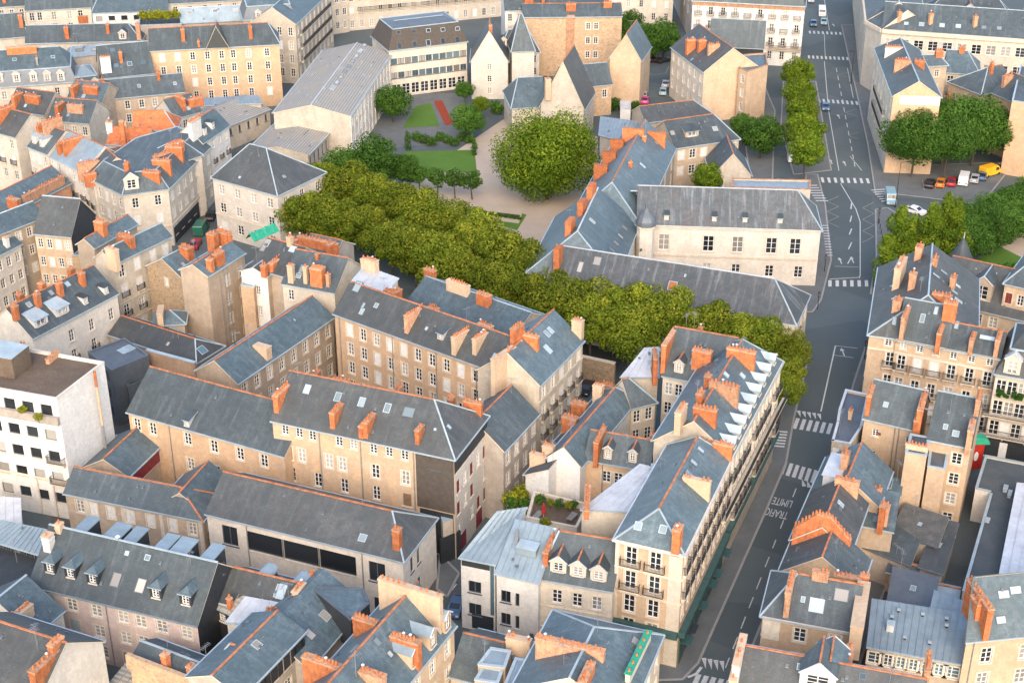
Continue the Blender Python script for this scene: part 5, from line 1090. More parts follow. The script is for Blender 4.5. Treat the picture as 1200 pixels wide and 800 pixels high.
# ------------------------------------------------------------------ tiled cluster and corner house
b = Bld('terracotta_cluster_house', 'white house under bright terracotta tiled roofs', 'white')
b.block((125, 168), (171, 171), 12, r=(118, 148), r2=(170, 151), pitch=34, roof='tile', hipL=0, hipR=0); b.block((156, 152), (206, 151), 13, r=(160, 132), r2=(193, 128), pitch=38, roof='tile', key='b'); b.ch(115, 152, 1.4, 2.2, 1.2, 'n', 'chwh', 3).ch(147, 148, 1.3, 2.2, 1.0, 'n', 'chst', 3).ch(124, 178, .9, 7, .8, 'n', 'brick', 0).ch(175, 163, 2.6, 1.4, 1.0, 'u', 'chwh', 4)
b = Bld('glazed_roof_court', 'small court under sloping glass roof beside terracotta tiles', 'white')
b.mono((182, 172), (207, 158), 10.5, (203, 149), 1.2, roof='glassb', D=(180, 152))
b = Bld('white_dormer_townhouse', 'white townhouse with blue slate slope and dormers along side street', 'white')
b.block((237, 167), (268, 146), 13, r=(216, 152), r2=(243, 130), pitch=44, roof='slate4', hipL=0, hipR=0); b.win('F', 4, 4, w=.9, h=1.6, top=1.0, sp=3.2, shut=.2, balc=((1, 2), 1.4, .4)); b.dorm(241, 158, 1.2, 1.5, 'flat', 'slate', 'white').dorm(250, 151, 1.2, 1.5, 'flat', 'slate', 'white')
b.ch(216, 168, 4.0, 4.4, .9, 'u', 'chwh', 7).ch(216, 137, 2.4, 1.6, .8, 'u', 'brick2', 5).ch(233, 128, 1.4, 1.8, .8, 'u', 'brick', 3)
b = Bld('rounded_corner_house', 'cream three-sided corner house with slate hips and dormered stone pediment', 'cream')
polyb(b, [(197, 221), (246, 172), (214, 158), (150, 176), (104, 208), (144, 228)], 11.5, 2.6, 3.0, 'slate')
ks = {facing(b, (125, 225)): 5, facing(b, (172, 232)): 2, facing(b, (222, 205)): 7}
for k_, n_ in ks.items(): b.win(k_, n_, 3, w=1.2, h=2.0, top=1.0, sp=3.4, shut=.25, curt=.4); b.band(k_, 11.0, .4, .3, name='cornice'); b.band(k_, 4.0, .3, .15)
b.panel(facing(b, (222, 205)), .02, .6, .2, 3.4, 'dark', .1, 'shopfront')
b.dorm(155, 222, 2.6, 2.2, 'gable', 'slate', 'cream'); b.ch(150, 205, 1.0, 3.0, .8, 'n', pots=3).ch(205, 180, 3.6, 1.8, .8, 'n').ch(190, 195, 3.8, 1.6, .8, 'n').ch(178, 208, 3.6, 1.4, .8, 'n')
b = Bld('blue_hip_infill', 'dark blue slate house with several brick stacks behind corner house', 'cream')
b.block((180, 200), (236, 181), 12.5, r=(196, 168), r2=(212, 164), pitch=36, roof='slate'); b.ch(206, 178, 4.0, 2.4, .9, 'u', 'brick', 8).ch(190, 190, 3.6, 2.0, .9, 'u', 'brick', 8)
for i, (A_, B_, h_, d_, rf, wl, lb, nw) in enumerate((((-20, 150), (18, 160), 13, 9, 'slate2', 'cream', 'cream row house with brown slate roof and plain beige gable', 3), ((33, 171), (56, 180), 12.5, 9, 'slate', 'pale', 'pale row house with white dormers beside zinc-roofed neighbour', 3), ((56, 181), (98, 201), 12, 10, 'zincroof', 'white', 'white row house under pale zinc roof and pink chimney wall', 5), ((97, 201), (109, 212), 11.5, 10, 'slate2', 'cream', 'narrow cream house next to three-sided corner house', 2))):
    b = Bld('row_house', lb, wl); b.block(A_, B_, h_, d=d_, pitch=36, roof=rf, hipL=0, hipR=0); b.win('F', nw, 3, w=1.05, h=1.9, top=1.0, sp=3.3, shut=.2, curt=.3, balc=((1,), 1.6, .4))
    if i == 1: b.dorm(40, 168, 1.3, 1.6, 'flat', 'zinc', 'white').dorm(49, 172, 1.3, 1.6, 'flat', 'zinc', 'white')
    c_ = ((6, 136), (62, 150), (86, 172), (104, 200))[i]; b.ch(c_[0], c_[1], 4.5, 2.2, .8, 'n', ('brick', 'brick2', 'brick', 'brick2')[i], 8); b.ch(c_[0] - 12, c_[1] + 4, 2.4, 2.0, .8, 'n', 'brick', 5)
for i, (A_, B_, h_, d_, rf, wl, lb) in enumerate((((8, 128), (52, 134), 12, 9, 'slate2', 'stone', 'dark slate house among brick stacks near terracotta roofs'), ((56, 140), (104, 144), 11, 9, 'slate', 'cream', 'slate house with stepped brick chimney rows'), ((78, 118), (118, 122), 9, 9, 'slate4', 'tan', 'blue slate house behind stepped brick chimneys'), ((112, 202), (156, 192), 10.5, 7, 'slate2', 'cream', 'brown slate roof with two brick stacks behind corner pediment'), ((205, 138), (236, 130), 11, 8, 'slate', 'cream', 'dark blue slate roof beside shed hall'))):
    b = Bld('back_court_house', lb, wl); b.block(A_, B_, h_, d=d_, pitch=36, roof=rf, hipL=0, hipR=0); m_ = ((A_[0] + B_[0]) / 2, (A_[1] + B_[1]) / 2 - 12)
    b.ch(m_[0] - 9, m_[1], 3.4, 2.0, .8, 'n', 'brick', 6).ch(m_[0] + 9, m_[1] + 1, 3.8, 1.9, .8, 'u', 'brick2' if i % 2 else 'brick', 7); b.win('F', 4, 2, top=1.0, shut=.2); b.sky(m_[0], m_[1] + 5, .8, 1.0)
b = Bld('garage_hall', 'low hall with pale grey roof beside orange tenement', 'stone')
b.block((232, 162), (316, 128), 5.5, r=(224, 130), r2=(300, 113), pitch=16, roof='corr', ridge=None); b.win('F', 8, 1, w=.7, h=1.6, top=.8, st='m', shut=0)
b.mono((225, 124), (306, 121), 7, (302, 112), .6, roof='zincroof', key='z', D=(228, 116))
b = Bld('cream_hip_house', 'cream house with tall hipped slate roof at start of lime avenue', 'pale')
b.block((249, 207), (325, 228), 12, C=(357, 195), r=(290, 170), r2=(312, 174), pitch=42, roof='slate2', ridge='zinc'); b.win('F', 4, 3, w=1.5, h=1.9, top=1.2, sp=3.7, shut=.1, curt=.4); b.win('R', 3, 3, w=1.2, h=1.9, top=1.2, sp=3.7); b.band('F', 4.5, .3, .15); b.sky(281, 208, .5, .5).sky(333, 207, .6, .6)
# ------------------------------------------------------------------ middle left
b = Bld('black_clad_house', 'peach house with stepped slate roof and tall black-clad side', 'ochre')
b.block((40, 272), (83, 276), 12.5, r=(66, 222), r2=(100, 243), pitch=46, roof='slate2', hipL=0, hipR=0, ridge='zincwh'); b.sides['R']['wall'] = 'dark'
b.win('F', 4, 3, w=.95, h=1.7, top=1.1, sp=3.4, shut=.3)
b = Bld('blue_eave_house', 'house with long blue slate roof edged in white zinc beside black-clad gable', 'tan')
b.block((-40, 289), (52, 253), 13.5, r=(-45, 268), r2=(54, 230), pitch=34, roof='slate4', hipL=0, hipR=0, ridge='zincwh'); b.win('F', 7, 3, w=1.0, h=1.6, top=1.0, sp=3.3, shut=.2)
b = Bld('arcade_house', 'pale house with blue slate roof and open arcade beside white chimney-row house', 'pale')
b.block((-40, 318), (24, 285), 11, r=(-40, 292), r2=(12, 264), pitch=36, roof='slate4', hipL=0, hipR=0, ridge='zinc'); b.win('F', 6, 3, w=1.05, h=1.8, top=1.2, sp=3.3, shut=.05); b.ch(8, 288, .8, 2.2, .8, 'n', 'chwh', 1)
b = Bld('brick_party_wall_house', 'house with long pink brick party wall and orange stacks behind black-clad gable', 'brick2')
b.block((-10, 262), (82, 214), 9, d=8, pitch=34, roof='slate4', hipL=0, hipR=0); b.ch(18, 248, 2.6, 3.4, 1.0, 'n', pots=5).ch(4, 258, 2.0, 3.4, 1.0, 'n', pots=4).ch(52, 226, 12, 1.8, .7, 'u', 'brick2', 16)
b = Bld('white_chimney_row_house', 'white house with blue slate roof carrying rows of orange stacks and dormers', 'pale')
b.block((38, 395), (137, 343), 12.5, r=(3, 362), r2=(110, 312), pitch=38, roof='slate', hipL=0, hipR=0)
b.win('F', 5, 3, w=1.0, h=2.0, top=2.0, sp=3.4, us=[.42, .66, .9], shut=0, curt=.1, balc=((1,), 1.5, .4)); 
for x, y in ((19, 372), (45, 358), (71, 345), (97, 333)): b.ch(x, y, .9, 2.6, .8, 'n', pots=2)
for x, y in ((21, 350), (47, 338), (81, 321)): b.ch(x, y, 1.0, 2.4, .9, 'n', pots=2)
b.dorm(49, 381, 2.6, 1.3, 'shed', 'zinc', 'white').dorm(74, 368, 2.6, 1.3, 'shed', 'zinc', 'white').dorm(101, 356, .9, 1.2, 'flat', 'slate', 'white').dorm(125, 344, .9, 1.2, 'flat', 'slate', 'white'); b.sky(60, 343, .8, 1.0).sky(79, 333, .8, .9).sky(34, 357, .8, .9)
b = Bld('tan_four_storey_house', 'tan four-storey house with shuttered windows and blue slate roof', 'stone')
b.block((133, 308), (200, 276), 15, r=(121, 294), r2=(179, 266), pitch=38, roof='slate4', hipL=0, hipR=0, ridge='zinc'); b.win('F', 4, 4, w=1.2, h=2.1, top=1.0, sp=3.5, us=[.12, .38, .66, .88], shut=.55, curt=.1, balc=((1, 2), 1.6, .4)); b.ch(121, 312, 2.4, 3.6, .9, 'n', 'chst', 2).ch(152, 286, 1.8, 1.8, 1.0, 'n', pots=4).ch(142, 281, 1.8, 1.8, 1.0, 'n', pots=4)
b.band('F', 7.5, .2, .15); b.band('F', 4.0, .2, .15)
b = Bld('rear_blue_slate_house', 'narrow blue slate house with brick stack behind four-storey tan house', 'tan')
b.block((110, 290), (160, 262), 14, r=(104, 275), r2=(156, 250), pitch=36, roof='slate4', hipL=0, hipR=0); b.ch(119, 272, 2.0, 2.6, 1.2, 'n', pots=4)
b = Bld('small_zinc_court_house', 'small rubble court house with pale zinc roof behind orange-stacked roof', 'rub')
b.flat([(84, 300), (118, 296), (122, 284), (96, 288)], 9, .2, roof='zincroof'); b.win(facing(b, (100, 310)), 2, 2, top=.8, shut=0)
b = Bld('rubble_gable_house', 'house with brown rubble stone gable, black cladding and blue slate slope', 'stone')
b.block((212, 324), (236, 312), 12.5, r=(188, 303), r2=(216, 291), pitch=30, roof='slate4', hipL=0, hipR=0, ridge='zinc'); b.sides['L']['wall'] = 'rub'; b.panel('F', .02, .98, 8.4, 12.3, 'dark', .05); b.panel('F', .02, .98, 6.8, 8.35, 'grey', .07, 'timber_band'); b.win('F', 1, 1, w=1.8, h=1.3, top=8.0, shut=0); b.ch(219, 300, 2.2, 2.2, 1.2, 'n', pots=5); b.sky(215, 310, .8, 1.0, 'curt'); b.win('L', 1, 1, w=.7, h=1.4, top=1.2, us=[.55], shut=0)
b = Bld('tall_flue_house', 'tall tan house with long wall flues and four orange stacks', 'tan')
b.block((243, 323), (286, 296), 15, r=(231, 303), r2=(292, 273), pitch=28, roof='slate4', hipL=0, hipR=0); b.win('F', 3, 4, w=.95, h=1.7, top=2.0, sp=3.4, us=[.5, .85], shut=.1); b.ch(247, 316, .9, 2.4, 1.0, 'u', pots=2).ch(257, 309, 2.2, 2.6, .9, 'u', pots=4).ch(250, 291, 1.6, 3.8, 1.2, 'n', pots=2).ch(264, 285, 1.8, 2.6, 1.2, 'n', pots=4).ch(270, 277, .8, 3.6, .8, 'n', pots=2).ch(295, 272, 1.2, 1.8, .8, 'n', pots=3)
for u in (.3, .42, .5): b.pipe('F', u)
b = Bld('white_side_wall_house', 'narrow house with bright white end wall and long brick chimney row', 'white')
b.block((313, 323), (350, 296), 14, C=(326, 286), pitch=22, roof='slate2', hipL=0, hipR=0, ridge='zinc'); b.sides['F']['wall'] = 'tan'; b.ch(308, 322, 1.0, 2.2, .8, 'n', pots=2).ch(328, 312, 6.0, 2.0, .9, 'u', 'brick', 9).win('L', 1, 3, w=.8, h=1.6, top=2.2, sp=3.6, us=[.6], shut=0)
b = Bld('glass_topped_house', 'low ochre house with glazed attic and zinc roof between white and tan walls', 'orange')
b.flat([(282, 334), (297, 337), (310, 318), (292, 312)], 12, .2, roof='zincroof'); b.win(facing(b, (290, 345)), 2, 4, w=.5, h=1.2, top=1.0, sp=2.8, shut=0)
b = Bld('dark_slate_link_house', 'dark slate roof with skylights by green canvas beside lime avenue', 'tan')
b.block((294, 312), (338, 324), 14.2, r=(306, 277), r2=(352, 288), pitch=34, roof='slate2', hipL=0, hipR=0); b.sky(309, 290, 1.0, 1.6, 'curt').sky(313, 285, 1.0, 1.4, 'curt').sky(343, 292, 1.2, 1.2, 'skyl').ch(340, 287, .8, 1.8, .8, 'n', 'chst', 2).ch(345, 285, 1.4, 1.2, .8, 'n', pots=3)
b = Bld('cream_chimney_house', 'cream house with dark slates, orange block stack and zinc flat behind', 'cream')
b.block((331, 331), (392, 342), 14.5, r=(361, 291), r2=(424, 309), pitch=36, roof='slate', hipL=0, hipR=0); b.win('F', 4, 2, w=1.0, h=1.8, top=1.0, shut=0, us=[.15]); b.ch(373, 331, 2.2, 3.4, 1.4, 'u', pots=8).ch(342, 329, 1.0, 3.6, .8, 'u', 'chst', 2).ch(359, 330, .7, 3.4, .7, 'u', 'chst', 1).ch(385, 334, .6, 2.4, .6, 'u', 'brick2', 1).ch(372, 303, .5, 1.0, .5, 'u', pots=0)
b.sky(353, 316, .7, 1.8).sky(350, 323, .9, .9); b.ch(384, 286, 7, 1.8, .7, 'n', 'brick', 9) if False else None
b = Bld('zinc_flat_link', 'flat pale zinc roof with stone stacks against lime avenue', 'cream')
b.mono((413, 330), (452, 342), 16.5, (466, 326), .5, roof='zincwh', D=(428, 312)); b.ch(436, 318, 2.2, 2.6, 1.0, 'u', 'chst', 4).ch(428, 314, 1.2, 2.0, .8, 'u', 'chst', 2)
b = Bld('brick_back_wall_house', 'slate house with long brown back wall and brick stacks along lime avenue', 'grey')
b.block((352, 296), (388, 304), 12, d=7, pitch=30, roof='slate4', hipL=0, hipR=0) ; b.ch(373, 290, 8.5, 1.8, .7, 'u', 'brick', 12).ch(388, 300, 1.6, 3.0, .8, 'n', 'brick', 2)
b = Bld('avenue_back_house', 'grey-walled back house with blue slates and brick stub chimneys along lime avenue', 'grey')
b.block((478, 352), (600, 396), 13, d=9, pitch=28, roof='slate4', hipL=0, hipR=0, ridge='zinc'); b.ch(537, 342, 4.5, 2.0, .8, 'u', 'chst', 8).ch(567, 356, 2.6, 2.2, .9, 'u', 'brick', 3).ch(491, 326, 2.2, 1.6, .8, 'u', 'brick', 3)
b = Bld('low_hip_slate_house', 'low slate house with hipped end behind stained boundary wall', 'grey')
b.block((128, 391), (230, 424), 7, r=(160, 376), r2=(229, 397), pitch=30, roof='slate2', hipL=0); b.sky(237, 410, 1.4, 1.4, 'glassb'); b.sky(197, 403, .6, .8, 'curt')
b = Bld('small_slate_shed_house', 'tiny slate house with pale chimney behind low hipped house', 'tan')
b.block((180, 380), (216, 378), 7.5, r=(176, 371), r2=(200, 357), pitch=34, roof='slate4'); b.ch(189, 372, 3.4, 1.8, .9, 'n', 'chst', 0)
b = Bld('dark_metal_house', 'modern dark grey metal house with balcony box and roof lights', 'zincdk')
b.flat([(131, 434), (174, 416), (146, 396), (103, 412)], 9.5, .1, roof='zincdk', cap='zincdk'); b.sky(145, 411, 1.4, 1.8, 'skyl').sky(151, 408, 1.4, 1.8, 'skyl')
b.flat([(150, 453), (188, 438), (176, 420), (140, 434)], 6.4, .9, roof='flatgrey', cap='zincdk', key='t'); k_ = facing(b, (130, 450)); b.win(k_, 2, 3, w=1.2, h=1.9, top=.8, sp=3, st='m', shut=0)
for A_, B_, h_, lb, wl in (((-40, 10), (30, 6), 12, 'grey slate house behind hipped slate house near cream five-window house', 'stone'), ((196, 4), (300, -2), 14, 'slate house behind zinc-topped terrace block', 'cream'), ((592, 12), (660, 10), 15, 'white house with tall windows behind rubble party wall', 'white'), ((300, -8), (380, -14), 15, 'slate house behind curved balcony house', 'stone'), ((790, -60), (815, -12), 15, 'grey balconied street front beside white boulevard house', 'grey')):
    b = Bld('background_house', lb, wl); b.block(A_, B_, h_, d=10, pitch=36, roof='slate', hipL=0, hipR=0, ridge='zinc'); b.win('F', 6, 3, top=1.0, shut=.1); m_ = ((A_[0] + B_[0]) / 2, (A_[1] + B_[1]) / 2 - 9); b.ch(m_[0] - 6, m_[1], 2.4, 2, .8, 'u').ch(m_[0] + 10, m_[1], 2.4, 2, .8, 'n')
gwall('boundary_wall', 'tall stained boundary wall with zinc coping behind orange courtyard range', [(180, 470), (236, 486)], 9.0, .5, 'woodf', 'zinc')
# ================================================================== neighbours just past the edges of the view
for A_, B_, h_, wl, rf, lb in (((1300, 560), (1400, 580), 13, 'cream', 'slate', 'cream house past flat grey shop beside ribbed annex'), ((1290, 470), (1380, 486), 14, 'pale', 'slate2', 'pale house next to cream balcony house on same street'), ((1300, 735), (1420, 722), 11, 'tan', 'slate4', 'tan house adjoining ochre house with brick chimney row'), ((1275, 372), (1370, 390), 13, 'ochre', 'slate', 'ochre house behind tall ochre house with red shutter'), ((1255, 150), (1370, 160), 14, 'orange', 'slate', 'orange house next to tall plain gable'), ((1270, 50), (1400, 58), 15, 'cream', 'slate', 'cream house continuing civic stone front'),
    ((-190, 300), (-60, 260), 12, 'stone', 'slate', 'stone house beyond blue-roofed house on western side'), ((-200, 420), (-100, 396), 14, 'pale', 'slate2', 'pale house behind white apartment block'), ((-190, 600), (-100, 612), 10, 'tan', 'slate', 'tan house beside black flat-roofed annex'), ((-200, 170), (-30, 150), 12, 'cream', 'slate4', 'cream row continuing western street'), ((-180, 90), (-45, 84), 11, 'stone', 'slate', 'stone house continuing behind brick stacks')):
    b = Bld('neighbouring_house', lb, wl); b.block(A_, B_, h_, d=11, pitch=37, roof=rf, hipL=0, hipR=0); b.win('F', 6, 3, top=1.0, sp=3.3, shut=.15); m_ = ((A_[0] + B_[0]) / 2, (A_[1] + B_[1]) / 2 - 14); b.ch(m_[0] - 14, m_[1], 3.0, 2, .8, 'n').ch(m_[0] + 18, m_[1] + 2, 3.0, 2, .8, 'n', 'brick2')
# ================================================================== along the bottom edge
b = Bld('pink_dormer_house', 'long pink and grey house with five dormers on dark slate roof', 'pink')
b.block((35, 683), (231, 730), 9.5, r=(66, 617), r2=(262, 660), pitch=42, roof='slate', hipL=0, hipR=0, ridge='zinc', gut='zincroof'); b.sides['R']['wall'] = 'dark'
b.win('F', 8, 3, w=1.4, h=1.7, top=.9, sp=3.0, us=[.11, .245, .395, .555, .66, .785, .93], st='o', shut=.5, curt=.4, shk='zinc')
for x, y in ((59, 671), (83, 677), (109, 684), (183, 701), (218, 709)): b.dorm(x, y, 1.5, 1.5, 'hip', 'slate4', 'dark', wst='w')
b.sky(136, 679, 1.2, 1.7, 'curt').sky(165, 686, 1.2, 1.7, 'curt').sky(149, 648, .7, .7).sky(173, 653, .7, .7); b.ch(58, 640, 1.2, 2.2, 1.0, 'n', 'chwh', 2).ch(70, 620, .9, 1.0, .7, 'n', 'chst', 1).dish(139, 634); b.pipe('F', .46)
# dormers of the far slope, seen over the ridge
u_, n_, L_, d_, h_, rz_ = b.last; a0 = P(35, 683, 9.5)
for t in (.17, .36, .47, .66, .76, .93):
    q = b.loc(a0 + u_ * (L_ * t) + n_ * (d_ * .80)); q.z = h_ + rz_ * .42; Z = Vector((0, 0, 1)); mb = MB(); wd = 1.5 if t not in (.36, .76) else 2.0; ln = d_ * .3; hh = rz_ * .52
    mb.bx(-wd / 2, wd / 2, -.1, ln, -1.2, hh, 'dark'); mb.bx(-wd / 2 - .12, wd / 2 + .12, -.3, ln + .1, hh + .003, hh + .14, 'zincroof'); mb.obj('dormer', b.o, frame_mat(q, -u_, -n_, Z))
b = Bld('dark_flat_annex', 'black flat-roofed annex beside pink dormer house', 'grey')
b.mono((-60, 690), (32, 690), 8, (50, 652), .6, roof='dark', D=(-30, 628)); b.sides['R']['wall'] = 'pale'
b = Bld('glazed_shed_roof', 'blue-grey shed roof with glazed clerestory next to pink dormer house', 'dark', 'shed')
b.mono((-30, 626), (52, 650), 9.6, (62, 622), .9, roof='zincroof', D=(2, 610)); b.win('F', 9, 1, w=.8, h=1.0, top=.3, st='m', shut=0, curt=.5)
b = Bld('pale_tiled_annex', 'pale annex with light panelled roof at foot of white apartment block', 'pale', 'shed')
b.mono((-20, 614), (24, 612), 5, (22, 584), .8, roof='zincwh', D=(-20, 580))
b = Bld('blue_slate_house', 'blue slate house with clustered chimney pots beside pink dormer house', 'pale')
b.block((40, 742), (73, 714), 9, r=(-6, 712), r2=(12, 681), pitch=34, roof='slate4', hipL=0, hipR=0, ridge='zinc'); b.ch(22, 728, 4.2, 1.6, .9, 'u', 'chst', 8)
b = Bld('brown_slate_house', 'brown slate house with orange ridge and pale blank gable in front of pink dormer house', 'pale')
b.block((-70, 788), (42, 826), 12, r=(-60, 704), r2=(72, 757), pitch=36, roof='slate2', hipL=0, hipR=0, ridge='ridge'); b.ch(57, 779, 5.4, 1.3, .8, 'n', 'brick', 7).ch(66, 757, 2.0, .9, .7, 'n', 'brick', 3); b.ant(45, 760, 3)
b = Bld('rubble_parapet_house', 'old house with crumbling rubble parapet and slate roof behind', 'rub2')
b.block((152, 776), (246, 812), 8.5, r=(160, 748), r2=(236, 778), pitch=30, roof='slate', hipL=0, hipR=0, ridge='zinc'); b.ch(196, 785, .8, 3.0, .7, 'n', 'brick', 1).ch(226, 796, .9, 2.6, .7, 'n', 'brick', 2)
sd_ = b.sides['F']; b.panel('F', .0, 1.0, 8.0, 10.0, 'rub2', .5, 'parapet')
b = Bld('corrugated_yard_roof', 'low yard building with pale corrugated roof under rubble parapet', 'grey', 'shed')
b.mono((120, 812), (222, 850), 4.5, (240, 815), 1.0, roof='corr', D=(150, 776))
b = Bld('black_clad_small_house', 'little black-clad house with grey tiled roof and white window', 'dark')
b.mono((244, 705), (274, 719), 8.5, (287, 699), 1.2, roof='corr', D=(259, 684)); b.win('F', 1, 1, w=1.0, h=1.1, top=.8, us=[.52], shut=0, st='p'); b.ch(270, 712, .5, 1.8, .5, 'n', 'brick', 1)
b = Bld('white_ribbed_roof_house', 'small house under white ribbed metal roof between slate roofs', 'pale')
b.mono((266, 727), (333, 729), 9.2, (345, 710), .8, roof='zincwh', D=(290, 699)); b.sky(305, 719, 1.1, .8); b.ch(322, 722, 2.0, 1.0, .9, 'u', 'brick2', 4).ch(342, 727, 2.6, .8, .8, 'u', 'brick2', 3)
b = Bld('grey_ridge_house', 'grey slate house with orange ridge and round-topped rear dormers', 'grey')
b.block((258, 703), (342, 724), 9, r=(278, 664), r2=(357, 686), pitch=36, roof='slate2', hipL=0, hipR=0); b.sky(330, 693, 1.0, 1.8, 'skyl').sky(325, 692, .5, 1.6, 'curt'); b.ch(353, 699, 2.2, 1.4, .8, 'n', 'chst', 4).ch(367, 680, 1.2, 1.6, .9, 'n', 'brick2', 3)
u_, n_, L_, d_, h_, rz_ = b.last; a0 = P(258, 703, 9)
for t in (.42, .9):
    q = b.loc(a0 + u_ * (L_ * t) + n_ * (d_ * .8)); q.z = h_ + rz_ * .4; mb = MB(); ln = d_ * .3; hh = rz_ * .35
    mb.bx(-.8, .8, 0, ln, -1, hh, 'dark'); pts = [(.95 * math.cos(R(a)), .75 * math.sin(R(a))) for a in range(0, 181, 20)]
    for (x0, z0), (x1, z1) in zip(pts, pts[1:]): mb.poly([(x0, -.15, hh + z0), (x0, ln, hh + z0), (x1, ln, hh + z1), (x1, -.15, hh + z1)], 'zincroof')
    mb.poly([(x, 0, hh + z) for x, z in pts], 'dark'); mb.obj('dormer', b.o, frame_mat(q, -u_, -n_, Vector((0, 0, 1))))
b = Bld('blue_slope_house', 'blue slate slope with white skylights and black box dormer', 'grey')
b.block((362, 782), (426, 707), 8.5, r=(306, 748), r2=(357, 688), pitch=33, roof='slate4', hipL=0, hipR=0, ridge=None); b.sky(381, 721, 1.1, 1.3, 'curt').sky(363, 743, 1.1, 1.3, 'curt')
b.flat([(411, 726), (433, 706), (426, 689), (362, 686)], 11.4, .06, roof='slate4', wall='dark', key='d', cap='zincdk', z0=7)
b = Bld('stone_white_window_house', 'stone house with black upper cladding and white-framed windows on street', 'stone')
b.block((282, 815), (356, 739), 11.5, r=(270, 766), r2=(316, 728), pitch=24, roof='slate4', hipL=0, hipR=0); b.panel('F', .0, .998, 9.0, 11.3, 'dark', .05); b.win('F', 5, 2, w=1.2, h=2.0, top=.5, sp=3.4, shut=0, st='w'); b.sky(301, 755, 1.0, 1.0, 'curt').sky(250, 773, .6, .9) if False else b.sky(301, 755, 1.0, 1.0, 'curt')
b = Bld('rough_slate_hip_house', 'house with weathered hipped slate roof next to rubble parapet', 'rub')
b.block((236, 796), (272, 808), 10, r=(262, 762), r2=(284, 748), pitch=34, roof='slate2', ridge='ridge'); b.sky(250, 772, .7, 1.0, 'curt')
b = Bld('orange_stack_street_house', 'slate house with big orange brick stacks, orange ridge and street dormers', 'ochre')
b.block((420, 868), (532, 731), 12.5, r=(352, 836), r2=(484, 690), pitch=43, roof='slate4', hipL=0, hipR=0); b.win('F', 6, 3, w=1.1, h=1.9, top=1.2, sp=3.4, shut=0)
b.dorm(487, 780, 1.5, 2.0, 'gable', 'zincroof', 'ochre').dorm(508, 758, 1.5, 2.0, 'gable', 'zincroof', 'ochre').dorm(525, 738, 1.5, 2.0, 'gable', 'zincroof', 'ochre')
b.ch(481, 699, 8.2, 1.7, .7, 'n', 'chst', 11).ch(476, 765, 3.6, 2.6, .8, 'n', 'brick', 8).ch(429, 738, 3.0, 1.9, .8, 'n', 'brick', 6).ch(375, 785, 5.0, 2.4, .8, 'n', 'brick', 11).ch(437, 802, 3.0, 2.0, .9, 'n', 'brick2', 5); b.sky(491, 709, .7, .8).sky(457, 766, .7, .8).sky(442, 752, .8, 1.0)
b = Bld('low_street_slate_house', 'low slate house with orange ridge line below modern white house', 'tan')
b.block((528, 790), (655, 822), 7, r=(541, 744), r2=(660, 766), pitch=32, roof='slate', hipL=0, hipR=0); b.ch(608, 764, 3.0, 2.6, .8, 'u', 'chst', 6)
b.flat([(560, 778), (592, 782), (599, 762), (575, 758)], 10.4, .05, roof='zincroof', wall='tan', key='a', cap='zinc', z0=7); b.flat([(588, 808), (620, 812), (628, 774), (604, 770)], 11.2, .05, roof='zincroof', wall='cream', key='c', cap='zinc', z0=6); b.flat([(556, 796), (584, 800), (590, 784), (566, 780)], 10.0, .05, roof='zincroof', wall='tan', key='e', cap='zinc', z0=6)
b = Bld('green_canvas_roof_house', 'slate house with bright green sheeting over chimney wall opposite burgundy shopfront', 'cream')
b.block((642, 846), (690, 862), 12.5, r=(660, 800), r2=(700, 805), pitch=30, key='z', roof='slate', hipL=0, hipR=0) if False else None
b.block((735, 838), (775, 744), 12.5, r=(655, 800), r2=(697, 752), pitch=28, roof='slate4', hipL=0, hipR=5.0, ridge='zinc'); b.win('F', 4, 3, w=1.1, h=2.0, top=1.2, sp=3.4, shut=0); b.sky(746, 752, 1.2, 1.3, 'curt'); b.ch(687, 797, 3.6, 1.4, .8, 'u', 'brick', 7)
b.ch(747, 775, 9.0, 1.0, .6, 'n', 'chwh', 6) if False else None
l0, n0 = b.hit(760, 748); l1, n1 = b.hit(735, 800); mb = MB(); Z = Vector((0, 0, 1)); mb.bar(l0 + Z * .2, l1 + Z * .2, .5, 1.8, 'cream'); mb.bar(l0 + Z * 1.15, l1 + Z * 1.15, .8, .12, 'green'); 
for i in range(6): q = l0.lerp(l1, .08 + i * .17); mb.cyl((q.x, q.y), .14, .12, q.z + 1.2, q.z + 1.5, 'pot', 8)
mb.obj('sheeted_chimney_wall', b.o)
b.ch(668, 762, 8.0, 1.2, .7, 'n', 'brick2', 12)
# ================================================================== ground, pavements, markings
def sheet(name, pts, k, z=.004, kind='structure', label=None, cat=None, kerb=None, zp=0):
    w = [P(*p, zp) for p in pts]; mb = MB()
    if sum(w[i].x * w[(i + 1) % len(w)].y - w[(i + 1) % len(w)].x * w[i].y for i in range(len(w))) < 0: w.reverse()
    if kerb: mb.prism([(p.x, p.y) for p in w], 0, z, 'kerb', k)
    else: mb.poly([(p.x, p.y, z) for p in w], k)
    o = mb.obj(name); tag(o, label, cat, kind=kind)
    if kerb:
        kb = MB(); n = len(w)
        for i in range(n): a, c = w[i].copy(), w[(i + 1) % n].copy(); a.z = c.z = z - .02; kb.bar(a, c, .3, .06, 'kerb')
        kb.obj('kerb', o)
    return o
sheet('pavement', [(690, 800), (800, 796), (818, 777), (897, 600), (921, 543), (930, 492), (949, 411), (930, 385), (850, 400), (700, 700)], 'pave', .13, kerb=True)
sheet('pavement', [(952, 366), (962, 352), (974, 305), (967, 240), (958, 205), (945, 205), (930, 300), (925, 366)], 'pave', .13, kerb=True)
sheet('pavement', [(1016, 402), (1000, 450), (985, 510), (966, 548), (945, 605), (905, 700), (868, 790), (1000, 800), (1100, 500), (1090, 410)], 'pave', .13, kerb=True)
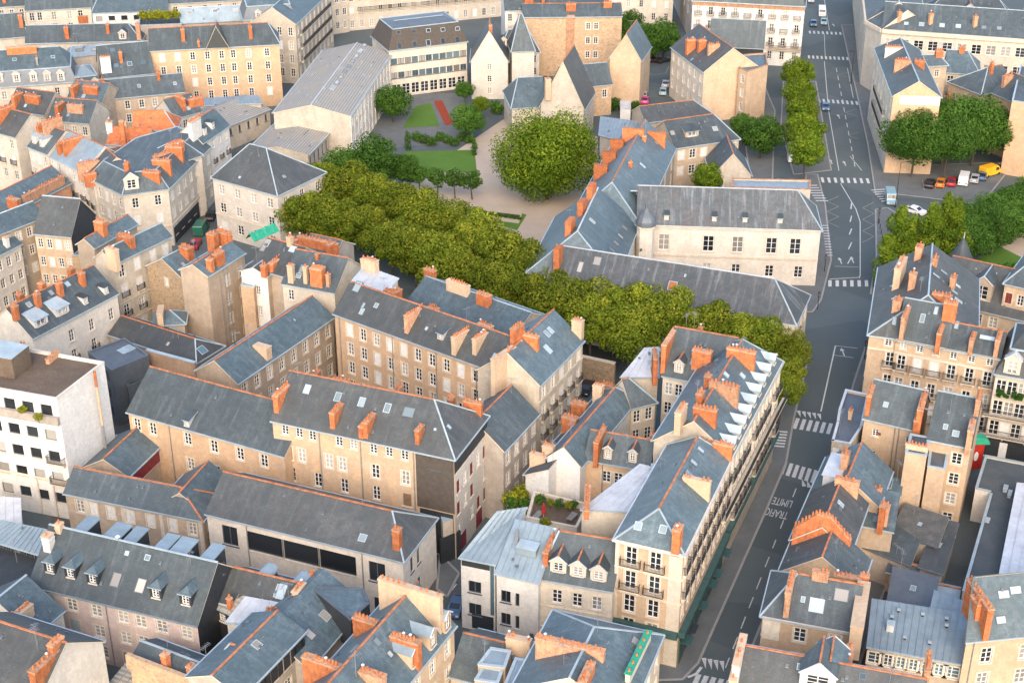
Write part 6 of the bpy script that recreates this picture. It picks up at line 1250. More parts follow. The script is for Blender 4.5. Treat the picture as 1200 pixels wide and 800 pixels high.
sheet('pavement', [(986, 30), (1003, 105), (1017, 170), (1026, 228), (1050, 228), (1150, 240), (1190, 190), (1040, 196), (1015, 30)], 'pave', .13, kerb=True)
sheet('pavement', [(1026, 246), (1027, 300), (1020, 345), (1060, 345), (1070, 262), (1040, 244)], 'pave', .13, kerb=True)
sheet('pavement', [(918, 96), (956, 96), (974, 200), (930, 205), (915, 150)], 'pave', .13, kerb=True)
sheet('pavement', [(893, 95), (868, 130), (880, 215), (905, 215), (908, 130)], 'pave', .13, kerb=True)
sheet('pavement', [(516, 650), (538, 672), (524, 700), (512, 690)], 'pave', .13, kerb=True)
sheet('pavement', [(640, 560), (612, 600), (540, 720), (552, 735), (700, 560)], 'pave', .13, kerb=True)
sheet('gravel_court', [(440, 250), (500, 200), (560, 160), (590, 140), (700, 160), (705, 235), (655, 300), (640, 345), (560, 330), (480, 300)], 'sand', .01)
sheet('lawn', [(474, 178), (556, 176), (559, 203), (476, 202)], 'grass', .05)
sheet('lawn', [(472, 150), (515, 148), (505, 121), (487, 125)], 'grass', .05)
sheet('flower_bed', [(522, 147), (532, 146), (518, 118), (508, 119)], 'flower', .06)
sheet('garden_path', [(420, 175), (545, 168), (545, 110), (470, 108), (440, 130)], 'pave', .014)
sheet('flower_bed', [(538, 249), (610, 256), (609, 252), (540, 244)], 'soil', .03)
sheet('lawn', [(548, 254), (606, 270), (617, 252), (612, 250), (608, 262)], 'grass', .022)
sheet('gravel_path', [(1140, 330), (1165, 275), (1215, 258), (1260, 280), (1260, 330)], 'sand', .01)
sheet('lawn', [(1142, 306), (1168, 287), (1206, 306), (1206, 320), (1150, 318)], 'grass', .03)
sheet('courtyard', [(735, 310), (760, 330), (930, 350), (935, 330), (760, 300)], 'sand', .01)
sheet('courtyard', [(60, 720), (420, 800), (640, 610), (640, 470), (300, 400), (60, 470)], 'court', .006)
sheet('street', [(520, 760), (556, 730), (700, 470), (690, 440), (660, 470), (600, 560), (520, 660), (480, 760)], 'asph', .016)
sheet('yard', [(1120, 560), (1160, 570), (1140, 720), (1092, 700)], 'asph', .02)
sheet('forecourt', [(1030, 208), (1085, 214), (1150, 218), (1205, 196), (1215, 180), (1050, 186)], 'court', .136) if False else None
def mk_line(b, pts, wd, k='line', z=.012):
    w = [P(*p, 0) for p in pts]
    for i in range(len(w) - 1):
        a, c = w[i], w[i + 1]; d = (c - a)
        if d.length < .05: continue
        d.normalize(); n = Vector((-d.y, d.x, 0)) * wd / 2; b.poly([(a - n).xy.to_3d() + Vector((0, 0, z)), (c - n).xy.to_3d() + Vector((0, 0, z)), (c + n).xy.to_3d() + Vector((0, 0, z)), (a + n).xy.to_3d() + Vector((0, 0, z))], k)
def zebra(a, c, along, n, wd=.5, ln=3.2, z=.012, k='line'):
    """stripes from pixel a to pixel c; along: pixel showing the stripe direction from a"""
    o = bpy.data.objects.new('zebra_crossing', None); col.objects.link(o); A, C_, D = P(*a), P(*c), P(*along); o.location = (A.x, A.y, 0); tag(o, kind='structure')
    d = (D - A).normalized(); t = (C_ - A).normalized()
    for i in range(n):
        q = A.lerp(C_, i / max(1, n - 1)) - A; h = t * wd / 2; l = d * ln / 2; mb = MB(); mb.poly([q - h - l + Vector((0, 0, z)), q + h - l + Vector((0, 0, z)), q + h + l + Vector((0, 0, z)), q - h + l + Vector((0, 0, z))], k); mb.obj('stripe', o)
zebra((933, 496), (972, 502), (938, 482), 6, .55, 3.2); zebra((911, 546), (954, 558), (917, 530), 7, .55, 3.4); zebra((815, 799), (860, 808), (822, 783), 6, .6, 3.0)
zebra((964, 332), (1024, 332), (964, 322), 8, .6, 2.6); zebra((964, 211), (1017, 212), (962, 203), 8, .55, 2.8); zebra((960, 118), (1004, 121), (958, 110), 9, .5, 2.6)
zebra((948, 67), (993, 69), (947, 60), 10, .5, 2.6); zebra((949, 38), (995, 40), (948, 32), 10, .5, 2.6); zebra((1030, 223), (1042, 236), (1044, 222), 6, .4, 3.4, .145); zebra((951, 218), (963, 236), (963, 218), 7, .4, 2.4, .145)
zebra((911, 506), (907, 523), (922, 507), 6, .4, 3.0, .145); zebra((967, 265), (972, 300), (975, 265), 12, .3, 1.2, .145)
tb = MB()
def tooth(px, py, s=1.0):
    q = P(px, py); tb.poly([(q.x - .3, q.y + 1.0 * s, .02), (q.x + .3, q.y + 1.0 * s, .02), (q.x, q.y - .9 * s, .02)][::(1 if s < 0 else -1)], 'line')
for i in range(5): tooth(937 + i * 6, 485 + i * .9, 1)
for i in range(3): tooth(941 + i * 6, 565 + i * 1.2, -1)
for i in range(4): tooth(826 + i * 7, 777 + i * 1.2, 1)
tag(tb.obj('yield_teeth'), kind='structure')
lb = MB()
mk_line(lb, [(979, 405), (962, 482)], .2); mk_line(lb, [(979, 405), (1005, 408)], .12); mk_line(lb, [(1000, 419), (977, 416)], .12)
mk_line(lb, [(896, 601), (858, 686), (822, 768)], .18, z=.137); mk_line(lb, [(806, 794), (816, 790), (822, 782)], .35, z=.14)
for y0, y1 in ((572, 582), (609, 619), (632, 642), (652, 664), (676, 690), (699, 712), (722, 736), (746, 760), (770, 782)):
    f = lambda y: 933 - (y - 572) * .395; mk_line(lb, [(f(y0), y0), (f(y1), y1)], .14)
mk_line(lb, [(985, 215), (1003, 245), (1008, 260), (1008, 322), (1007, 326)], .16); mk_line(lb, [(972, 327), (1007, 325)], .2)
for y0, y1 in ((238, 245), (253, 260), (268, 275), (284, 292), (301, 309)): mk_line(lb, [(998, y0), (997 - (y0 - 240) * .06, y1)], .22)
mk_line(lb, [(966, 72), (971, 130), (983, 200)], .16); mk_line(lb, [(966, 0), (972, 36)], .16); mk_line(lb, [(966, 40), (967, 66)], .12)
for i in range(13): y0 = 80 + i * 9.2; x0 = 980 + i * 1.75; mk_line(lb, [(x0, y0), (x0 + .9, y0 + 5)], .16)
mk_line(lb, [(993, 80), (1000, 115)], .14); mk_line(lb, [(996, 183), (1010, 200)], .14); mk_line(lb, [(960, 140), (965, 200)], .12); mk_line(lb, [(978, 312), (1006, 313)], .1)
for x, y in ((983, 137), (974, 190), (990, 192), (985, 306), (999, 305), (977, 30), (988, 413)):
    q = P(x, y)
    for s in ((-.1, .1, -1.2, .6),): lb.poly([(q.x + s[0], q.y + s[2], .0125), (q.x + s[1], q.y + s[2], .0125), (q.x + s[1], q.y + s[3], .0125), (q.x + s[0], q.y + s[3], .0125)], 'line')
    lb.poly([(q.x - .4, q.y + .6, .0125), (q.x + .4, q.y + .6, .0125), (q.x, q.y + 1.6, .0125)], 'line')
for x0, x1, y0, y1, n in ((1011, 1024, 237, 284, 7), (969, 983, 230, 266, 6), (980, 1000, 84, 92, 2), (990, 1004, 128, 136, 2), (994, 1006, 155, 163, 2)):
    mk_line(lb, [((x0 if i % 2 else x1), y0 + (y1 - y0) * i / n) for i in range(n + 1)], .12, 'liney')
mk_line(lb, [(902, 688), (890, 693)], .1) if False else None
for (x0, y0), (x1, y1) in (((527, 694), (535, 684)), ((512, 712), (518, 704))): mk_line(lb, [(x0, y0), (x1, y1)], .16, z=.024)
for x in (1083, 1096, 1109, 1121, 1135, 1146): mk_line(lb, [(x, 223 - (x - 1083) * .12), (x - 2, 212 - (x - 1083) * .1)], .1, z=.137)
for a, c in (((755, 82), (765, 88)), ((765, 88), (780, 86)), ((780, 86), (784, 78))): mk_line(lb, [a, c], .15, 'liney')
tag(lb.obj('road_markings'), kind='structure')
for txt, px, py in (('LIMITE', 917, 588), ('TRAFIC', 910, 601)):
    cu = bpy.data.curves.new('road_lettering', 'FONT'); cu.body = txt; cu.align_x = 'CENTER'; cu.align_y = 'CENTER'; cu.size = 1.0
    to = bpy.data.objects.new('road_lettering', cu); col.objects.link(to); dg = bpy.context.evaluated_depsgraph_get(); me = bpy.data.meshes.new_from_object(to.evaluated_get(dg)); bpy.data.objects.remove(to)
    me.materials.clear(); me.materials.append(M['line']); o = mk('road_lettering', me); q = P(px, py); d = P(922, 585) - P(905, 625)
    a = math.atan2(d.y, d.x) + R(90); o.matrix_world = Matrix.Translation((q.x, q.y, .013)) @ Matrix.Rotation(a, 4, 'Z') @ Matrix.Diagonal((.95, 2.6, 1, 1)); tag(o, kind='structure')
# ================================================================== trees
import numpy as np
def crown_mesh(name, seed, r, ht, nl, leaf, k, nlobe=16, shape='round', core=True, flat=0.0, lf=.34):
    rng = np.random.default_rng(seed); V, F, T = [], [], []
    lobes = []
    for i in range(nlobe):
        if shape == 'poplar':
            t = (i + .5) / nlobe; rr = r * (.5 + .5 * math.sin(math.pi * min(1, t * .85 + .12))) ; a = rng.uniform(0, 6.283); o = rr * .45
            lobes.append((o * math.cos(a), o * math.sin(a), (t - .5) * ht, rr * .62, rr * .62, ht / nlobe * 1.5))
        else:
            th = math.acos(1 - 2 * (i + .5) / nlobe); ph = i * 2.39996 + rng.uniform(-.3, .3); s = rng.uniform(.5, .8) if shape != 'box' else rng.uniform(.62, .8)
            x, y, z = math.sin(th) * math.cos(ph) * r * s, math.sin(th) * math.sin(ph) * r * s, math.cos(th) * ht / 2 * s
            if z < -ht * .2: z *= .75
            q = rng.uniform(.24, .46); lobes.append((x, y, z, r * q, r * q, ht / 2 * q * 1.05))
    if shape != 'poplar': lobes.append((0, 0, 0, r * .6, r * .6, ht / 2 * .6))
    per = nl // len(lobes)
    for (cx, cy, cz, ax, ay, az) in lobes:
        d = rng.normal(size=(per, 3)); d /= np.linalg.norm(d, axis=1)[:, None]; rad = rng.uniform(.72, 1.12, per)[:, None]
        p = np.array([cx, cy, cz]) + d * np.array([ax, ay, az]) * rad
        n = d + rng.normal(scale=.55, size=(per, 3)) + np.array([0, 0, .35]); n /= np.linalg.norm(n, axis=1)[:, None]
        u = np.cross(n, rng.normal(size=(per, 3))); u /= np.linalg.norm(u, axis=1)[:, None] + 1e-9; v = np.cross(n, u)
        s = leaf * rng.uniform(.55, 1.3, per)[:, None]; b0 = len(V) * 1
        q = np.stack([p - u * s, p - v * s * .6 + n * s * .12, p + u * s, p + v * s * .6 + n * s * .12], 1).reshape(-1, 3)
        st = sum(len(x) for x in V); V.append(q); F.append(np.arange(per * 4).reshape(-1, 4) + st)
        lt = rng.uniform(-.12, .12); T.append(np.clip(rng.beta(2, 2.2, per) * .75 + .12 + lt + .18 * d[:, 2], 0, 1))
    V = np.concatenate(V); F = np.concatenate(F); T = np.concatenate(T)
    me = bpy.data.meshes.new(name); me.from_pydata(V.tolist(), [], F.tolist())
    at = me.attributes.new('tone', 'FLOAT', 'FACE'); at.data.foreach_set('value', T.astype(np.float32))
    me.materials.append(M[k]); me.update(); return me
def trunk_mesh(h, r, seed, spread):
    rng = random.Random(seed); mb = MB()
    def limb(a, b, r0, r1):
        a, b = Vector(a), Vector(b); d = (b - a).normalized(); x = d.orthogonal().normalized(); y = d.cross(x); n = 6
        A = [a + (x * math.cos(6.2832 * i / n) + y * math.sin(6.2832 * i / n)) * r0 for i in range(n)]; B = [b + (x * math.cos(6.2832 * i / n) + y * math.sin(6.2832 * i / n)) * r1 for i in range(n)]
        for i in range(n): j = (i + 1) % n; mb.poly([A[i], A[j], B[j], B[i]], 'bark')
    m = (rng.uniform(-.2, .2), rng.uniform(-.2, .2), h * .55); limb((0, 0, -.1), m, r, r * .75); t = (m[0] * 1.5, m[1] * 1.5, h); limb(m, t, r * .75, r * .5)
    for i in range(5):
        a = i * 1.257 + rng.uniform(-.3, .3); z = h * rng.uniform(.6, .95); limb((m[0], m[1], z), (math.cos(a) * spread, math.sin(a) * spread, h + spread * .7), r * .45, r * .12)
    return mb.mesh('trunk')
TR = {}
def kind(nm, h, r, ch, nl, leaf, k, nv=3, **kw):
    TR[nm] = [(crown_mesh('crown', hash_(nm) + i, r, ch, nl, leaf, k, **kw), trunk_mesh(max(1.2, h - ch * .55), .05 + h * .018, i, r * .45)) for i in range(nv)], h, r, ch
def hash_(s): return sum(ord(c) * (i + 7) for i, c in enumerate(s))
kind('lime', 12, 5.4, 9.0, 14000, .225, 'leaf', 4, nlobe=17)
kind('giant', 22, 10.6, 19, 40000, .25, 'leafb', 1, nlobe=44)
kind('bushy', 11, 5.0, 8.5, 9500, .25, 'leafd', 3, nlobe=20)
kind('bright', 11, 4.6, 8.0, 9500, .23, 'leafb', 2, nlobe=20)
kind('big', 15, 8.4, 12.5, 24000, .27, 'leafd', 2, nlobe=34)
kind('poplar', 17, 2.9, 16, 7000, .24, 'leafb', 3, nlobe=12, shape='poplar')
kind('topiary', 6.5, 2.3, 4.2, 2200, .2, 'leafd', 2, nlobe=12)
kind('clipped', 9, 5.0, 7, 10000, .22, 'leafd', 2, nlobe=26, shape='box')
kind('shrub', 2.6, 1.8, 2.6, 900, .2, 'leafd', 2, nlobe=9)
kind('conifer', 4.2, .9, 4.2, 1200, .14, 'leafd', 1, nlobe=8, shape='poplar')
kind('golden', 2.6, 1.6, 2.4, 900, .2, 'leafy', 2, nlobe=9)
trng = random.Random(5); tcount = {}
def tree(kd, px, py, zc, label, group=None, s=1.0, sz=None, name='tree', cat='tree', base=0.0):
    """px,py: pixel of the crown centre, standing zc metres above the ground"""
    vs, h, r, ch = TR[kd]; i = tcount.get(kd, 0); tcount[kd] = i + 1; cm, tm = vs[i % len(vs)]; q = P(px, py, zc)
    e = bpy.data.objects.new(name, None); col.objects.link(e); e.location = (q.x, q.y, base); tag(e, label, cat, group)
    sz = sz or s; m = Matrix.Translation((0, 0, zc - base)) @ Matrix.Rotation(trng.uniform(0, 6.28), 4, 'Z') @ Matrix.Diagonal((s * trng.uniform(.93, 1.07), s * trng.uniform(.93, 1.07), sz, 1))
    mk('crown', cm, e, m); th = max(1.2, h - ch * .55); mk('trunk', tm, e, Matrix.Rotation(trng.uniform(0, 6.28), 4, 'Z') @ Matrix.Diagonal((s, s, max(.15, (zc - base)) / th, 1)))
    return e
AV = 'avenue of lime trees'; AVL = 'lime tree with merging yellow-green crown in avenue behind slate houses'
def along(pts, n, off=0):
    w = [P(*p, 8) for p in pts]; seg = [(w[i + 1] - w[i]).length for i in range(len(w) - 1)]; T_ = sum(seg)
    for k in range(n):
        t = T_ * (k + .5 + off) / n; i = 0
        while i < len(seg) - 1 and t > seg[i]: t -= seg[i]; i += 1
        q = w[i].lerp(w[i + 1], min(1, t / seg[i])); yield proj(q)
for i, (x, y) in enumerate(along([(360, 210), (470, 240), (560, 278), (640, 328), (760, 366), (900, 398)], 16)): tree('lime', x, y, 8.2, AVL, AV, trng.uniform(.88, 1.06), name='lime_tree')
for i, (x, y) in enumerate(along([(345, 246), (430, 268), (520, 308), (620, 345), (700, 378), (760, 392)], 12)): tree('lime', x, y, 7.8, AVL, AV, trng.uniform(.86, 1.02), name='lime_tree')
for x, y in ((915, 388), (926, 410), (921, 436), (917, 455)): tree('lime', x, y, 6.2, 'small street lime squeezed between balconied row and main road', 'street limes by the balconied row', .62, name='lime_tree')
tree('bushy', 438, 190, 8, 'darker bushy tree at head of lime avenue beside school hall', None, 1.15); tree('bushy', 405, 196, 8, 'low dark tree between school hall and lime avenue', None, .9)
tree('bushy', 470, 196, 6, 'round dark tree at corner of garden lawn', None, .7)
tree('giant', 642, 182, 9.4, 'giant round chestnut tree standing alone on gravel court', name='chestnut_tree')
for x, y in ((491, 205), (512, 208), (533, 210), (553, 211), (478, 203)): tree('topiary', x, y, 4.2, 'small clipped round tree in row between lawn and gravel', 'clipped trees by the lawn', name='clipped_tree')
tree('bushy', 460, 119, 5, 'leafy tree against pillared school hall', None, .85); tree('bushy', 549, 140, 4.5, 'grey-green spreading tree in school garden', None, .8); tree('bright', 563, 122, 3.5, 'bright shrubby tree at foot of white lodge', None, .5); tree('shrub', 582, 126, 1.5, 'rounded garden shrub beside white lodge', None, 1.3, name='garden_shrub', cat='shrub'); tree('bushy', 544, 105, 4, 'narrow tree between school block and lodge', None, .5)
for i, x in enumerate(range(488, 560, 9)): tree('shrub', x, 160 + (i % 3) * 3, 1.0, 'low shrub in mixed border above garden lawn', 'border shrubs', .8, name='border_shrub', cat='shrub')
tree('conifer', 478, 166, 2.1, 'dark pointed yew at lawn corner near school steps', name='yew'); tree('conifer', 555, 171, 2.1, 'dark pointed yew at lawn corner near gravel court', name='yew')
for i in range(14): tree('shrub', 543 + i * 5, 246 + i * .7, .35, 'tuft of bedding plants in strip bed on gravel', 'bedding plants', .32, name='bedding_plant', cat='plant')
for x, y, s in ((738, 26, .7), (735, 45, .95), (757, 46, 1.1), (778, 44, 1.0)): tree('bushy', x, y, 5.5, 'bushy tree at end of car court', 'trees at the end of the car court', s)
tree('shrub', 718, 122, 1.5, 'dark shrub beside little white pavilion', None, 1.3, name='garden_shrub', cat='shrub'); tree('shrub', 744, 124, 1.5, 'round shrub between pavilion and parked cars', None, 1.0, name='garden_shrub', cat='shrub')
for x, y in ((936, 86), (938, 108), (940, 130), (943, 152), (945, 176)): tree('bright', x, y, 7, 'bright green street tree in row along wide road', 'street trees along the wide road', .95, name='street_tree')
tree('bushy', 893, 158, 5.5, 'dark green tree over pavement beside mansion wing', None, .95); tree('bushy', 872, 147, 4.5, 'smaller dark tree behind tan dormer house', None, .65); tree('bright', 830, 208, 6.5, 'round bright tree poking up behind mansion ridge', None, .8); tree('bushy', 912, 172, 5, 'dark tree in pavement strip next to bright street trees', None, .6) if False else None
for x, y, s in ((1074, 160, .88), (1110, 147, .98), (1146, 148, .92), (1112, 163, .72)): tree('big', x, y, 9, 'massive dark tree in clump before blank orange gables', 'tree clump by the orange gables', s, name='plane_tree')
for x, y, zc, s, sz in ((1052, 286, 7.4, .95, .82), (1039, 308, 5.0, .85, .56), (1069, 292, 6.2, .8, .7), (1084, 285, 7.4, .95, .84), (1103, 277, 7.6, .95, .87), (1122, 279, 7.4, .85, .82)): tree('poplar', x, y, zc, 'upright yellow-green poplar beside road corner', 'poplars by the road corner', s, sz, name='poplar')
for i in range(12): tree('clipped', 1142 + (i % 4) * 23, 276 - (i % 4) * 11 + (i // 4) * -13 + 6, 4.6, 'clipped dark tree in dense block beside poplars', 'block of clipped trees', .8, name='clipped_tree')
for x, y in ((1168, 318), (1180, 316), (1192, 314), (1202, 312)): tree('shrub', x, y, 1.0, 'low rounded shrub along garden lawn edge', 'lawn edge shrubs', .9, name='garden_shrub', cat='shrub')
for x, y in ((168, 18), (175, 19), (182, 18), (189, 18), (196, 18), (204, 17)): tree('golden', x, y, 15, 'yellow-green terrace bush high on flat block', 'hanging garden bushes', 1.0, name='terrace_bush', cat='shrub', base=12.5)
for x, y, k_, s in ((604, 584, 'golden', 1.1), (611, 577, 'golden', 1.0), (606, 592, 'shrub', 1.0), (633, 584, 'shrub', .5), (645, 588, 'golden', .4), (655, 590, 'shrub', .45), (666, 592, 'golden', .4), (672, 590, 'shrub', .4), (639, 611, 'golden', .5)): tree(k_, x, y, 8.6 if s < .8 else 6.5, 'potted greenery on planted roof terrace by white gable', 'roof terrace greenery', s, name='terrace_plant', cat='plant', base=7.6 if s < .8 else 4.5)
for x, y in ((26, 479), (45, 488)): tree('golden', x, y, 16.8, 'balcony plant on white apartment block', 'balcony plants', .45, name='balcony_plant', cat='plant', base=15.9)
# ================================================================== vehicles and street things
def paint(k, c, metal=0.0):
    if k not in M: M[k] = mat_plain(k, c, .28, metal, .04, .6)
    return k
def car_parts(c, van=False):
    L, W, H = (4.2, 1.75, 1.45) if not van else (5.2, 1.95, 2.25)
    if not van: prof = [(-2.1, .35), (-2.08, .75), (-1.95, .92), (-1.15, .98), (-.45, 1.42), (.9, 1.45), (1.65, 1.02), (2.0, .95), (2.1, .7), (2.1, .35)]
    else: prof = [(-2.6, .35), (-2.58, .9), (-1.9, 1.1), (-1.35, 2.0), (-1.1, 2.2), (2.5, 2.25), (2.6, 2.1), (2.6, .35)]
    b = MB(); n = len(prof); w = W / 2
    def wd(z): return w * (1 if z < 1.0 else (.84 if not van else .95))
    for i in range(n):
        j = (i + 1) % n; (x0, z0), (x1, z1) = prof[i], prof[j]
        b.poly([(x0, -wd(z0), z0), (x0, wd(z0), z0), (x1, wd(z1), z1), (x1, -wd(z1), z1)], c)
    for s in (-1, 1): b.poly([(x, s * wd(z), z) for x, z in (prof if s > 0 else prof[::-1])], c)
    g = MB(); e = .012
    if not van:
        for (x0, z0), (x1, z1), t in (((-1.12, 1.0), (-.5, 1.40), 1), ((.95, 1.42), (1.6, 1.06), 1)): g.poly([(x0, -wd(1.2) * .88, z0 + e), (x0, wd(1.2) * .88, z0 + e), (x1, wd(1.2) * .85, z1 + e), (x1, -wd(1.2) * .85, z1 + e)][::-1 if x0 > 0 else 1], 'glass')
        for s in (-1, 1): y = s * (w * .93); g.poly([(-.95, s * (w + .004), .99), (1.45, s * (w + .004), .99), (.85, s * (w * .845), 1.36), (-.45, s * (w * .845), 1.36)], 'glass')
    else:
        g.poly([(-1.86, -w * .85, 1.16), (-1.86, w * .85, 1.16), (-1.4, w * .85, 1.94), (-1.4, -w * .85, 1.94)], 'glass'); [o.append(1) for o in ()]
        for s in (-1, 1): g.poly([(-1.7, s * (w + .006), 1.15), (-.5, s * (w + .006), 1.15), (-.5, s * (w * .96 + .006), 1.85), (-1.25, s * (w * .96 + .006), 1.85)], 'glass')
    wh = MB(); n = 12
    a = [(.31 * math.cos(6.2832 * i / n), .31 * math.sin(6.2832 * i / n)) for i in range(n)]
    for y in (-.1, .1): wh.poly([(p[0], y, p[1]) for p in (a if y < 0 else a[::-1])], 'iron')
    for i in range(n): j = (i + 1) % n; wh.poly([(a[i][0], -.1, a[i][1]), (a[j][0], -.1, a[j][1]), (a[j][0], .1, a[j][1]), (a[i][0], .1, a[i][1])], 'iron')
    hl = MB(); hl.bx(-.04, .04, -.18, .18, -.08, .08, 'frame'); tl = MB(); tl.bx(-.04, .04, -.15, .15, -.1, .1, 'red')
    return b.mesh('body'), g.mesh('windows'), wh.mesh('wheel'), hl.mesh('headlight'), tl.mesh('tail_light'), L, W
def car(px, py, dpx, dpy, c, label, van=False, group=None, name=None, z=0.0):
    bm_, gm, wm, hm, tm, L, W = cached(('car', c, van), lambda: car_parts(c, van)); q = P(px, py, z); d = P(px + dpx, py + dpy, z) - q; a = math.atan2(d.y, d.x) + math.pi
    e = bpy.data.objects.new(name or ('parked_van' if van else 'car'), None); col.objects.link(e); e.location = (q.x, q.y, z); e.rotation_euler = (0, 0, a); tag(e, label, 'van' if van else 'car', group)
    mk('body', bm_, e); mk('windows', gm, e)
    for x in (-L * .31, L * .31):
        for y in (-W / 2 + .06, W / 2 - .06): mk('wheel', wm, e, Matrix.Translation((x, y, .31)))
    for y in (-W * .34, W * .34): mk('headlight', hm, e, Matrix.Translation((-L / 2 + .02, y, .68))); mk('tail_light', tm, e, Matrix.Translation((L / 2 - .01, y, .8)))
    return e
for k, c in dict(cblk=(.02, .02, .022), cred=(.35, .02, .03), cwht=(.75, .75, .74), csil=(.4, .42, .44), cblu=(.05, .11, .2), cyel=(.8, .42, .02), cgrn=(.02, .12, .08), cora=(.62, .2, .02), cpnk=(.5, .05, .2), cteal=(.25, .38, .42)).items(): paint(k, c)
car(1089, 218, 3, -10, 'cblk', 'black car with orange roof parked first in row by forecourt', z=.13); car(1102, 217, 3, -10, 'cora', 'orange and black car parked beside red car', z=.13); car(1115, 216, 3, -10, 'cred', 'red car parked between orange car and white van', z=.13); car(1129, 214, 3, -10, 'cwht', 'white delivery van parked in row by forecourt', True, z=.13); car(1142, 212, 3, -10, 'csil', 'pale silver car parked next to white van', z=.13); car(1151, 209, 3, -10, 'cblu', 'blue-grey car parked between silver car and yellow van', z=.13); car(1160, 205, 10, -3, 'cyel', 'bright yellow van parked across row end', True, z=.13); car(1174, 199, 10, -4, 'csil', 'silver car parked behind yellow van', z=.13); car(1184, 196, 10, -4, 'cwht', 'white car parked beneath tall orange gable', z=.13); car(1190, 188, 10, -4, 'cblk', 'black car half hidden beneath tall orange gable', z=.13)
car(953, 30, 1, 8, 'cblu', 'blue car heading down wide road beside white van'); car(963, 18, 1, 8, 'cwht', 'white van following dark car on wide road', True); car(965, 28, 1, 8, 'cteal', 'dark teal car leading white van at crossing'); car(967, 128, 2, 10, 'cblu', 'small blue car past zebra crossing on wide road'); car(937, 190, 10, 0, 'cwht', 'white van parked under street tree', True, z=.13); car(950, 2, 1, 8, 'csil', 'silver car beyond white van on wide road')
car(1043, 236, 3, 12, 'cteal', 'grey-green van waiting at zebra crossing by poplars', True); car(1072, 250, 10, 3, 'cwht', 'white car half hidden by poplars')
car(229, 289, 7, -12, 'cred', 'dark red car parked in narrow side street'); car(236, 272, 7, -12, 'cgrn', 'dark green van parked behind red car in side street', True); car(247, 256, 6, -12, 'cblk', 'black car parked past green van in side street')
for x, y, c, l_ in ((753, 108, 'cteal', 'pale blue car first in line along narrow tan gable'), (754, 114, 'csil', 'silver car second in line along narrow tan gable'), (756, 120, 'cpnk', 'magenta car ending line along narrow tan gable'), (777, 110, 'cteal', 'light blue car parked by ochre house in car court'), (780, 101, 'csil', 'silver car behind light blue car in car court'), (754, 74, 'csil', 'silver car under bushy trees of car court'), (770, 72, 'cblk', 'black car under bushy trees of car court'), (777, 73, 'cblk', 'second black car under bushy trees beside ochre house')): car(x, y, (2 if y > 90 else 8), -10 if y > 90 else -2, c, l_)
car(535, 714, -5, 12, 'cblu', 'dark blue car emerging beside modern white house', z=.016); car(687, 458, -6, 10, 'cblk', 'dark car with lit tail lights at end of narrow street', z=.016); car(1135, 540, 8, -12, 'cblk', 'black car parked below red shop banner', z=.02); car(934, 445, 2, -10, 'cblk', 'dark car at kerb beside balconied row') if False else None
def lamp(px, py, h, label, arm=1.2, k='iron', name='street_lamp'):
    q = P(px, py, .13); e = bpy.data.objects.new(name, None); col.objects.link(e); e.location = (q.x, q.y, .13); tag(e, label, 'street lamp'); mb = MB(); mb.cyl((0, 0), .16, .12, 0, .9, k, 8); mb.cyl((0, 0), .08, .05, .9, h, k, 8); mb.obj('post', e)
    hb = MB(); hb.bar((0, 0, h), (arm, 0, h + .15), .07, .07, k); hb.bx(arm - .1, arm + .6, -.13, .13, h + .05, h + .22, k); hb.obj('lamp_head', e)
lamp(1049, 243, 9.5, 'tall dark street lamp at corner by poplars'); lamp(717, 440 + 8, 6, 'street lamp at end of narrow street by lime avenue', -.8); lamp(997, 98, 8, 'slim street lamp beside zebra crossing on wide road', -1.2); lamp(584, 716, 7, 'street lamp bracketed before modern white house', .5) if False else None
def signal(px, py, label):
    q = P(px, py, .13); e = bpy.data.objects.new('traffic_light', None); col.objects.link(e); e.location = (q.x, q.y, .13); tag(e, label, 'traffic light'); mb = MB(); mb.cyl((0, 0), .07, .06, 0, 3.2, 'iron', 8); mb.obj('post', e)
    hb = MB(); hb.bx(-.17, .17, -.15, .15, 2.3, 3.3, 'iron'); hb.obj('signal_head', e)
    for i, k in enumerate(('red', 'liney', 'green')): m = MB(); m.bx(-.09, .09, -.19, -.151, 3.05 - i * .3, 3.22 - i * .3, k); m.obj('lens', e)
signal(966, 318, 'traffic light on pavement tip by mansion'); signal(1029, 262, 'traffic light on pavement by poplars'); signal(1013, 420, 'traffic light at corner of ochre town house'); signal(958, 362, 'traffic light at pavement end below mansion hip')
# banner, canvases and terrace furniture
mb = MB(); q = P(1146, 520, 5.5); mb.bx(-1.1, 1.1, -.06, .06, -4.2, 0, 'red'); o = tag(mb.obj('shop_banner', None, Matrix.Translation((q.x, q.y, 5.5)) @ Matrix.Rotation(R(14), 4, 'Z')), 'tall red shop banner with pale emblem beside cream balcony house', 'banner')
m2 = MB(); m2.prism([(.35 * math.cos(6.28 * i / 10), .75 * math.sin(6.28 * i / 10)) for i in range(10)], 0, .04, 'frame'); m2.obj('emblem', o, Matrix.Translation((0, -.061, -2.0)) @ Matrix.Rotation(R(90), 4, 'X'))
q = P(1146, 516, 6.3); mb = MB(); pts = [(1.6 * math.cos(R(a)), 1.1 * math.sin(R(a))) for a in range(0, 181, 20)]
for (x0, z0), (x1, z1) in zip(pts, pts[1:]): mb.poly([(x0, -.6, z0), (x0, .6, z0), (x1, .6, z1), (x1, -.6, z1)], 'green')
for y in (-.6, .6): mb.poly([(x, y, z) for x, z in pts], 'green')
tag(mb.obj('green_awning', None, Matrix.Translation((q.x, q.y, 6.0))), 'rounded green awning above red shop banner', 'awning')
mb = MB(); a, c = P(292, 275, 14.5), P(322, 262, 14.5); d = c - a; nseg = 10
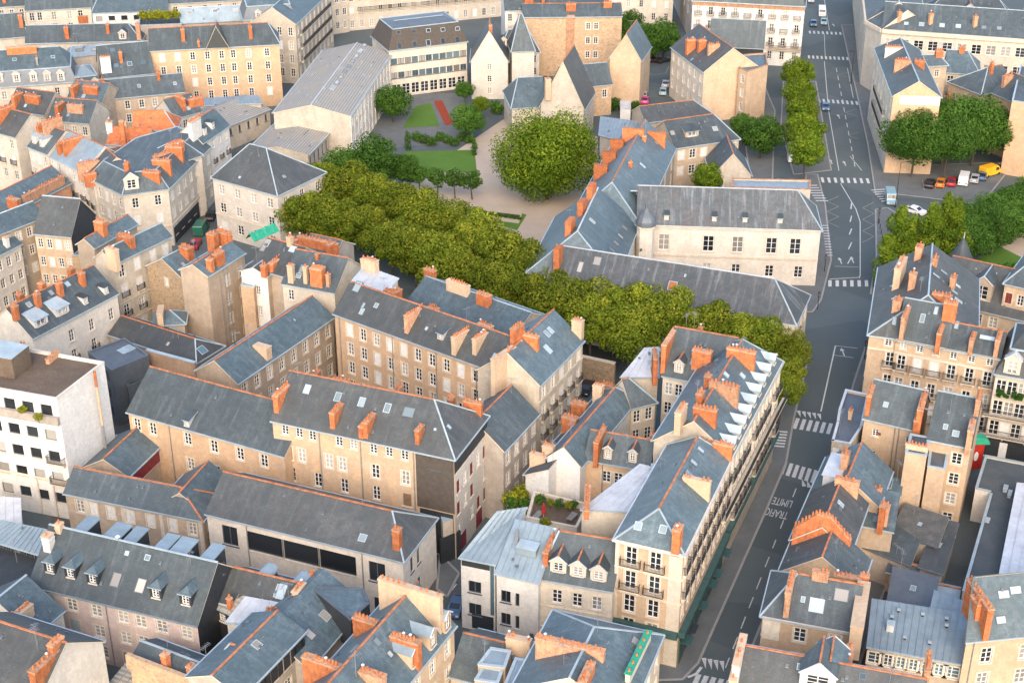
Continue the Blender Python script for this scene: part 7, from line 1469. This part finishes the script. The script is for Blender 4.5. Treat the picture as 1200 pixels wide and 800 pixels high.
for i in range(nseg):
    p0, p1 = d * (i / nseg), d * ((i + 1) / nseg); z0, z1 = .4 + .13 * math.sin(i * 2.3), .4 + .13 * math.sin((i + 1) * 2.3); n_ = Vector((-d.y, d.x, 0)).normalized()
    mb.poly([p0 - n_ * 1.1 + Vector((0, 0, -.9)), p1 - n_ * 1.1 + Vector((0, 0, -.9)), p1 + Vector((0, 0, z1)), p0 + Vector((0, 0, z0))], 'green'); mb.poly([p0 + Vector((0, 0, z0)), p1 + Vector((0, 0, z1)), p1 + n_ * 1.1 + Vector((0, 0, -.9)), p0 + n_ * 1.1 + Vector((0, 0, -.9))], 'green')
tag(mb.obj('green_tarpaulin', None, Matrix.Translation((a.x, a.y, 14.3))), 'crumpled green tarpaulin over roof edge beside lime avenue', 'tarpaulin')
q = P(637, 606, 7.6); e = bpy.data.objects.new('red_parasol', None); col.objects.link(e); e.location = (q.x, q.y, 7.6); tag(e, 'closed red parasol on planted roof terrace', 'parasol'); mb = MB(); mb.cyl((0, 0), .035, .035, 0, 2.3, 'frame', 6); mb.obj('pole', e); mb = MB(); mb.cyl((0, 0), .32, .05, .7, 2.3, 'red', 8); mb.obj('canopy', e)
for x, y, l_ in ((630, 608, 'grey wooden table beside red parasol on roof terrace'), (670, 610, 'slatted grey bench under brick parapet on roof terrace')):
    q = P(x, y, 7.6); e = bpy.data.objects.new('terrace_table', None); col.objects.link(e); e.location = (q.x, q.y, 7.6); e.rotation_euler = (0, 0, R(60)); tag(e, l_, 'table')
    for i in range(4): m = MB(); m.bx(-.9, .9, -.42 + i * .21, -.23 + i * .21, .7, .75, 'corr'); m.obj('slat', e)
    for sx in (-.8, .8):
        for sy in (-.35, .35): m = MB(); m.bx(sx - .04, sx + .04, sy - .04, sy + .04, 0, .7, 'wood'); m.obj('leg', e)
gwall('park_wall', 'rubble retaining wall at end of narrow street under lime avenue', [(648, 436), (720, 452)], 4.0, .6, 'rub')
gwall('terrace_parapet', 'red-brown brick parapet wall beside planted roof terrace', [(694, 690), (676, 664), ], 3.0, .4, 'brick2') if False else None
for i in range(9):
    q = P(1030 + i * 1.2, 262 + i * 6, .13); mb = MB(); mb.cyl((0, 0), .08, .07, 0, .9, 'iron', 8); mb.cyl((0, 0), .1, .03, .9, 1.02, 'iron', 8); tag(mb.obj('bollard', None, Matrix.Translation((q.x, q.y, .13))), 'dark bollard in line along pavement by poplars', 'bollard', 'bollards by the poplars')
for b in BLDS: b.finish()
if MISS: print('ROOF MISSES', len(MISS)); [print('  ', m) for m in MISS]
g = MB(); g.poly([(-3000, -800, 0), (3000, -800, 0), (3000, 6000, 0), (-3000, 6000, 0)], 'asph'); tag(g.obj('ground'), kind='structure')
